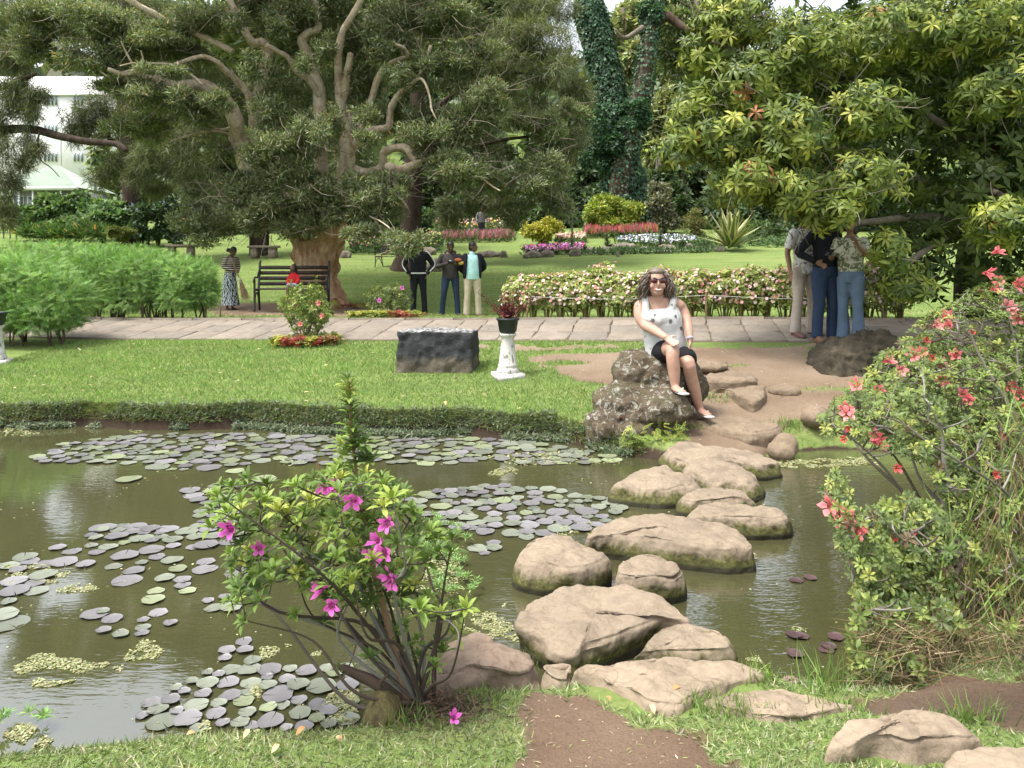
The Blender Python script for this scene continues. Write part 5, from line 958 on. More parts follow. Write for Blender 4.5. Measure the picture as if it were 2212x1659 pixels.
bush('round_shrub', 'big rounded yellow-green shrub below the ivy trunks', 1320, 37, [(1320, 455, 62, 34, 37, 1.2), (1290, 470, 40, 30, 37, 1), (1355, 465, 40, 30, 37, 1), (1330, 490, 50, 20, 36.6, .9), (1310, 435, 40, 20, 37, .9)], 9000, YG, L=.20, stem=(1320, 450))
bush('grey_leaved_shrub', 'dull grey-green shrub right of the big rounded shrub', 1430, 37, [(1430, 440, 36, 40, 37, .9), (1440, 480, 34, 24, 37, .8), (1425, 410, 26, 18, 37, .7)], 5200, [(.14, .155, .09), (.22, .225, .15), (.09, .10, .055), (.28, .26, .19)], L=.2, stem=(1430, 430))
bush('olive_shrub', 'olive-green upright shrub left of the striped agave', 1500, 34, [(1500, 485, 28, 26, 34, .6), (1500, 510, 22, 18, 34, .5), (1498, 465, 18, 14, 34, .5)], 3200, [(.14, .16, .055), (.20, .20, .07), (.10, .12, .04), (.24, .20, .08)], L=.14, wd=.25)
bush('dark_shrub', 'dark green shrub behind the striped agave', 1640, 33, [(1640, 500, 46, 26, 33, .8), (1690, 515, 40, 20, 33, .7), (1600, 510, 40, 20, 33.5, .7), (1640, 540, 70, 12, 31, .6)], 5000, GG, L=.2, wd=.25)
for k, (u, v0, v1, d, lab) in enumerate([(1236, 450, 556, 29, 'slender young leafy tree in front of the golden bush'), (1427, 495, 552, 29.5, 'short slender sapling among the white daisies'), (1312, 505, 550, 30, 'small sapling by the pink salvia bed'), (1473, 520, 552, 29, 'smallest sapling at the right of the daisies')]):
    t = thing('sapling', lab, 'sapling', G(u, d)); n = 26; zt_ = W(u, v0, d)[2]; c = np.array(t.location); Q = np.stack([np.full(n, c[0]) + rng.normal(0, .04, n), np.full(n, c[1]), np.linspace(c[2] + .1, zt_, n)], 1)
    lp, lr, ls = rosette(Q, np.tile([0, 0, 1.0], (n, 1)), 9, np.linspace(.30, .16, n), np.full(n, .16), .1, .7); mb = MB(); scat(mb, T_DIA, lp, lr, ls, pal(len(lp), [(.13, .165, .10), (.20, .23, .15), (.09, .12, .07)])); mb.build('foliage', M_LEAF, t, col=True)
    mb = MB(); mb.add(*tube_vf([c - [0, 0, .1], (c[0], c[1], zt_)], [.035, .015], 6, 1)); mb.build('stem', M_GREYB, t)
# agave
ag = thing('variegated_agave', 'large agave with yellow-edged sword leaves at the back right', 'agave', G(1578, 28.5)); ac = np.array(ag.location)
m, nt, N, L, bs = new_mat('agave_leaf'); a_ = N.new('ShaderNodeAttribute'); a_.attribute_name = 'Col'; L.new(a_.outputs['Color'], bs.inputs['Base Color']); bs.inputs['Roughness'].default_value = .5; M_AG = m
for k in range(34):
    a = k * 2.399; e = math.radians(np.interp(k, [0, 33], [22, 84])) ; l = np.interp(k, [0, 10, 33], [1.35, 1.55, 1.5]) * rng.uniform(.92, 1.08); out = np.array([math.cos(a), math.sin(a), 0]); V = []; Cc = []; fq = []
    side = np.array([-math.sin(a), math.cos(a), 0])
    for j, t_ in enumerate(np.linspace(0, 1, 7)):
        r = t_ * l; p = ac + [0, 0, .12] + out * (math.cos(e) * r * (1 + .15 * t_)) + np.array([0, 0, math.sin(e) * r - .12 * t_ * t_ * math.cos(e)]); w = .14 * (1 - t_ ** 2.2) * (0.55 + .9 * min(t_ * 3, 1) * .5) + .004
        for s, cc, zz in ((-1, 0, .03), (-.55, 0, .008), (-.55, 1, .008), (.55, 1, .008), (.55, 0, .008), (1, 0, .03)): V.append(p + side * w * s + np.array([0, 0, zz * (1 - t_)])); Cc.append((.50, .46, .17) if cc == 0 else (.10, .15, .075))
        if j:
            b = (j - 1) * 6
            for q in (0, 2, 4): fq.append((b + q, b + q + 1, b + q + 7, b + q + 6))
    link('blade', mesh_np('blade', V, [np.array(fq)], M_AG, np.array(Cc), True), ag)
M_BRK = mat_rock('bed_rock', [(.12, .10, .075), (.20, .175, .14), (.29, .26, .22)], 3, .95, .7, .05)
BR = [(944, 542, 25, 20, 15, 'pale boulder left of the man with the phone'), (925, 520, 30, 16, 10, 'grey boulder behind the pale one near the salvia'), (745, 530, 29, 12, 9, 'pale rock right of the paperbark trunk'), (1055, 536, 29, 28, 7, 'flat-topped ledge rock right of the teal-shirted man'), (1087, 543, 28.5, 10, 9, 'rough end rock of the flat ledge'), (1150, 548, 28, 18, 8, 'dark rock edging the purple flowers on the left'), (1182, 550, 28, 13, 9, 'round rock edging the purple flowers'), (1243, 549, 28, 12, 11, 'upright rock right of the purple flowers'), (1273, 540, 29, 16, 7, 'low brown rock behind the upright rock'), (1308, 541, 29, 16, 7, 'grey slab rock left of the daisies'), (1345, 538, 30, 26, 8, 'long brown rock in front of the salvia'), (1392, 546, 29, 18, 6, 'low rock below the daisies on the left'), (1440, 542, 29, 18, 8, 'tilted rock below the daisies'), (1452, 548, 28.6, 14, 7, 'brown rock in front of the tilted one'), (1487, 540, 29, 10, 9, 'rock at the right end of the daisies'), (1510, 543, 29, 14, 5, 'flat rock left of the agave'), (1555, 558, 28.3, 12, 7, 'dark rock at the foot of the agave'), (172, 529, 33, 9, 5, 'pale rock behind the left hedge'), (335, 535, 32, 18, 5, 'rubble rock left of the stone benches'), (1337, 563, 27.3, 4, 7, 'tiny upright marker stone on the lawn edge')]
for u, v, d, ru, rv, lab in BR:
    c = W(u, v, d); gz = G(u, d); c[2] = gz[2] + rv / PXM(d) * .6; boulder('rock', lab, [(c, np.array([ru / PXM(d) * 1.15, ru / PXM(d) * .7, rv / PXM(d) * 1.25]))], M_BRK, .05, .16, .06, .0, 'rock')
def flowers(name, label, poly, n, d0, d1, fc, fs, lc=GG, hgt=.3, spike=False, stemn=1.5):
    """a bed seen at a grazing angle: leaves below, flower heads above"""
    Q = in_poly(poly, n); mb = MB(); uu, vv = Q[:, 0], Q[:, 1]; v0, v1 = np.min(np.array(poly)[:, 1]), np.max(np.array(poly)[:, 1]); d = d1 + (d0 - d1) * (vv - v0) / (v1 - v0); x = (uu - CU) / F * d; z = zg(x, d)
    P = np.stack([x, d, z + hgt * rng.uniform(.7, 1.1, len(x))], 1); nn = len(P)
    if spike: scat(mb, T_DIA, P - [0, 0, .15], frames(rdir(nn) * .2 + [0, 0, 1], rdir(nn)), np.stack([np.full(nn, fs), rng.uniform(.25, .4, nn), np.full(nn, .1)], 1), pal(nn, fc, None, .12))
    else: scat(mb, T_HEX, P, frames(rdir(nn) * [1, 1, .3], rdir(nn) * .5 + [0, -.6, .8]), np.full(nn, fs), pal(nn, fc, None, .1))
    k = int(nn * stemn); j = rng.integers(0, nn, k); Pl = P[j] + rng.normal(0, .08, (k, 3)); Pl[:, 2] = z[j] + rng.uniform(.0, .85, k) * hgt; scat(mb, T_DIA, Pl, frames(rdir(k, .8), rdir(k)), np.stack([np.full(k, .07), rng.uniform(.10, .22, k), np.full(k, .1)], 1), pal(k, lc, [.4, .3, .2, .1]))
    return tag(mb.build(name, M_PETAL, None, col=True), label, 'flower bed', kind='stuff')
flowers('salvia_bed', 'band of pink and red flower spikes in the middle of the back bed', [(1262, 505), (1420, 505), (1420, 528), (1262, 528)], 900, 35, 37, [(.48, .12, .16), (.55, .19, .23), (.55, .16, .09), (.30, .28, .12)], .09, hgt=.45, spike=True)
flowers('salvia_bed', 'long thin band of pink flowers behind the three men', [(955, 512), (1110, 510), (1110, 524), (955, 524)], 700, 35, 37, [(.45, .17, .20), (.55, .26, .28), (.28, .28, .14)], .09, hgt=.4, spike=True)
flowers('petunia_bed', 'patch of purple and pink flowers edged with rocks', [(1132, 532), (1262, 530), (1262, 548), (1132, 548)], 800, 28.6, 30.5, [(.45, .10, .50), (.68, .22, .55), (.62, .12, .22), (.75, .5, .6)], .10, hgt=.28)
flowers('daisy_bed', 'low bed of white daisies left of the agave', [(1335, 522), (1420, 520), (1500, 526), (1505, 545), (1400, 542), (1335, 534)], 600, 30, 33.5, [(.80, .80, .80), (.72, .72, .80), (.45, .5, .75)], .09, hgt=.3, stemn=4)
flowers('groundcover_bed', 'low green edging with small pale flowers along the back lawn', [(1250, 552), (1540, 550), (1540, 568), (1250, 566)], 700, 27.8, 29.5, [(.55, .55, .62), (.6, .5, .6), (.3, .4, .2)], .05, hgt=.12, stemn=4)
flowers('peach_bed', 'peach and cream flowers behind the purple patch', [(1200, 508), (1265, 508), (1265, 525), (1200, 525)], 320, 33, 35, [(.80, .50, .38), (.78, .66, .52), (.7, .35, .3)], .10, hgt=.35)
flowers('mixed_border', 'leafy mixed border with scattered flowers behind the back bench', [(755, 500), (950, 490), (960, 540), (755, 548)], 420, 30, 36, [(.72, .62, .12), (.70, .2, .3), (.75, .7, .6), (.5, .55, .15)], .09, hgt=.5, stemn=9)
flowers('mixed_border', 'tall leafy border with orange and yellow blooms behind the men', [(940, 470), (1110, 465), (1110, 512), (940, 515)], 220, 37, 41, [(.75, .35, .3), (.8, .6, .08), (.7, .5, .4)], .11, hgt=.8, stemn=14)
flowers('mixed_border', 'green leafy ground layer under the far right shrubs', [(1500, 530), (1720, 520), (1720, 550), (1500, 550)], 120, 29.5, 33, [(.2, .3, .1)], .06, hgt=.25, stemn=14)
# dark undergrowth closing the view behind the beds
UG = [(.065, .105, .05), (.095, .145, .065), (.045, .075, .035), (.14, .19, .095)]
for k, (u, d, L_, lab) in enumerate([(1010, 44, [(1000, 450, 70, 46, 44, 1.2), (960, 480, 50, 30, 43, 1.0), (1050, 475, 50, 32, 43, 1.0)], 'leafy dark undergrowth behind the three men'), (1130, 43, [(1120, 450, 60, 50, 43, 1.2), (1160, 470, 50, 36, 42.5, 1.0), (1100, 480, 40, 28, 42, .9)], 'grey-green undergrowth left of the golden bush'), (1225, 44, [(1230, 450, 50, 60, 44, 1.2), (1260, 480, 40, 30, 43, 1.0), (1205, 480, 40, 28, 43, .9)], 'dark thicket behind the golden bush'), (1390, 44, [(1385, 440, 40, 60, 44, 1.2), (1400, 490, 50, 26, 42, 1.0), (1300, 490, 60, 24, 43, 1.0), (1300, 430, 60, 40, 45, 1.2)], 'dark thicket behind the big rounded shrub'), (1475, 42, [(1475, 450, 40, 60, 43, 1.1), (1480, 500, 46, 26, 41, 1.0)], 'dark green shrubbery behind the olive shrub'), (1560, 41, [(1560, 450, 60, 60, 42, 1.2), (1570, 505, 60, 26, 39.5, 1.0)], 'dark green shrubbery right behind the agave'), (1690, 38, [(1700, 480, 50, 40, 37, 1.0), (1760, 470, 60, 60, 38, 1.2), (1860, 480, 80, 60, 38, 1.2)], 'dark shrubbery behind the heads of the right group'), (860, 42, [(850, 455, 60, 40, 42, 1.2), (800, 480, 60, 30, 41, 1.0), (900, 485, 50, 28, 41, .9)], 'green undergrowth behind the dark furrowed trunk'), (700, 44, [(700, 470, 80, 40, 44, 1.2), (610, 480, 70, 36, 44, 1.2), (520, 480, 60, 34, 43, 1.2)], 'dark undergrowth behind the paperbark trunk'), (440, 42, [(440, 470, 60, 40, 42, 1.2), (400, 490, 40, 26, 41, .9)], 'dark undergrowth right of the blue-flowered shrub')]):
    bush('undergrowth_shrub', lab, u, d, L_, 5200, UG, L=.34, wd=.5, group='undergrowth closing the back of the garden')
# left back
bush('hedge_shrub', 'tall climbing greenery hiding the fence below the pavilion', 110, 38, [(100, 455, 70, 36, 38, .8), (160, 450, 46, 40, 38, .8), (60, 480, 50, 30, 38, .8), (220, 455, 60, 36, 38, .9), (120, 490, 80, 24, 37.6, .7)], 9000, GG, L=.26, wd=.6, stem=(120, 470))
bush('hydrangea_shrub', 'pale blue-green leafy shrub left of the dark bushes', 225, 35.5, [(225, 470, 50, 34, 35.5, .9), (255, 455, 40, 30, 35.6, .9), (190, 490, 40, 22, 35.3, .7), (280, 480, 34, 30, 35.5, .8)], 6500, [(.13, .21, .10), (.20, .29, .15), (.08, .14, .065), (.27, .36, .20)], L=.24, wd=.7, stem=(225, 480))
bush('dark_shrub', 'dark blue-flowered shrub beside the stone bench on the left', 340, 35, [(335, 455, 50, 34, 35, .9), (370, 470, 40, 36, 35, .9), (310, 500, 36, 24, 34.8, .7), (390, 440, 40, 26, 35.2, .8), (360, 505, 40, 20, 34.8, .7)], 6500, [(.06, .10, .05), (.10, .15, .075), (.04, .07, .035), (.22, .18, .42)], [.45, .28, .22, .05], L=.22, wd=.5, stem=(345, 470))
bush('topiary_shrub', 'clipped flat-topped green shrub behind the left hedge', 256, 31, [(258, 502, 33, 12, 31, .6), (256, 513, 26, 12, 31, .5), (258, 497, 30, 6, 31, .55)], 3800, [(.12, .155, .045), (.19, .21, .06), (.08, .11, .03), (.24, .25, .09)], L=.11, shell=.8)
bush('lily_clump', 'strap-leaved clump with orange flowers below the climbing greenery', 150, 34, [(140, 508, 70, 14, 34, .6), (80, 505, 50, 14, 34, .6), (200, 505, 40, 18, 34, .6)], 3200, [(.09, .17, .05), (.14, .22, .06), (.06, .11, .035), (.65, .34, .10)], [.42, .3, .25, .03], L=.42, wd=.13, up=.9)
# ================================================================ LILY PADS, WEED, GRASS
m, nt, N, L, bs = new_mat('lily_pad'); a_ = N.new('ShaderNodeAttribute'); a_.attribute_name = 'Col'; f = noise_n(N, L, 30, 4, .6)
oi = N.new('ShaderNodeObjectInfo'); hv = N.new('ShaderNodeHueSaturation'); mr = N.new('ShaderNodeMapRange'); mr.inputs['To Min'].default_value = .75; mr.inputs['To Max'].default_value = 1.2; L.new(oi.outputs['Random'], mr.inputs['Value']); L.new(mr.outputs[0], hv.inputs['Value'])
L.new(mixc(N, L, .45, a_.outputs['Color'], ramp(N, L, f, [(.3, (.65, .62, .6)), (.7, (1.15, 1.15, 1.1))]), 'MULTIPLY'), hv.inputs['Color']); L.new(hv.outputs[0], bs.inputs['Base Color']); bs.inputs['Roughness'].default_value = .38; bs.inputs['Specular IOR Level'].default_value = .6; bump_n(N, L, f, .2, .004, bs); M_PAD = m
def pad_T(seed):
    r_ = np.random.default_rng(seed); k = 26; th = np.linspace(.045, 2 * math.pi - .045, k); R = 1 + .04 * np.sin(th * 3 + seed) + .03 * np.sin(th * 7 + seed * 2) + r_.normal(0, .012, k)
    V = [(0.05, 0, .0)]; 
    for rr, zz in ((.5, .012), (.9, .02), (1.0, .05)):
        wv = zz * .5 + (.012 * np.sin(th * 4 + seed) * rr if rr > .8 else 0); V += list(np.stack([np.cos(th) * R * rr, np.sin(th) * R * rr, np.zeros(k) + wv], 1))
    F3 = [(0, 1 + i, 2 + i) for i in range(k - 1)]; F4 = []
    for q in range(2): F4 += [(1 + q * k + i, 1 + (q + 1) * k + i, 2 + (q + 1) * k + i, 2 + q * k + i) for i in range(k - 1)]
    return np.array(V), [np.array(F3), np.array(F4)]
PT = [pad_T(s) for s in range(5)]
PADC = {'g': (.178, .195, .152), 'v': (.185, .178, .186), 'y': (.22, .25, .15), 'r': (.085, .048, .052)}
PADM = {(c, s): mesh_np('lily_pad', PT[s][0], PT[s][1], M_PAD, np.repeat(np.array(v)[None], len(PT[s][0]), 0), True) for c, v in PADC.items() for s in range(5)}
CL = [  # polygon, how many, radius range, labels, colour weights g v y r
 ([(70, 985), (110, 965), (180, 950), (300, 940), (450, 935), (600, 938), (730, 945), (760, 1000), (690, 1005), (560, 1000), (470, 1015), (380, 1020), (300, 1005), (180, 1000), (80, 1003)], 170, (.055, .11), 'lily pad of the wide far-left raft', (.45, .35, .2, 0)),
 ([(720, 945), (850, 945), (1000, 945), (1150, 955), (1280, 975), (1350, 995), (1250, 1005), (1050, 1000), (900, 1005), (760, 1000)], 120, (.055, .105), 'lily pad of the raft left of the boulder', (.5, .25, .25, 0)),
 ([(870, 1080), (960, 1055), (1060, 1048), (1180, 1055), (1310, 1080), (1355, 1100), (1330, 1130), (1260, 1150), (1150, 1165), (1040, 1160), (930, 1130)], 105, (.050, .090), 'lily pad of the raft beside the stepping stones', (.45, .45, .1, 0)),
 ([(400, 1060), (470, 1050), (510, 1090), (520, 1180), (440, 1190), (390, 1150), (430, 1100)], 26, (.05, .085), 'lily pad close behind the magenta azalea', (.3, .65, .05, 0)),
 ([(200, 1135), (330, 1135), (430, 1170), (460, 1230), (400, 1300), (270, 1310), (240, 1240), (130, 1230), (110, 1190)], 42, (.05, .085), 'lily pad scattered left of the magenta azalea', (.25, .7, .05, 0)),
 ([(0, 1210), (60, 1200), (130, 1225), (80, 1300), (0, 1310)], 12, (.06, .09), 'lily pad by the left picture edge', (.3, .65, .05, 0)),
 ([(430, 1300), (510, 1280), (520, 1320), (440, 1330)], 6, (.04, .06), 'lily pad just left of the lowest azalea twigs', (.3, .7, 0, 0)),
 ([(280, 1380), (360, 1370), (420, 1330), (340, 1320), (170, 1320), (180, 1335), (270, 1410)], 9, (.035, .06), 'lone small lily pad lower left', (.2, .8, 0, 0)),
 ([(290, 1520), (350, 1500), (450, 1450), (530, 1430), (620, 1440), (760, 1440), (780, 1560), (700, 1575), (560, 1580), (400, 1580), (300, 1560)], 66, (.035, .065), 'lily pad of the raft against the near bank', (.4, .55, .05, 0)),
 ([(470, 1400), (540, 1380), (600, 1430), (480, 1440)], 5, (.04, .05), 'lily pad above the near raft', (.3, .7, 0, 0)),
 ([(1000, 1175), (1090, 1170), (1080, 1200), (1000, 1200)], 5, (.05, .075), 'lily pad at the lower edge of the middle raft', (.5, .5, 0, 0)),
 ([(1320, 1070), (1380, 1075), (1370, 1090), (1320, 1090)], 2, (.07, .09), 'single lily pad beside the mossy humped stepping stone', (1, 0, 0, 0)),
]
SING = [(277, 1037, .10, 'y'), (570, 1035, .105, 'y'), (222, 1142, .085, 'v'), (288, 1143, .085, 'v'), (361, 1144, .07, 'v'), (18, 1348, .085, 'g'), (5, 1332, .07, 'g'), (206, 1328, .065, 'v'), (508, 1018, .075, 'y'), (513, 1240, .07, 'v'),
        (1715, 1375, .036, 'r'), (1730, 1376, .036, 'r'), (1790, 1398, .036, 'r'), (1785, 1405, .036, 'r'), (1718, 1416, .036, 'r'), (1805, 1380, .036, 'r'), (1850, 1222, .036, 'r'), (1848, 1280, .036, 'r'), (1750, 1250, .036, 'r'), (1720, 1255, .036, 'r')]
pads = []
for poly, n, (r0, r1), lab, w in CL:
    Wp = np.array([on_water(u, v)[:2] for u, v in poly]); got = []
    lo, hi = Wp.min(0), Wp.max(0)
    for _ in range(n * 30):
        p = rng.uniform(lo, hi); r = rng.uniform(r0, r1) * rng.choice([.62, .85, .95], p=[.2, .4, .4])
        if poly_sd(p[:1], p[1:], Wp)[0] > -.3 * r: continue
        if got and any(np.hypot(p[0] - q[0], p[1] - q[1]) < .80 * (r + q[2]) for q in got): continue
        got.append((p[0], p[1], r))
        if len(got) >= n: break
    for x, y, r in got: pads.append((x, y, r, rng.choice(list('gvyr'), p=w), lab))
for u, v, r, c in SING:
    p = on_water(u, v); pads.append((p[0], p[1], r, c, 'dark red lily pad below the pink azalea' if c == 'r' else 'lone lily pad floating apart at the left'))
sdp = poly_sd(np.array([p[0] for p in pads]), np.array([p[1] for p in pads]), POND); pads = [p for p, s in zip(pads, sdp) if s < -.02]
pads.sort(key=lambda p: -p[2] ** 2 / p[1] ** 3); clus = {}
for p_ in pads[:300]: clus.setdefault(p_[4], []).append(p_)
def where_in(p_):
    q = clus[p_[4]]; n = len(q)
    if n < 2: return ''
    rx = sum(o_[0] / o_[1] < p_[0] / p_[1] for o_ in q) / (n - 1); ry = sum(o_[1] < p_[1] for o_ in q) / (n - 1)
    a = ['leftmost part', 'left part', 'middle', 'right part', 'rightmost part'][min(4, int(rx * 5))]; b = ['nearest', 'nearer', 'farther', 'farthest'][min(3, int(ry * 4))]
    return '%s, %s' % (b, a)
seen_lab = {}
rest = MB()
for k, (x, y, r, c, lab) in enumerate(pads):
    s = int(rng.integers(5)); z = .002 + .0013 * (k % 7); a = rng.uniform(0, 6.28); cn = {'g': 'grey-green ', 'v': 'dull purplish ', 'y': 'yellow-green ', 'r': ''}[c]
    if k < 300:
        o = bpy.data.objects.new('lily_pad', PADM[(c, s)]); C.objects.link(o); o.location = (x, y, z); o.rotation_euler = (rng.normal(0, .02), rng.normal(0, .02), a); o.scale = (r, r * rng.uniform(.9, 1.05), .13)
        wi_ = where_in((x, y, r, c, lab)); tag(o, ' '.join(((cn if c != 'r' else '') + lab + (' (' + wi_ + ')' if wi_ else '')).split()[:16]), 'lily pad', lab)
    else:
        ca, sa = math.cos(a), math.sin(a); V = PT[s][0] * [r, r, .13]; V = np.stack([V[:, 0] * ca - V[:, 1] * sa + x, V[:, 0] * sa + V[:, 1] * ca + y, V[:, 2] + z], 1); rest.add(V, PT[s][1], np.array(PADC[c]) * rng.uniform(.75, 1.2))
if rest.n: tag(rest.build('lily_pad_field', M_PAD, None, col=True, sm=True), 'smaller lily pads filling the far rafts on the pond', 'lily pads', kind='stuff')
# duckweed
DWA = [([(0, 1225), (60, 1220), (140, 1240), (130, 1262), (0, 1268)], 700), ([(130, 1262), (260, 1258), (270, 1276), (130, 1280)], 240), ([(0, 1420), (130, 1415), (240, 1430), (265, 1450), (120, 1460), (0, 1455)], 900), ([(60, 1470), (180, 1462), (170, 1482), (70, 1484)], 260), ([(0, 1560), (80, 1555), (120, 1585), (90, 1625), (0, 1640)], 1100), ([(270, 1405), (350, 1408), (345, 1425), (275, 1428)], 260), ([(290, 1385), (350, 1390), (350, 1405), (300, 1405)], 200), ([(555, 1400), (660, 1395), (690, 1420), (600, 1430)], 300),
       ([(640, 1530), (780, 1480), (790, 1570), (650, 1582)], 900), ([(430, 1560), (560, 1580), (420, 1592)], 300), ([(500, 1470), (560, 1480), (560, 1510), (500, 1500)], 250), ([(900, 1190), (990, 1180), (1010, 1250), (980, 1300), (900, 1270)], 700), ([(990, 1330), (1110, 1300), (1120, 1390), (1010, 1385)], 900), ([(1130, 1400), (1240, 1405), (1320, 1415), (1250, 1425), (1140, 1420)], 350), ([(1250, 1395), (1370, 1385), (1375, 1415), (1260, 1415)], 350), ([(1655, 1000), (1760, 990), (1900, 988), (1905, 1004), (1780, 1012), (1660, 1012)], 1500), ([(1050, 985), (1200, 975), (1360, 992), (1330, 1004), (1100, 1006)], 700), ([(1050, 1020), (1110, 1005), (1120, 1025), (1060, 1028)], 250), ([(0, 918), (60, 926), (90, 940), (0, 945)], 260), ([(240, 915), (330, 925), (300, 936)], 100), ([(1330, 1060), (1500, 1072), (1440, 1084), (1330, 1074)], 300), ([(1440, 1010), (1500, 1004), (1490, 1030)], 200), ([(1510, 1212), (1630, 1195), (1640, 1212), (1530, 1224)], 300), ([(1120, 1255), (1300, 1262), (1300, 1275), (1130, 1268)], 250), ([(1330, 1270), (1480, 1262), (1480, 1282), (1340, 1285)], 250), ([(1590, 1400), (1620, 1390), (1640, 1430), (1600, 1440)], 200), ([(1640, 1348), (1790, 1362), (1780, 1372), (1640, 1358)], 140), ([(750, 1190), (880, 1190), (900, 1340), (760, 1330)], 260), ([(1200, 1140), (1280, 1120), (1280, 1150), (1210, 1165)], 260)]
mb = MB(); pts = []
for poly, n in DWA:
    Wp = np.array([on_water(u, v)[:2] for u, v in poly]); lo, hi = Wp.min(0), Wp.max(0); q = rng.uniform(lo, hi, (n * 4, 2)); ok = (poly_sd(q[:, 0], q[:, 1], Wp) + .12 * (vnoise(q[:, 0], q[:, 1], .08, 3) - .35) < 0) & (vnoise(q[:, 0], q[:, 1], .05, 9) > .34); pts.append(q[ok][:n])
q = np.stack([rng.uniform(-4, 2.2, 1500), rng.uniform(2.8, 7.4, 1500)], 1); q = q[vnoise(q[:, 0], q[:, 1], .25, 4) > .58]; pts.append(q)
q = np.vstack(pts); q = q[poly_sd(q[:, 0], q[:, 1], POND) < -.005]; n = len(q); P = np.column_stack([q, rng.uniform(.001, .008, n) * (rng.random(n) < .35) + .003])
sc = rng.uniform(.007, .014, n) * np.clip(q[:, 1] / 4, .85, 1.9)
scat(mb, T_HEX, P, frames(rdir(n) * [1, 1, .1], np.tile([0, 0, 1.0], (n, 1)) + rdir(n) * .2), sc, pal(n, [(.30, .31, .15), (.38, .38, .20), (.23, .25, .10), (.44, .43, .28)]))
tag(mb.build('duckweed', M_LEAF, None, col=True), 'pale yellow-green duckweed floating in drifts on the pond', 'duckweed', kind='stuff')
# feathery water plant
mb = MB(); Q = np.vstack([np.array([on_water(u, v) for u, v in in_poly([(905, 1120), (960, 1120), (1000, 1140), (990, 1200), (1040, 1260), (1030, 1300), (960, 1310), (920, 1250)], 46, 6)]), np.array([on_water(u, v) for u, v in [(62, 1560), (8, 1572), (92, 1574), (95, 1580), (88, 1568), (5, 1580), (1005, 1175), (1010, 1180), (990, 1165)]])]); Q[:, 2] = rng.uniform(.02, .06, len(Q))
lp, lr, ls = rosette(Q, np.tile([0, 0, 1.0], (len(Q), 1)) + rdir(len(Q)) * .2, 16, np.full(len(Q), .042), np.full(len(Q), .22), .05, 1.2); scat(mb, T_DIA, lp, lr, ls, pal(len(lp), [(.20, .33, .10), (.28, .42, .16), (.16, .27, .09)]))
tag(mb.build('water_milfoil', M_LEAF, None, col=True), 'bright feathery water plant standing out of the pond', 'water plant', kind='stuff')

# ---------------------------------------------------------------- plants along the far bank edge
n = 5200; k = rng.random(n); xs_ = rng.uniform(-6.2, 1.05, n); shore = np.array(sorted([tuple(p) for p in POND[2:16]])); ys_ = np.interp(xs_, shore[:, 0], shore[:, 1]); off = rng.uniform(-.05, .085, n); P = np.stack([xs_, ys_ + off, np.zeros(n)], 1); P[:, 2] = np.maximum(zg(P[:, 0], P[:, 1]), 0) + rng.uniform(.0, .05, n)
ok = vnoise(P[:, 0], P[:, 1] * 2, .35, 13) + .25 * (P[:, 2] > .12) > .36; P = P[ok]; n = len(P)
mb = MB(); lp, lr, ls = rosette(P, nrm(rdir(n) * .5 + [0, -.7, .8]), 6, rng.uniform(.03, .055, n), np.full(n, .34), -.1, .8, .2); scat(mb, T_DIA, lp, lr, ls, pal(len(lp), [(.10, .135, .065), (.16, .195, .11), (.07, .095, .04), (.24, .27, .18)], [.4, .28, .2, .12]))
n = 9000; xs_ = rng.uniform(-6.5, 1.15, n); ys_ = np.interp(xs_, shore[:, 0], shore[:, 1]) + rng.uniform(.04, .12, n); P = np.stack([xs_, ys_, zg(xs_, ys_)], 1); L_ = rng.uniform(.04, .10, n)
scat(mb, T_BLADE, P, frames(rdir(n) * [.8, .3, .2] + [0, -.7, .15], rdir(n)), np.stack([np.full(n, .007), L_, L_], 1), pal(n, [(.14, .20, .05), (.19, .25, .075), (.20, .17, .08), (.10, .14, .04)]))
tag(mb.build('bank_plants', M_LEAF, None, col=True), 'small leafy plants and grass hanging over the far pond edge', 'bank plants', kind='stuff')
# ---------------------------------------------------------------- grass
STONES = [o for o in C.objects if o.name.startswith(('stepping_stone', 'bank_stone', 'step_stone', 'boulder', 'stone_block'))]
def off_stones(x, y, marg=.82):
    k = np.ones(len(x), bool)
    for o in STONES:
        c = o.location; V = np.array([v.co for v in o.data.vertices]); mx = V[:, :2].max(0); mn = V[:, :2].min(0)
        h = (mx - mn) / 2; 
        if h[0] < .01: continue
        k &= ((x - c.x) / (h[0] * marg)) ** 2 + ((y - c.y) / (h[1] * marg)) ** 2 > 1
    return k
GC = [(.170, .272, .070), (.232, .335, .100), (.126, .208, .052), (.34, .34, .17), (.44, .40, .25)]
def grass(name, label, x, y, h, w, T, lay, wts, cols=GC, dmax=.5, seed=0):
    sd = poly_sd(x, y, POND); dw = dirt_w(x, y); ok = (sd > .03) & (dw + rng.normal(0, .12, len(x)) < dmax) & off_stones(x, y); x, y = x[ok], y[ok]; n = len(x); P = np.stack([x, y, zg(x, y) - .004], 1)
    pat = vnoise(x, y, .5, 31); c = pal(n, cols, wts); c = c * (.82 + .36 * pat[:, None]); hh = h * rng.uniform(.55, 1.35, n) * (.7 + .6 * pat)
    mb = MB(); scat(mb, T, P, frames(rdir(n) * [lay, lay, .1] + [0, 0, 1.0], rdir(n)), np.stack([w * rng.uniform(.7, 1.3, n), hh, hh], 1), c); return tag(mb.build(name, M_GRASS, None, col=True), label, 'grass', kind='stuff')
n = 80000; y = 1.9 + 1.5 * rng.random(n) ** 1.3; x = rng.uniform(-.72, .72, n) * y * 1.05
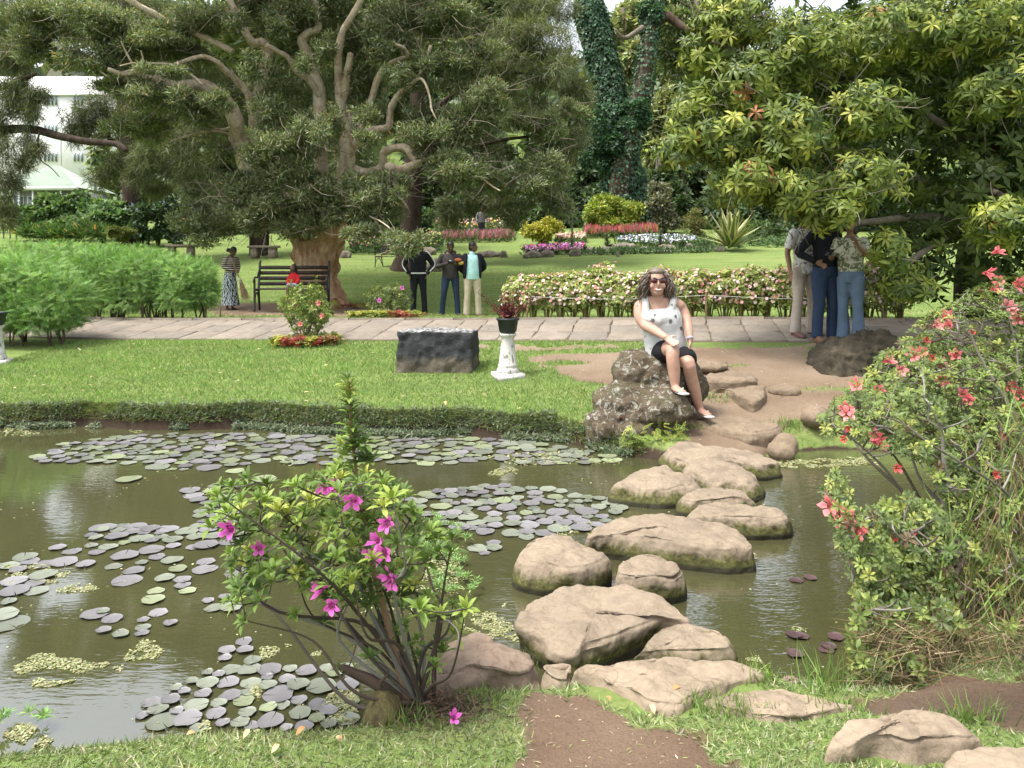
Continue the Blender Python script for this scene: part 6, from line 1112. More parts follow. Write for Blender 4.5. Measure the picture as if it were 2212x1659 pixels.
grass('near_grass', 'short broad-bladed grass on the near bank', x, y, .030, .0055, T_BLADE, 2.0, [.30, .26, .16, .18, .10], [(.185, .245, .095), (.26, .32, .14), (.14, .19, .07), (.35, .35, .21), (.45, .42, .29)])
n = 130000; y = rng.uniform(7.2, 11.9, n); x = -6.8 + 8.8 * rng.random(n); ok = y < y_near(x) - .02; 
grass('pond_lawn', 'green lawn between the far pond edge and the footpath', x[ok], y[ok], .050, .008, T_TRI, 1.0, [.40, .27, .20, .10, .03])
n = 16000; y = rng.uniform(6.5, 9.9, n); x = rng.uniform(1.0, 6.5, n); ok = y < y_near(x) - .02
grass('bank_grass', 'patchy grass on the worn bank beside the steps', x[ok], y[ok], .045, .008, T_TRI, 1.0, [.36, .22, .22, .15, .05], dmax=.45)
n = 110000; t = 1.62 + 13 * rng.random(n) ** 1.5; x = rng.uniform(-.72, .72, n) * (t + 11); y = y_near(x) + t
grass('back_lawn', 'mown lawn behind the footpath', x, y, .045, .012, T_TRI, .9, [.38, .25, .20, .14, .03], dmax=.55)
# taller tufts
mb = MB()
for (u, v, n, h) in [(1120, 1440, 40, .09), (1160, 1440, 40, .08), (1245, 1445, 50, .10), (1530, 1535, 70, .10), (1560, 1530, 40, .09), (1600, 1545, 60, .10), (1640, 1465, 30, .11), (1650, 1475, 30, .09), (1000, 1460, 60, .07), (1030, 1480, 60, .07), (900, 1560, 60, .08), (860, 1560, 50, .07), (1020, 1500, 80, .06), (1060, 1520, 60, .06), (1680, 1545, 40, .06), (1800, 1530, 40, .08), (1830, 1540, 30, .09), (925, 790, 50, .16), (945, 795, 40, .14), (1540, 860, 60, .12), (1560, 870, 40, .10), (1700, 925, 90, .13), (1720, 920, 60, .13), (1560, 925, 50, .08), (1500, 925, 60, .09), (2100, 1560, 60, .12), (1950, 1590, 30, .06), (2020, 1600, 40, .06), (1790, 1480, 30, .2), (1780, 1490, 20, .22), (1760, 1500, 20, .1), (940, 1480, 60, .08), (1540, 840, 40, .1)]:
    g = ground_at(u, v); n_ = n; P = g + rng.normal(0, 1, (n, 3)) * [.035 + .02 * g[1] / 3, .025, 0]; P[:, 2] = np.maximum(zg(P[:, 0], P[:, 1]), 0) - .005; hh = h * .7 * rng.uniform(.6, 1.3, n); scat(mb, T_BLADE, P, frames(rdir(n) * [.55, .55, .1] + [0, 0, 1.0], rdir(n)), np.stack([np.full(n, .006), hh, hh], 1), pal(n, [(.15, .24, .055), (.22, .31, .08), (.12, .19, .045)]))
tag(mb.build('grass_tufts', M_GRASS, None, col=True), 'longer grass tufts at the edges of stones and bank', 'grass', kind='stuff')
# ferns and weeds on the boulder
mb = MB(); Q = np.array([W(u, v, 6.78) for u, v in list(map(tuple, in_poly([(1340, 935), (1365, 905), (1390, 930), (1420, 925), (1425, 912), (1475, 915), (1478, 935), (1440, 950), (1400, 965), (1350, 960)], 60, 5)))]); n = len(Q); A = nrm(rdir(n) * .8 + [0, -.8, -.1]); scat(mb, T_FROND, Q, frames(A, nrm(rdir(n) * .3 + [0, -.6, 1])), rng.uniform(.07, .12, n) * 1.0, pal(n, [(.24, .30, .05), (.33, .37, .07), (.16, .22, .05)]))
tag(mb.build('fern_clump', M_LEAF, None, col=True), 'yellow-green ferns growing at the foot of the big boulder', 'fern', kind='stuff')
# fallen leaves
LFM = [mesh_np('fallen_leaf', T_LEAF[0] * [1, 1, 2.0], T_LEAF[1], M_DRY, np.repeat(np.array(c)[None], 8, 0), True) for c in [(.55, .33, .17), (.45, .23, .10), (.60, .42, .25)]]
for u, v, s, lab in [(1453, 1516, 1, 'brown leaf lying at the edge of the bare soil, right one'), (1318, 1540, .8, 'pale brown leaf on the bare soil, left one'), (1404, 1545, 1, 'curled tan leaf where soil meets grass'), (540, 1600, .9, 'orange-tan fallen leaf on the grass near the pond edge'), (725, 1615, .7, 'small orange fallen leaf in the near grass'), (660, 1595, 1.0, 'dark curled fallen leaf by the lily raft'), (402, 1612, .8, 'pale fallen leaf in the grass lower left'), (740, 1620, .6, 'tiny brown fallen leaf beside the orange one'), (960, 880, 1.6, 'pale pink fallen petal on the lawn edge above the lily raft'), (604, 1633, .9, 'tan fallen leaf at the bottom edge of the grass')]:
    g = ground_at(u, v); o = put('fallen_leaf', LFM[int(rng.integers(3))], g + [0, 0, .035 if v > 1000 else .06], nrm([rng.normal(0, .25), -.3, 1]), .036 * s, None, rng.uniform(0, 6)); tag(o, lab, 'fallen leaf'); o.scale = (o.scale[0] * .6, o.scale[1], o.scale[2])
mb = MB(); q = np.stack([rng.uniform(-.2, 1.2, 700), rng.uniform(2.0, 3.0, 700)], 1); q = q[dirt_w(q[:, 0], q[:, 1]) > .6]; n = len(q); P = np.column_stack([q, zg(q[:, 0], q[:, 1]) + .002]); scat(mb, T_DIA, P, frames(rdir(n) * [1, 1, .05], rdir(n) * .2 + [0, 0, 1]), np.stack([rng.uniform(.002, .006, n), rng.uniform(.006, .03, n), np.full(n, .01)], 1), pal(n, [(.40, .32, .22), (.55, .48, .38), (.20, .15, .10), (.30, .34, .12)]))
q = np.stack([rng.uniform(0, 4.6, 900), rng.uniform(6.6, 10, 900)], 1); q = q[dirt_w(q[:, 0], q[:, 1]) > .6]; n = len(q); P = np.column_stack([q, zg(q[:, 0], q[:, 1]) + .003]); scat(mb, T_DIA, P, frames(rdir(n) * [1, 1, .05], rdir(n) * .2 + [0, 0, 1]), np.stack([rng.uniform(.006, .014, n), rng.uniform(.015, .06, n), np.full(n, .01)], 1), pal(n, [(.40, .32, .22), (.50, .44, .34), (.16, .12, .08)]))
nq = 700; q = np.stack([rng.uniform(-7, 6, nq), rng.uniform(7.4, 20, nq)], 1); q = q[(poly_sd(q[:, 0], q[:, 1], POND) > .15)]; n = len(q); P = np.column_stack([q, zg(q[:, 0], q[:, 1]) + .04]); scat(mb, T_DIA, P, frames(rdir(n) * [1, 1, .15], rdir(n) * .3 + [0, 0, 1]), np.stack([rng.uniform(.015, .03, n), rng.uniform(.04, .08, n), np.full(n, .03)], 1), pal(n, [(.42, .30, .15), (.34, .21, .10), (.50, .44, .26), (.22, .14, .08)]))
tag(mb.build('soil_litter', M_DRY, None, col=True), 'scattered bits of straw and dead leaf on soil and lawn', 'litter', kind='stuff')
# ================================================================ PEOPLE
def blob(name, shapes, mat, parent, voxel=.012, it=2, fac=.5):
    """several closed shapes fused into one continuous skin"""
    mb = MB()
    for V, f in shapes: mb.add(V, f)
    o = mb.build(name, mat, parent, sm=True); r = o.modifiers.new('fuse', 'REMESH'); r.mode = 'VOXEL'; r.voxel_size = voxel; r.use_smooth_shade = True
    if it: s = o.modifiers.new('smooth', 'SMOOTH'); s.iterations = it; s.factor = fac
    return o
def mat_skin(name, c):
    m, nt, N, L, bs = new_mat(name); f = noise_n(N, L, 18, 4); L.new(ramp(N, L, f, [(.3, tuple(a * .88 for a in c)), (.7, tuple(a * 1.1 for a in c))]), bs.inputs['Base Color']); bs.inputs['Roughness'].default_value = .5
    bs.inputs['Subsurface Weight'].default_value = .12; bs.inputs['Subsurface Radius'].default_value = (.02, .008, .005); return m
def mat_cloth(name, c, c2=None, kind=None, scale=12, thr=.56, rough=.9):
    m, nt, N, L, bs = new_mat(name); bs.inputs['Roughness'].default_value = rough; bs.inputs['Specular IOR Level'].default_value = .15
    f = noise_n(N, L, 9, 5, .6); base = ramp(N, L, f, [(.3, tuple(a * .82 for a in c)), (.7, tuple(min(1, a * 1.1) for a in c))])
    if kind == 'spots':
        v = N.new('ShaderNodeTexVoronoi'); v.inputs['Scale'].default_value = scale; tc = N.new('ShaderNodeTexCoord'); L.new(tc.outputs['Object'], v.inputs['Vector']); n2 = noise_n(N, L, scale * 3, 3, .6, 1)
        a = N.new('ShaderNodeMath'); a.operation = 'MULTIPLY_ADD'; L.new(n2, a.inputs[0]); a.inputs[1].default_value = .5; L.new(v.outputs['Distance'], a.inputs[2]); base = mixc(N, L, ramp(N, L, a.outputs[0], [(thr - .06, (1, 1, 1)), (thr, (0, 0, 0))]), base, c2)
    elif kind == 'blotch':
        n2 = noise_n(N, L, scale, 5, .65, 1.0); base = mixc(N, L, ramp(N, L, n2, [(thr, (0, 0, 0)), (thr + .05, (1, 1, 1))]), base, c2)
    elif kind == 'stripe':
        w = N.new('ShaderNodeTexWave'); w.wave_type = 'BANDS'; w.bands_direction = 'Z'; w.inputs['Scale'].default_value = scale; w.inputs['Distortion'].default_value = .5; tc = N.new('ShaderNodeTexCoord'); L.new(tc.outputs['Object'], w.inputs['Vector']); base = mixc(N, L, ramp(N, L, w.outputs['Fac'], [(.45, (0, 0, 0)), (.55, (1, 1, 1))]), base, c2)
    elif kind == 'swirl':
        w = N.new('ShaderNodeTexWave'); w.inputs['Scale'].default_value = scale; w.inputs['Distortion'].default_value = 9; w.inputs['Detail Scale'].default_value = 2.0; tc = N.new('ShaderNodeTexCoord'); L.new(tc.outputs['Object'], w.inputs['Vector']); base = mixc(N, L, ramp(N, L, w.outputs['Fac'], [(.42, (0, 0, 0)), (.55, (1, 1, 1))]), base, c2)
    L.new(base, bs.inputs['Base Color']); bump_n(N, L, noise_n(N, L, 14, 3, .5, .5, sc=(1, 1, .5)), .5, .02, bs); return m
SK_D, SK_B, SK_W = mat_skin('dark_skin', (.10, .052, .036)), mat_skin('brown_skin', (.21, .115, .075)), mat_skin('fair_skin', (.43, .255, .185))
M_HAIRB = mat_plain('black_hair', (.012, .010, .009), .45, .3, 30); M_EYEW = mat_plain('eye', (.06, .045, .04), .3, .05); M_LIP = mat_plain('lip', (.20, .07, .06), .5)
def hand_shapes(w, d, side, k=1.0, curl=.25, up=None):
    """palm and five fingers from wrist w along d; side = thumb direction"""
    w, d, side = np.asarray(w, float), nrm(d), np.asarray(side, float); side = nrm(side - d * side.dot(d)); nn = np.cross(d, side); s = []
    s.append(tube_vf([w - d * .01, w + d * .045 * k, w + d * .088 * k], [(.024 * k, .016 * k), (.038 * k, .015 * k), (.036 * k, .012 * k)], 10, 2, side=side))
    for q, (o, l) in enumerate(zip((.029, .010, -.009, -.027), (.068, .078, .072, .055))):
        b = w + d * .085 * k + side * o * k; m_ = b + d * l * .5 * k + nn * curl * .02 * k + side * o * .15; e = b + d * l * (1 - .3 * curl) * k + nn * curl * .055 * k + side * o * .25
        s.append(tube_vf([b - d * .02, b, m_, e], [.0092 * k, .0092 * k, .0085 * k, .007 * k], 7, 2))
    b = w + d * .02 * k + side * .022 * k; s.append(tube_vf([b, b + (side * .8 + d * .5) * .032 * k, b + (side * .65 + d * .8) * .068 * k + nn * .01], [.012 * k, .0105 * k, .008 * k], 7, 2)); return s
def figure(label, B, h, rz, skin, top, bottom, arms, feet=(-.11, .11), sleeve='long', legw=1.0, flare=0.0, hair=M_HAIRB, head=(0, 0), lean=(0, 0), shoe=None, width=1.0, skirt=None, untuck=.90, voxel=.013, lower=None, hairlong=False, name='person', bare_feet=False, group=None, belly=0, collar=False):
    k = h / 1.70; B = np.asarray(B, float); cz, sz = math.cos(rz), math.sin(rz)
    def w(p): p = np.asarray(p, float) * k; return np.stack([p[..., 0] * cz - p[..., 1] * sz, p[..., 0] * sz + p[..., 1] * cz, p[..., 2]], -1) + B
    sd_v = np.array([cz, sz, 0]); t = thing(name, label, 'person', B, group); lx, ly = lean
    hipz = .90; C_ = lambda z: np.array([lx * max(0, (z - .95)) / .5, ly * max(0, (z - .95)) / .5, 0])
    def tb(P, R, kk=12, n=3, flat=False): return tube_vf(w(np.array(P, float)), np.array(R) * k, kk, n, side=sd_v, cap=not flat, endk=.02 if flat else .35)
    P_ = lambda x, y, z: tuple(np.array([x, y, z]) + C_(z))
    S = []; yaw, pit = head; hc = np.array([0, -.02, 1.600]) + C_(1.6); cy, sy = math.cos(yaw), math.sin(yaw); cp, sp = math.cos(pit), math.sin(pit)
    Rh = np.array([[cy, -sy, 0], [sy, cy, 0], [0, 0, 1]]) @ np.array([[1, 0, 0], [0, cp, -sp], [0, sp, cp]]); piv = np.array([0, 0, 1.50]) + C_(1.5)
    def hd(p): return (np.asarray(p, float) + hc - piv) @ Rh.T + piv
    def hell(c, r, kk=14, m=10): V, f = ell_vf(c, r, kk, m); return w(hd(V)), f
    S.append(hell((0, .008, .012), (.074, .094, .105))); S.append(hell((0, -.03, -.045), (.056, .062, .07))); S.append(hell((0, -.094, -.012), (.013, .020, .026), 8, 6)); S.append(hell((0, -.072, -.062), (.03, .02, .02), 8, 6))
    for s in (-1, 1): S.append(hell((s * .076, .012, -.01), (.012, .022, .032), 8, 6))
    S.append(tb([P_(0, .01, 1.38), P_(0, .0, 1.47), tuple(hd((0, .01, -.05)))], [.062, .053, .052])); S.append(tb([P_(0, 0, .95), P_(0, 0, 1.1), P_(0, 0, 1.3), P_(0, .01, 1.40)], [(.13 * width, .09), (.12 * width, .085), (.145 * width, .09), (.12 * width, .06)]))
    for s, (el, wr, hdir, thumb, curl) in zip((-1, 1), arms):
        sh = P_(s * .175 * width, .0, 1.385); S.append(tb([sh, tuple((np.array(sh) + np.array(el)) / 2), el, tuple((np.array(el) * .45 + np.array(wr) * .55)), wr], [.048, .044, .036, .034, .025])); S += [(w(V), f) for V, f in hand_shapes(wr, np.array(hdir, float), np.array(thumb, float), 1.0, curl)]
    for s, fx in zip((-1, 1), feet): S.append(tb([(s * .085, 0, .86), (s * .09 + (fx - s * .09) * .5, -.02, .50), (fx, .01, .10), (fx, .0, .05)], [.07, .045, .032, .036])); S.append(tb([(fx, .03, .035), (fx + s * .01, -.06, .03), (fx + s * .02, -.15, .018)], [(.03, .028), (.04, .024), (.036, .014)], 10, 2))
    blob('body', S, skin, t, voxel * k)
    # clothes
    Tp = [tb([P_(0, 0, untuck), P_(0, -.01 - belly * .4, 1.02), P_(0, -.01, 1.18), P_(0, 0, 1.30), P_(0, .01, 1.395), P_(0, .01, 1.43)], [(.178 * width, .122 + belly), (.168 * width, .118 + belly), (.176 * width, .118), (.186 * width, .115), (.145 * width, .085), (.07, .06)], 18, 3, True)]
    for s, (el, wr, hdir, thumb, curl) in zip((-1, 1), arms):
        sh = P_(s * .168 * width, .0, 1.378); el = np.array(el); wr = np.array(wr)
        if sleeve == 'long': Tp.append(tb([sh, tuple((np.array(sh) + el) / 2), tuple(el), tuple(el * .5 + wr * .5), tuple(wr * .93 + el * .07)], [.066, .060, .052, .046, .040]))
        elif sleeve == 'short': Tp.append(tb([sh, tuple((np.array(sh) + el) / 2), tuple(np.array(sh) * .28 + el * .72)], [.068, .066, .066]))
    blob('top', Tp, top, t, voxel * k, 3)
    if skirt is not None:
        Sk = [tb([P_(0, 0, 1.02), (0, 0, .85), (0, .0, .5), (0, 0, .12)], [(.15, .12), (.18, .15), (.20, .19), (.25, .23)], 22, 3, True)]; o = blob('skirt', Sk, skirt, t, voxel * k, 1)
        dm = o.modifiers.new('folds', 'DISPLACE'); dm.texture = TX1; dm.strength = .07; dm.texture_coords = 'GLOBAL'
    else:
        Bt = [tb([P_(0, 0, 1.01), (0, 0, .93), (0, .005, .83)], [(.158 * width, .115), (.172 * width, .125), (.13 * width, .10)], 16, 3, True)]
        for s, fx in zip((-1, 1), feet): x0 = s * .088 * width; Bt.append(tb([(x0, 0, .90), (x0 + (fx - x0) * .25, -.005, .72), (x0 + (fx - x0) * .55, -.02, .50), (x0 + (fx - x0) * .8, .0, .28), (fx, .005, .055)], [.100 * legw, .088 * legw, .068 * legw, (.064 + flare * .5) * legw, (.064 + flare) * legw], 12, 3, True))
        blob('trousers', Bt, bottom, t, voxel * k, 2)
    if shoe is not None:
        for s, fx in zip((-1, 1), feet): blob('shoe', [tb([(fx, .045, .04), (fx, .0, .05), (fx + s * .012, -.09, .038), (fx + s * .022, -.175, .026)], [(.037, .038), (.04, .048), (.047, .034), (.038, .022)], 12, 3), tb([(fx, .05, .012), (fx + s * .012, -.08, .012), (fx + s * .022, -.185, .012)], [(.036, .012), (.048, .012), (.038, .012)], 12, 2)], shoe, t, voxel * k * .8, 1)
    H = [hell((0, .022, .035), (.084, .098, .094)), hell((0, .05, -.02), (.078, .065, .085))]
    if hairlong: H += [hell((0, .075, -.12), (.05, .04, .10)), hell((.05, .03, -.08), (.03, .05, .08))]
    blob('hair', H, hair, t, voxel * k * .8, 1)
    for s in (-1, 1): mb = MB(); mb.add(*hell((s * .031, -.086, .012), (.013, .008, .007), 8, 6)); mb.build('eye', M_EYEW, t)
    mb = MB(); mb.add(*hell((0, -.092, -.058), (.024, .008, .007), 8, 6)); mb.build('mouth', M_LIP, t)
    if collar: mb = MB(); mb.add(*tb([P_(0, .01, 1.405), P_(0, .005, 1.45)], [(.075, .07), (.062, .06)], 14, 1)); mb.build('collar', top, t)
    t['_'] = 0; del t['_']; return t, w
def hang(s, fwd=0.0, out=.06): return ((s * (.215 + out), .02 - fwd * .3, 1.12), (s * (.235 + out), -.04 - fwd, .885), (0, -.1, -1), (0, -1, 0), .35)
JEANS, JEANL = mat_cloth('dark_blue_denim', (.030, .048, .088)), mat_cloth('light_blue_denim', (.105, .15, .215)); BEIGE, BEIGE2 = mat_cloth('beige_cotton', (.48, .41, .30)), mat_cloth('stone_cotton', (.40, .345, .29)); BLACKC = mat_cloth('black_cloth', (.014, .015, .02)); TEAL = mat_cloth('pale_teal_cotton', (.36, .60, .58)); CHAR = mat_cloth('charcoal_hoodie', (.055, .050, .048)); REDC = mat_cloth('red_cotton', (.42, .02, .025)); WPRINT = mat_cloth('white_shirt_grey_print', (.66, .66, .64), (.13, .13, .14), 'blotch', 13, .54); GPRINT = mat_cloth('olive_patterned_cotton', (.45, .44, .36), (.10, .12, .06), 'blotch', 16, .48); STRIPE = mat_cloth('black_cream_stripes', (.50, .44, .36), (.03, .022, .022), 'stripe', 6.3)
SWIRL = mat_cloth('black_white_teal_print', (.52, .56, .56), (.03, .05, .06), 'swirl', 7); M_SOLE = mat_plain('dark_shoe', (.05, .04, .04), .6); M_BOOT = mat_plain('tan_boot', (.16, .085, .05), .6, .2, 20); M_SAND = mat_plain('brown_sandal', (.12, .06, .05), .6)
# -- three people at the right
a = G(1738, 10.38); figure('man in white printed short-sleeved shirt and beige trousers, face hidden by leaves', a, 1.74, .35, SK_B, WPRINT, BEIGE2, (hang(-1, .02, .05), hang(1, .05, .0)), (-.15, .13), 'short', .98, .010, untuck=.84, shoe=M_SAND)
a = G(1783, 10.05); t, w = figure('man in black long-sleeved top and blue jeans with hand on hip', a, 1.74, .25, SK_B, BLACKC, JEANS, (((-.36, .05, 1.14), (-.20, -.08, 1.02), (.8, -.3, -.4), (.2, -.4, .8), .4), hang(1, .1, .0)), (-.12, .10), 'long', 1.08, shoe=M_BOOT, untuck=.95)
a = G(1838, 9.82); t, w = figure('woman in olive patterned top and flared light jeans holding a phone', a, 1.66, -.75, SK_B, GPRINT, JEANL, (((-.22, -.08, 1.15), (-.13, -.32, 1.18), (.2, -1, .15), (.3, 0, .9), .6), ((.24, .02, 1.15), (.16, -.2, 1.30), (-.2, -.6, .9), (-.6, 0, .3), .6)), (-.10, .10), 'short', .98, .030, hairlong=True, shoe=M_SOLE, untuck=1.0, width=.95)
M_PHONE = mat_plain('dark_phone', (.02, .02, .025), .25); p = w(np.array([-.10, -.46, 1.22])); V, f = box_vf((0, 0, 0), (.075, .15, .009)); V = V @ np.array(Matrix.Rotation(.5, 3, 'X')).T @ np.array(Matrix.Rotation(-.75, 3, 'Z')).T + p; tag(centred('mobile_phone', V, f, M_PHONE, sm=False), 'dark phone held by the woman in flared jeans', 'phone')
# -- three men on the lawn
a = G(903, 16.6); t, w = figure('man in black tracksuit with white sleeve stripes, head behind hanging leaves', a, 1.66, .15, SK_D, BLACKC, BLACKC, (((-.30, .06, 1.12), (-.20, -.06, .92), (.3, -.5, -.8), (0, -1, 0), .5), ((.33, .06, 1.12), (.20, -.06, .92), (-.3, -.5, -.8), (0, -1, 0), .5)), (-.10, .15), 'long', 1.0, shoe=M_SAND, untuck=.93)
M_STR = mat_cloth('white_stripe', (.62, .62, .60))
for s, e in ((1, (.33, .06, 1.12)), (-1, (-.30, .06, 1.12))): mb = MB(); mb.add(*tube_vf(w(np.array([(s * .17, -.03, 1.425), (s * .26, -.03, 1.35), np.array(e) + [s * .045, -.025, .02], (s * .26, -.07, .98)])), [.012] * 4, 6, 4)); mb.build('sleeve_stripe', M_STR, t)
mb = MB(); V, f = tube_vf(w(np.array([(0, 0, .925), (0, 0, .955)])), [(.186, .132), (.184, .130)], 18, 1, cap=False, endk=0); mb.add(V, f); mb.build('waist_band', M_STR, t)
a = G(973, 17.0); t, w = figure('man in charcoal hooded jacket and blue jeans looking down at his phone', a, 1.66, .1, SK_D, CHAR, JEANS, (((-.30, -.02, 1.13), (-.06, -.27, 1.20), (.7, -.5, .3), (0, -.4, 1), .7), ((.30, -.02, 1.13), (.08, -.27, 1.19), (-.7, -.5, .3), (0, -.4, 1), .7)), (-.19, .17), 'long', 1.0, head=(0, .55), shoe=M_SOLE, untuck=.86, width=1.1)
mb = MB(); mb.add(*w(np.zeros((1, 3)))[None] if False else box_vf(w(np.array([0.01, -.34, 1.235])), (.15, .012, .075))); tag(mb.build('mobile_phone', M_PHONE), 'phone held by the man in the hooded jacket', 'phone')
o = blob('hood', [tube_vf(w(np.array([(-.10, .05, 1.44), (0, .10, 1.46), (.10, .05, 1.44)])), [.05, .06, .05], 10, 4)], CHAR, t, .012)
tr_ = thing('carried_toy', 'brown and yellow soft toy tucked under the hooded man\'s arm', 'toy', w(np.array([.22, -.15, 1.2]))); blob('brown_half', [ell_vf(w(np.array([.17, -.24, 1.27])), (.09, .07, .05))], mat_cloth('brown_plush', (.24, .08, .03)), tr_, .015); blob('yellow_half', [ell_vf(w(np.array([.23, -.22, 1.21])), (.07, .06, .05))], mat_cloth('yellow_plush', (.60, .42, .08)), tr_, .015)
a = G(1020, 16.9); t, w = figure('man in open black jacket over pale teal shirt, hands behind back', a, 1.64, .2, SK_D, TEAL, BEIGE, (((-.29, .06, 1.13), (-.10, .17, .98), (.6, .3, -.4), (0, .4, 1), .5), ((.29, .06, 1.13), (.10, .17, .98), (-.6, .3, -.4), (0, .4, 1), .5)), (-.13, .15), 'none', 1.08, .01, head=(1.0, .1), shoe=M_SAND, untuck=.86, width=1.05, belly=.012)
J = []
for s in (-1, 1):
    J.append(tube_vf(w(np.array([(s * .17, .01, 1.385), (s * .25, .04, 1.26), (s * .29, .06, 1.13), (s * .20, .13, 1.04), (s * .12, .17, .99)])), np.array([.064, .06, .055, .05, .044]), 12, 3)); J.append(tube_vf(w(np.array([(s * .15, .0, 1.40), (s * .165, -.01, 1.25), (s * .17, .0, 1.05), (s * .17, .02, .92)])), np.array([(.045, .10), (.05, .125), (.045, .125), (.04, .12)]), 14, 3, side=(math.cos(.2), math.sin(.2), 0)))
J.append(tube_vf(w(np.array([(0, .06, 1.42), (0, .08, 1.25), (0, .08, 1.05), (0, .09, .92)])), np.array([(.10, .045), (.17, .06), (.17, .06), (.17, .055)]), 14, 3, side=(math.cos(.2), math.sin(.2), 0))); blob('jacket', J, BLACKC, t, .013)
mb = MB(); mb.add(*tube_vf(w(np.array([(0, .01, 1.41), (0, .0, 1.46)])), np.array([(.078, .072), (.064, .062)]), 14, 1)); mb.build('collar', TEAL, t)
# -- woman sweeping
a = G(497, 18.2); t, w = figure('woman in striped jumper and long printed skirt sweeping the lawn', a, 1.50, .95, SK_D, STRIPE, BLACKC, (((-.24, -.04, 1.16), (-.06, -.26, 1.06), (.3, -.8, -.4), (0, 0, 1), .8), ((.24, -.04, 1.16), (.06, -.24, 1.00), (-.3, -.8, -.4), (0, 0, 1), .8)), (-.08, .08), 'long', 1.0, head=(0, .6), lean=(0, -.06), skirt=SWIRL, hairlong=False, untuck=.96, width=.92)
mb = MB(); mb.add(*ell_vf(w(np.array([0, .06, 1.60])), (.06, .06, .05))); mb.build('hair_bun', M_HAIRB, t)
h1, h2, h3 = W(505, 570, 18.0), W(519, 606, 17.95), W(531, 655, 17.9); h3[2] = max(h3[2], G(531, 17.9)[2] + .02)
br = thing('broom', 'long-handled straw broom held by the sweeping woman', 'broom', h3); mb = MB(); mb.add(*tube_vf([h1 + (h1 - h2) * .35, h2], [.014, .015], 8, 1)); mb.build('handle', M_STAKE, br); mb = MB(); mb.add(*tube_vf([h2 - (h2 - h1) * .12, h2 + (h2 - h1) * .15], [.026, .03], 10, 1)); mb.build('binding', mat_plain('pale_binding', (.45, .42, .38)), br)
mb = MB(); n = 240; tt = rng.uniform(-1, 1, n); e = h3 + np.stack([tt * .11 + .02, rng.normal(0, .04, n), np.abs(tt) * .05 + rng.uniform(0, .06, n)], 1); A = e - h2; l = np.linalg.norm(A, axis=1); scat(mb, T_BLADE, np.tile(h2, (n, 1)) + rng.normal(0, .012, (n, 3)), frames(A, rdir(n)), np.stack([np.full(n, .008), l, np.full(n, .05)], 1), pal(n, [(.36, .25, .15), (.46, .34, .22), (.28, .19, .11)])); mb.build('bristles', M_DRY, br, col=True)
# -- child on the bench
bx, by, bz = BL[0] + .06, BL[1] - .12, BL[2] + .06 + .45 * 1.12; ch = thing('person', 'small child in red jumper sitting on the iron bench', 'person', (bx, by, bz)); q = lambda x, y, z: np.array([bx + x, by + y, bz + z])
S = [ell_vf(q(-.02, -.02, .44), (.062, .072, .085), 14, 10), ell_vf(q(-.075, -.035, .425), (.014, .012, .014), 8, 6), tube_vf([q(0, 0, .28), q(-.01, -.01, .40)], [.035, .03], 10, 1), tube_vf([q(0, 0, .04), q(0, 0, .2), q(0, 0, .3)], [(.085, .07), (.08, .065), (.07, .05)], 12, 2)]
for s in (-1, 1):
    S.append(tube_vf([q(s * .085, 0, .28), q(s * .115, -.05, .16), q(s * .07, -.15, .09)], [.03, .026, .02], 10, 3)); S += hand_shapes(q(s * .07, -.15, .09), np.array([-s * .2, -1, -.3]), np.array([-s, 0, .2]), .6, .3); S.append(tube_vf([q(s * .055, -.02, .05), q(s * .06, -.24, .05), q(s * .06, -.26, -.14), q(s * .06, -.26, -.26)], [.048, .038, .03, .024], 10, 3)); S.append(tube_vf([q(s * .06, -.25, -.28), q(s * .06, -.33, -.295)], [.022, .018], 8, 1))
blob('body', S, SK_D, ch, .011); J = [tube_vf([q(0, 0, .02), q(0, 0, .18), q(0, 0, .29), q(0, 0, .33)], [(.105, .085), (.10, .08), (.095, .065), (.05, .045)], 14, 3)]
for s in (-1, 1): J.append(tube_vf([q(s * .08, 0, .275), q(s * .12, -.05, .16), q(s * .08, -.13, .10)], [.042, .036, .03], 10, 3))
blob('jumper', J, REDC, ch, .011); blob('skirt', [tube_vf([q(s * .05, 0, .05), q(s * .06, -.18, .055)], [.06, .062], 12, 1) for s in (-1, 1)], mat_cloth('pale_denim', (.28, .34, .45)), ch, .012); blob('hair', [ell_vf(q(.0, .02, .465), (.073, .08, .08)), ell_vf(q(.03, .055, .37), (.045, .045, .09))], M_HAIRB, ch, .011, 1)
for s in (-1, 1): mb = MB(); mb.add(*ell_vf(q(-.055 + (s > 0) * .045, -.078 + (s < 0) * .012, .45), (.008, .006, .005), 8, 6)); mb.build('eye', M_EYEW, ch)
# -- gardener far behind
a = G(1040, 36.5); figure('distant person in grey standing among the back flower beds', a, 1.6, .4, SK_D, mat_cloth('grey_cotton', (.16, .15, .15)), mat_cloth('dark_trousers', (.04, .04, .05)), (hang(-1, .1), hang(1, .1)), shoe=M_SOLE, voxel=.02)

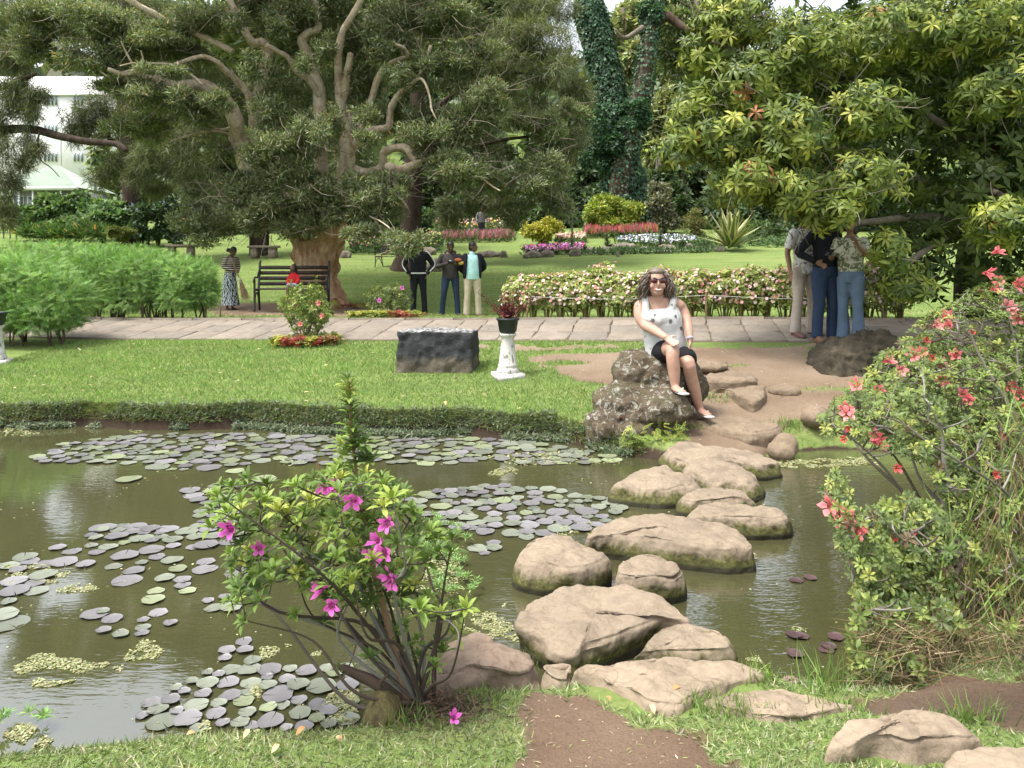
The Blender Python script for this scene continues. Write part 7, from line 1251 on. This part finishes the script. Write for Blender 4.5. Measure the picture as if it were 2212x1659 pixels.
# -- the seated woman
wm_b = W(1520, 898, 7.28); wm = thing('person', 'smiling woman in white printed top, black shorts and sunglasses sitting on the boulder', 'person', wm_b); D_ = 7.46
p = lambda u, v, d=D_: W(u, v, d)
head_c = p(1418, 609, 7.40); S = []
S.append(ell_vf(head_c + [0, .015, .012], (.078, .098, .108), 16, 12)); S.append(ell_vf(head_c + [.0, -.02, -.05], (.062, .068, .075), 16, 10)); S.append(ell_vf(head_c + [0, -.09, -.018], (.014, .022, .026), 8, 6)); S.append(ell_vf(head_c + [0, -.066, -.088], (.034, .024, .026), 10, 8))
for s in (-1, 1): S.append(ell_vf(head_c + [s * .042, -.058, -.035], (.028, .026, .026), 10, 8))
S = [((V_ - head_c) * 1.12 + head_c, f_) for V_, f_ in S]
S.append(tube_vf([p(1421, 660), p(1420, 645, 7.44), p(1419, 625, 7.42)], [.075, .064, .060], 14, 3)); S.append(tube_vf([p(1380, 662), p(1402, 652), p(1422, 650), p(1445, 651), p(1470, 661)], [.055, .062, .070, .062, .055], 12, 3, side=(0, 1, 0)))
S.append(tube_vf([p(1440, 770, 7.5), p(1434, 730, 7.48), p(1426, 690, 7.46), p(1422, 662, 7.46)], [(.175, .14), (.17, .14), (.185, .125), (.17, .09)], 18, 4))
S.append(tube_vf([p(1382, 663), p(1384, 684, 7.42), p(1394, 702, 7.36), p(1416, 715, 7.22), p(1438, 729, 7.08)], [.062, .064, .052, .045, .031], 14, 4)); S += hand_shapes(p(1438, 729, 7.08), p(1462, 745, 6.99) - p(1438, 729, 7.08), np.array([.6, .3, .7]), 1.0, .35)
S.append(tube_vf([p(1470, 662, 7.48), p(1478, 678, 7.46), p(1484, 692, 7.42), p(1488, 712, 7.36), p(1491, 735, 7.30)], [.056, .054, .046, .042, .029], 14, 4)); S += hand_shapes(p(1491, 736, 7.30), np.array([-.05, -.12, -1]), np.array([-.3, -1, 0]), .95, .5)
S.append(tube_vf([p(1424, 770, 7.48), p(1440, 758, 7.26), p(1452, 754, 7.07), p(1453, 775, 7.03), p(1456, 800, 7.03), p(1458, 834, 7.02)], [.095, .088, .066, .060, .058, .038], 16, 4)); S.append(tube_vf([p(1457, 838, 7.06), p(1462, 841, 6.98), p(1474, 847, 6.88)], [(.036, .036), (.042, .032), (.045, .018)], 12, 3))
S.append(tube_vf([p(1456, 772, 7.48), p(1474, 775, 7.32), p(1487, 786, 7.20), p(1492, 810, 7.22), p(1500, 840, 7.25), p(1511, 882, 7.28)], [.095, .086, .066, .060, .056, .037], 16, 4)); S.append(tube_vf([p(1511, 886, 7.32), p(1517, 890, 7.24), p(1529, 896, 7.14)], [(.036, .036), (.042, .032), (.045, .018)], 12, 3))
blob('body', S, SK_W, wm, .0085, 2)
WTOP = mat_cloth('white_top_grey_leaf_print', (.52, .52, .515), (.11, .12, .12), 'spots', 11, .52); BSH = mat_cloth('black_shorts', (.017, .016, .018))
T_ = [tube_vf([p(1440, 762, 7.47), p(1438, 745, 7.46), p(1432, 715, 7.46), p(1427, 690, 7.44), p(1424, 668, 7.45)], [(.212, .182), (.206, .178), (.200, .170), (.204, .162), (.180, .118)], 20, 4, cap=False, endk=.02)]
for a_, b_, c_ in (((1397, 678), (1395, 660), (1394, 645)), ((1447, 678), (1452, 660), (1455, 644))): T_.append(tube_vf([p(*a_, 7.37), p(*b_, 7.385), p(*c_, 7.43), p(c_[0], c_[1] - 4, 7.47)], [.045, .036, .030, .026], 12, 3))
T_.append(tube_vf([p(1392, 684, 7.40), p(1424, 690, 7.33), p(1452, 684, 7.40)], [.06, .075, .06], 12, 3))
o = blob('top', T_, WTOP, wm, .009, 3); dm = o.modifiers.new('folds', 'DISPLACE'); dm.texture = TX1; dm.strength = .02; dm.texture_coords = 'GLOBAL'
blob('shorts', [tube_vf([p(1440, 752, 7.49), p(1440, 775, 7.49)], [(.195, .165), (.19, .16)], 18, 2), tube_vf([p(1424, 769, 7.48), p(1434, 760, 7.32), p(1440, 757, 7.22)], [.118, .112, .102], 16, 3), tube_vf([p(1458, 772, 7.48), p(1474, 772, 7.36), p(1484, 776, 7.27)], [.118, .112, .105], 16, 3)], BSH, wm, .010, 2)
M_GREYH = mat_leaf('grey_brown_hair', .5, 0, .4); mb = MB(); n = 1100
for i in range(n):
    a = rng.uniform(-2.75, 2.75) + math.pi / 2; e = rng.uniform(.05, 1.35); d0 = np.array([math.cos(a) * math.cos(e), math.sin(a) * math.cos(e), math.sin(e)])
    if d0[1] < -.45 and e < .55: continue
    s0 = head_c + [0, .018, .018] + d0 * [.082, .100, .108]; sidev = np.sign(d0[0]) if abs(d0[0]) > .1 else rng.choice([-1, 1]); ln = rng.uniform(.13, .24); out = np.array([d0[0] * .5 + sidev * .15, d0[1] * .45 + .12, 0]) * rng.uniform(.15, .75); ph = rng.uniform(0, 6.28); am = rng.uniform(.010, .020)
    P = [s0]; front = d0[1] < -.25
    for q in range(1, 7): f_ = q / 6; P.append(s0 + (np.array([sidev * .058 * min(1, f_ * 2.2), .03 * f_, 0]) if front else 0) + out * .11 * (f_ ** .7) + np.array([math.sin(ph + q * 1.9) * am, math.cos(ph + q * 1.7) * am - .0, -ln * f_ ** 1.15 - max(0, e - .6) * .0]))
    P = np.array(P); P[:, 1] = np.where((np.abs(P[:, 0] - head_c[0]) < .068) & (P[:, 1] < head_c[1] - .02), head_c[1] + .02, P[:, 1])
    V, f = tube_vf(P, np.linspace(.0055, .0025, 7), 4, 2, cap=False); mb.add(V, f, np.array([(.13, .095, .072), (.20, .16, .13), (.085, .058, .042), (.27, .23, .20)][rng.choice(4, p=[.4, .3, .2, .1])]) * rng.uniform(.8, 1.2))
V, f = ell_vf(head_c + [0, .03, .028], (.082, .092, .098), 14, 10); mb.add(V, f, (.15, .115, .09)); V, f = ell_vf(head_c + [0, .004, .086], (.070, .078, .040), 14, 10); mb.add(V, f, (.15, .115, .09)); mb.build('hair', M_GREYH, wm, col=True, sm=True)
M_LENS = mat_plain('dark_red_lens', (.07, .008, .012), .08, .1, 5, 0, 0, .8); M_FRAME = mat_plain('sunglass_frame', (.02, .015, .015), .3)
sg = MB()
for s in (-1, 1): sg.add(*ell_vf(head_c + [s * .036, -.092, .012], (.031, .008, .024), 14, 8))
lens = sg.build('sunglasses', M_LENS, wm, sm=True); mb = MB(); mb.add(*tube_vf([head_c + [-.07, -.075, .02], head_c + [-.036, -.098, .036], head_c + [0, -.1, .022], head_c + [.036, -.098, .036], head_c + [.07, -.075, .02]], [.004] * 5, 6, 4))
for s in (-1, 1): mb.add(*tube_vf([head_c + [s * .07, -.075, .02], head_c + [s * .084, 0, .015]], [.003, .003], 6, 1))
mb.build('frame', M_FRAME, lens); mb = MB(); V, f = tube_vf([head_c + [-.030, -.086, -.060], head_c + [0, -.096, -.068], head_c + [.030, -.086, -.060]], [.0085, .0105, .0085], 8, 4); mb.add(V, f); mo = mb.build('mouth', mat_plain('rose_lip', (.42, .15, .13), .4), wm, sm=True)
mb = MB(); mb.add(*tube_vf([head_c + [-.022, -.094, -.059], head_c + [0, -.105, -.065], head_c + [.022, -.094, -.059]], [.0042, .006, .0042], 8, 4)); mb.build('teeth', mat_plain('tooth', (.7, .68, .62), .3, .05), mo, sm=True)
for o_ in [c_ for c_ in wm.children if c_.name.split('.')[0] in ('hair', 'sunglasses', 'mouth')]:
    for q_ in [o_] + list(o_.children):
        co = np.empty(len(q_.data.vertices) * 3, np.float32); q_.data.vertices.foreach_get('co', co); co = co.reshape(-1, 3); q_.data.vertices.foreach_set('co', ((co - head_c) * 1.12 + head_c).astype(np.float32).ravel()); q_.data.update()
mb = MB(); mb.add(*tube_vf([p(1404, 652, 7.38), p(1414, 668, 7.335), p(1424, 676, 7.325), p(1432, 668, 7.335), p(1440, 653, 7.39)], [.0022] * 5, 5, 5)); mb.add(*box_vf(p(1425, 681, 7.30), (.006, .004, .035))); mb.add(*box_vf(p(1425, 679, 7.298), (.022, .004, .006))); mb.build('necklace', mat_plain('gold', (.7, .5, .18), .3, .1, 9, 0, 1), wm)
mb = MB(); mb.add(*tube_vf([p(1490, 728, 7.31), p(1491, 733, 7.30)], [.033, .033], 14, 1, endk=0, cap=False)); mb.build('watch', mat_plain('lilac_strap', (.36, .32, .44), .5), wm)
M_SW = mat_plain('white_sandal', (.66, .65, .62), .6, .08)
for (u, v, d, u2, v2, d2) in ((1455, 843, 7.12, 1479, 851, 6.84), (1508, 892, 7.38, 1534, 901, 7.10)):
    a, b = p(u, v, d), p(u2, v2, d2); sn = thing('flip_flop', 'white flip-flop on the foot resting on the boulder' if u < 1480 else 'white flip-flop on the foot resting on the step stone', 'sandal', (a + b) / 2); mb = MB(); mb.add(*tube_vf([a, a * .6 + b * .4, b], [(.040, .013), (.044, .013), (.048, .012)], 14, 3)); mb.build('sole', M_SW, sn, sm=True); mb = MB(); c = a * .22 + b * .78 + [0, 0, .03]
    for s in (-1, 1): mb.add(*tube_vf([c, a * .55 + b * .45 + [s * .042, 0, .034], a * .72 + b * .28 + [s * .045, 0, .004]], [.007, .008, .007], 6, 3))
    mb.build('strap', M_SW, sn, sm=True)
# ================================================================ FAR BUILDINGS
M_WALL = mat_plain('white_render', (.80, .80, .78), .85, .06, 2); M_GLASSB = mat_plain('window_glass', (.10, .16, .17), .15, .2, 2, 0, 0, .7); M_ROOFG = mat_rock('pale_green_metal_roof', [(.30, .38, .30), (.36, .44, .36), (.40, .48, .40)], 1.2, .6, .1)
M_FR = mat_plain('white_frame', (.75, .75, .73), .6, .05)
bd = 74.0; bb = G(150, bd); bl = thing('white_building', 'tall white building glimpsed between the dark trees on the left', 'building', bb)
x0, x1 = W(-150, 0, bd)[0], W(330, 0, bd)[0]; zt_ = W(0, 165, bd)[2]
mb = MB(); mb.add(*box_vf(((x0 + x1) / 2, bd + 4, (bb[2] - 2 + zt_) / 2), (x1 - x0, 8, zt_ - bb[2] + 2))); mb.build('wall', M_WALL, bl)
mb = MB(); mb.add(*box_vf(((x0 + x1) / 2, bd - .05, W(0, 205, bd)[2]), (x1 - x0, .3, .18))); mb.build('cornice', M_FR, bl)
for v0, v1 in ((207, 228), (268, 290), (328, 350)):
    for u in (48, 56, 96, 104, 112, 120, 160, 168, 176, 215, 225):
        a = W(u, v0, bd); b = W(u + 5, v1, bd); wv, wf = box_vf(((a[0] + b[0]) / 2, bd - .02, (a[2] + b[2]) / 2), (b[0] - a[0], .12, a[2] - b[2])); mb = MB(); mb.add(wv, wf); wi = mb.build('window', M_FR, bl)
        mb = MB(); mb.add(*box_vf(((a[0] + b[0]) / 2, bd - .10, (a[2] + b[2]) / 2), ((b[0] - a[0]) * .72, .06, (a[2] - b[2]) * .88))); mb.build('pane', M_GLASSB, wi)
pd = 47.0; pv = thing('pavilion', 'low pavilion with pale green metal roof and white gutter at the far left', 'building', G(110, pd)); g0 = np.array(pv.location)
ze, za = W(0, 408, pd)[2], W(0, 352, pd)[2]; xl, xr = W(25, 0, pd)[0], W(187, 0, pd)[0]; xa, xb = W(78, 0, pd)[0], W(100, 0, pd)[0]; yf, yb = pd - 1.0, pd + 3.5; ym = (yf + yb) / 2
V = np.array([(xl, yf, ze), (xr, yf, ze), (xr, yb, ze), (xl, yb, ze), (xa, ym, za), (xb, ym, za)]); rf = link('roof', mesh_np('roof', V, [np.array([(0, 1, 5, 4), (2, 3, 4, 5)]), np.array([(1, 2, 5), (3, 0, 4)])], M_ROOFG), pv)
mb = MB()
for k in range(34):
    t_ = (k + .5) / 34; a = np.array([xl + (xr - xl) * t_, yf, ze + .015]); s = min(1, (t_ * (xr - xl)) / (xa - xl), ((1 - t_) * (xr - xl)) / (xr - xb)); e = np.array([a[0], yf + (ym - yf) * s, ze + (za - ze) * s + .015]); mb.add(*tube_vf([a, e], [.018, .018], 4, 1, cap=False))
mb.build('seams', M_ROOFG, rf); mb = MB(); mb.add(*box_vf(((xl + xr) / 2, yf - .05, ze - .06), (xr - xl + .1, .22, .20))); mb.build('gutter', M_FR, pv)
mb = MB(); mb.add(*box_vf(((xl + xr) / 2, pd + 1.4, (g0[2] + ze) / 2 - .1), (xr - xl - .5, 3.2, ze - g0[2] - .1))); mb.build('wall', mat_plain('shaded_wall', (.35, .36, .36), .8), pv)
for k in range(6):
    x = xl + .2 + (xr - xl - .4) * k / 5; mb = MB(); mb.add(*box_vf((x, yf + .1, (g0[2] + ze) / 2 - .1), (.09, .09, ze - g0[2] - .05))); mb.build('post', M_FR, pv)
    if k < 5: mb = MB(); mb.add(*box_vf((x + (xr - xl - .4) / 10, pd - .25, (g0[2] + ze) / 2 + .3), (.62, .06, .9))); wi = mb.build('window', M_FR, pv); mb = MB(); mb.add(*box_vf((x + (xr - xl - .4) / 10, pd - .29, (g0[2] + ze) / 2 + .3), (.5, .04, .78))); mb.build('pane', M_GLASSB, wi)
fd = 39.5; fe = thing('metal_fence', 'thin dark metal fence at the far left behind the shrubs', 'fence', G(30, fd)); M_FE = mat_plain('dark_fence', (.03, .032, .035), .6)
for k in range(9): g = G(-20 + k * 14, fd); mb = MB(); mb.add(*box_vf(g + [0, 0, .75], (.04, .04, 1.6))); mb.build('post', M_FE, fe)
for h_ in (.3, .8, 1.4): a, b = G(-20, fd), G(92, fd); mb = MB(); mb.add(*tube_vf([a + [0, 0, h_], b + [0, 0, h_]], [.02, .02], 5, 1)); mb.build('rail', M_FE, fe)
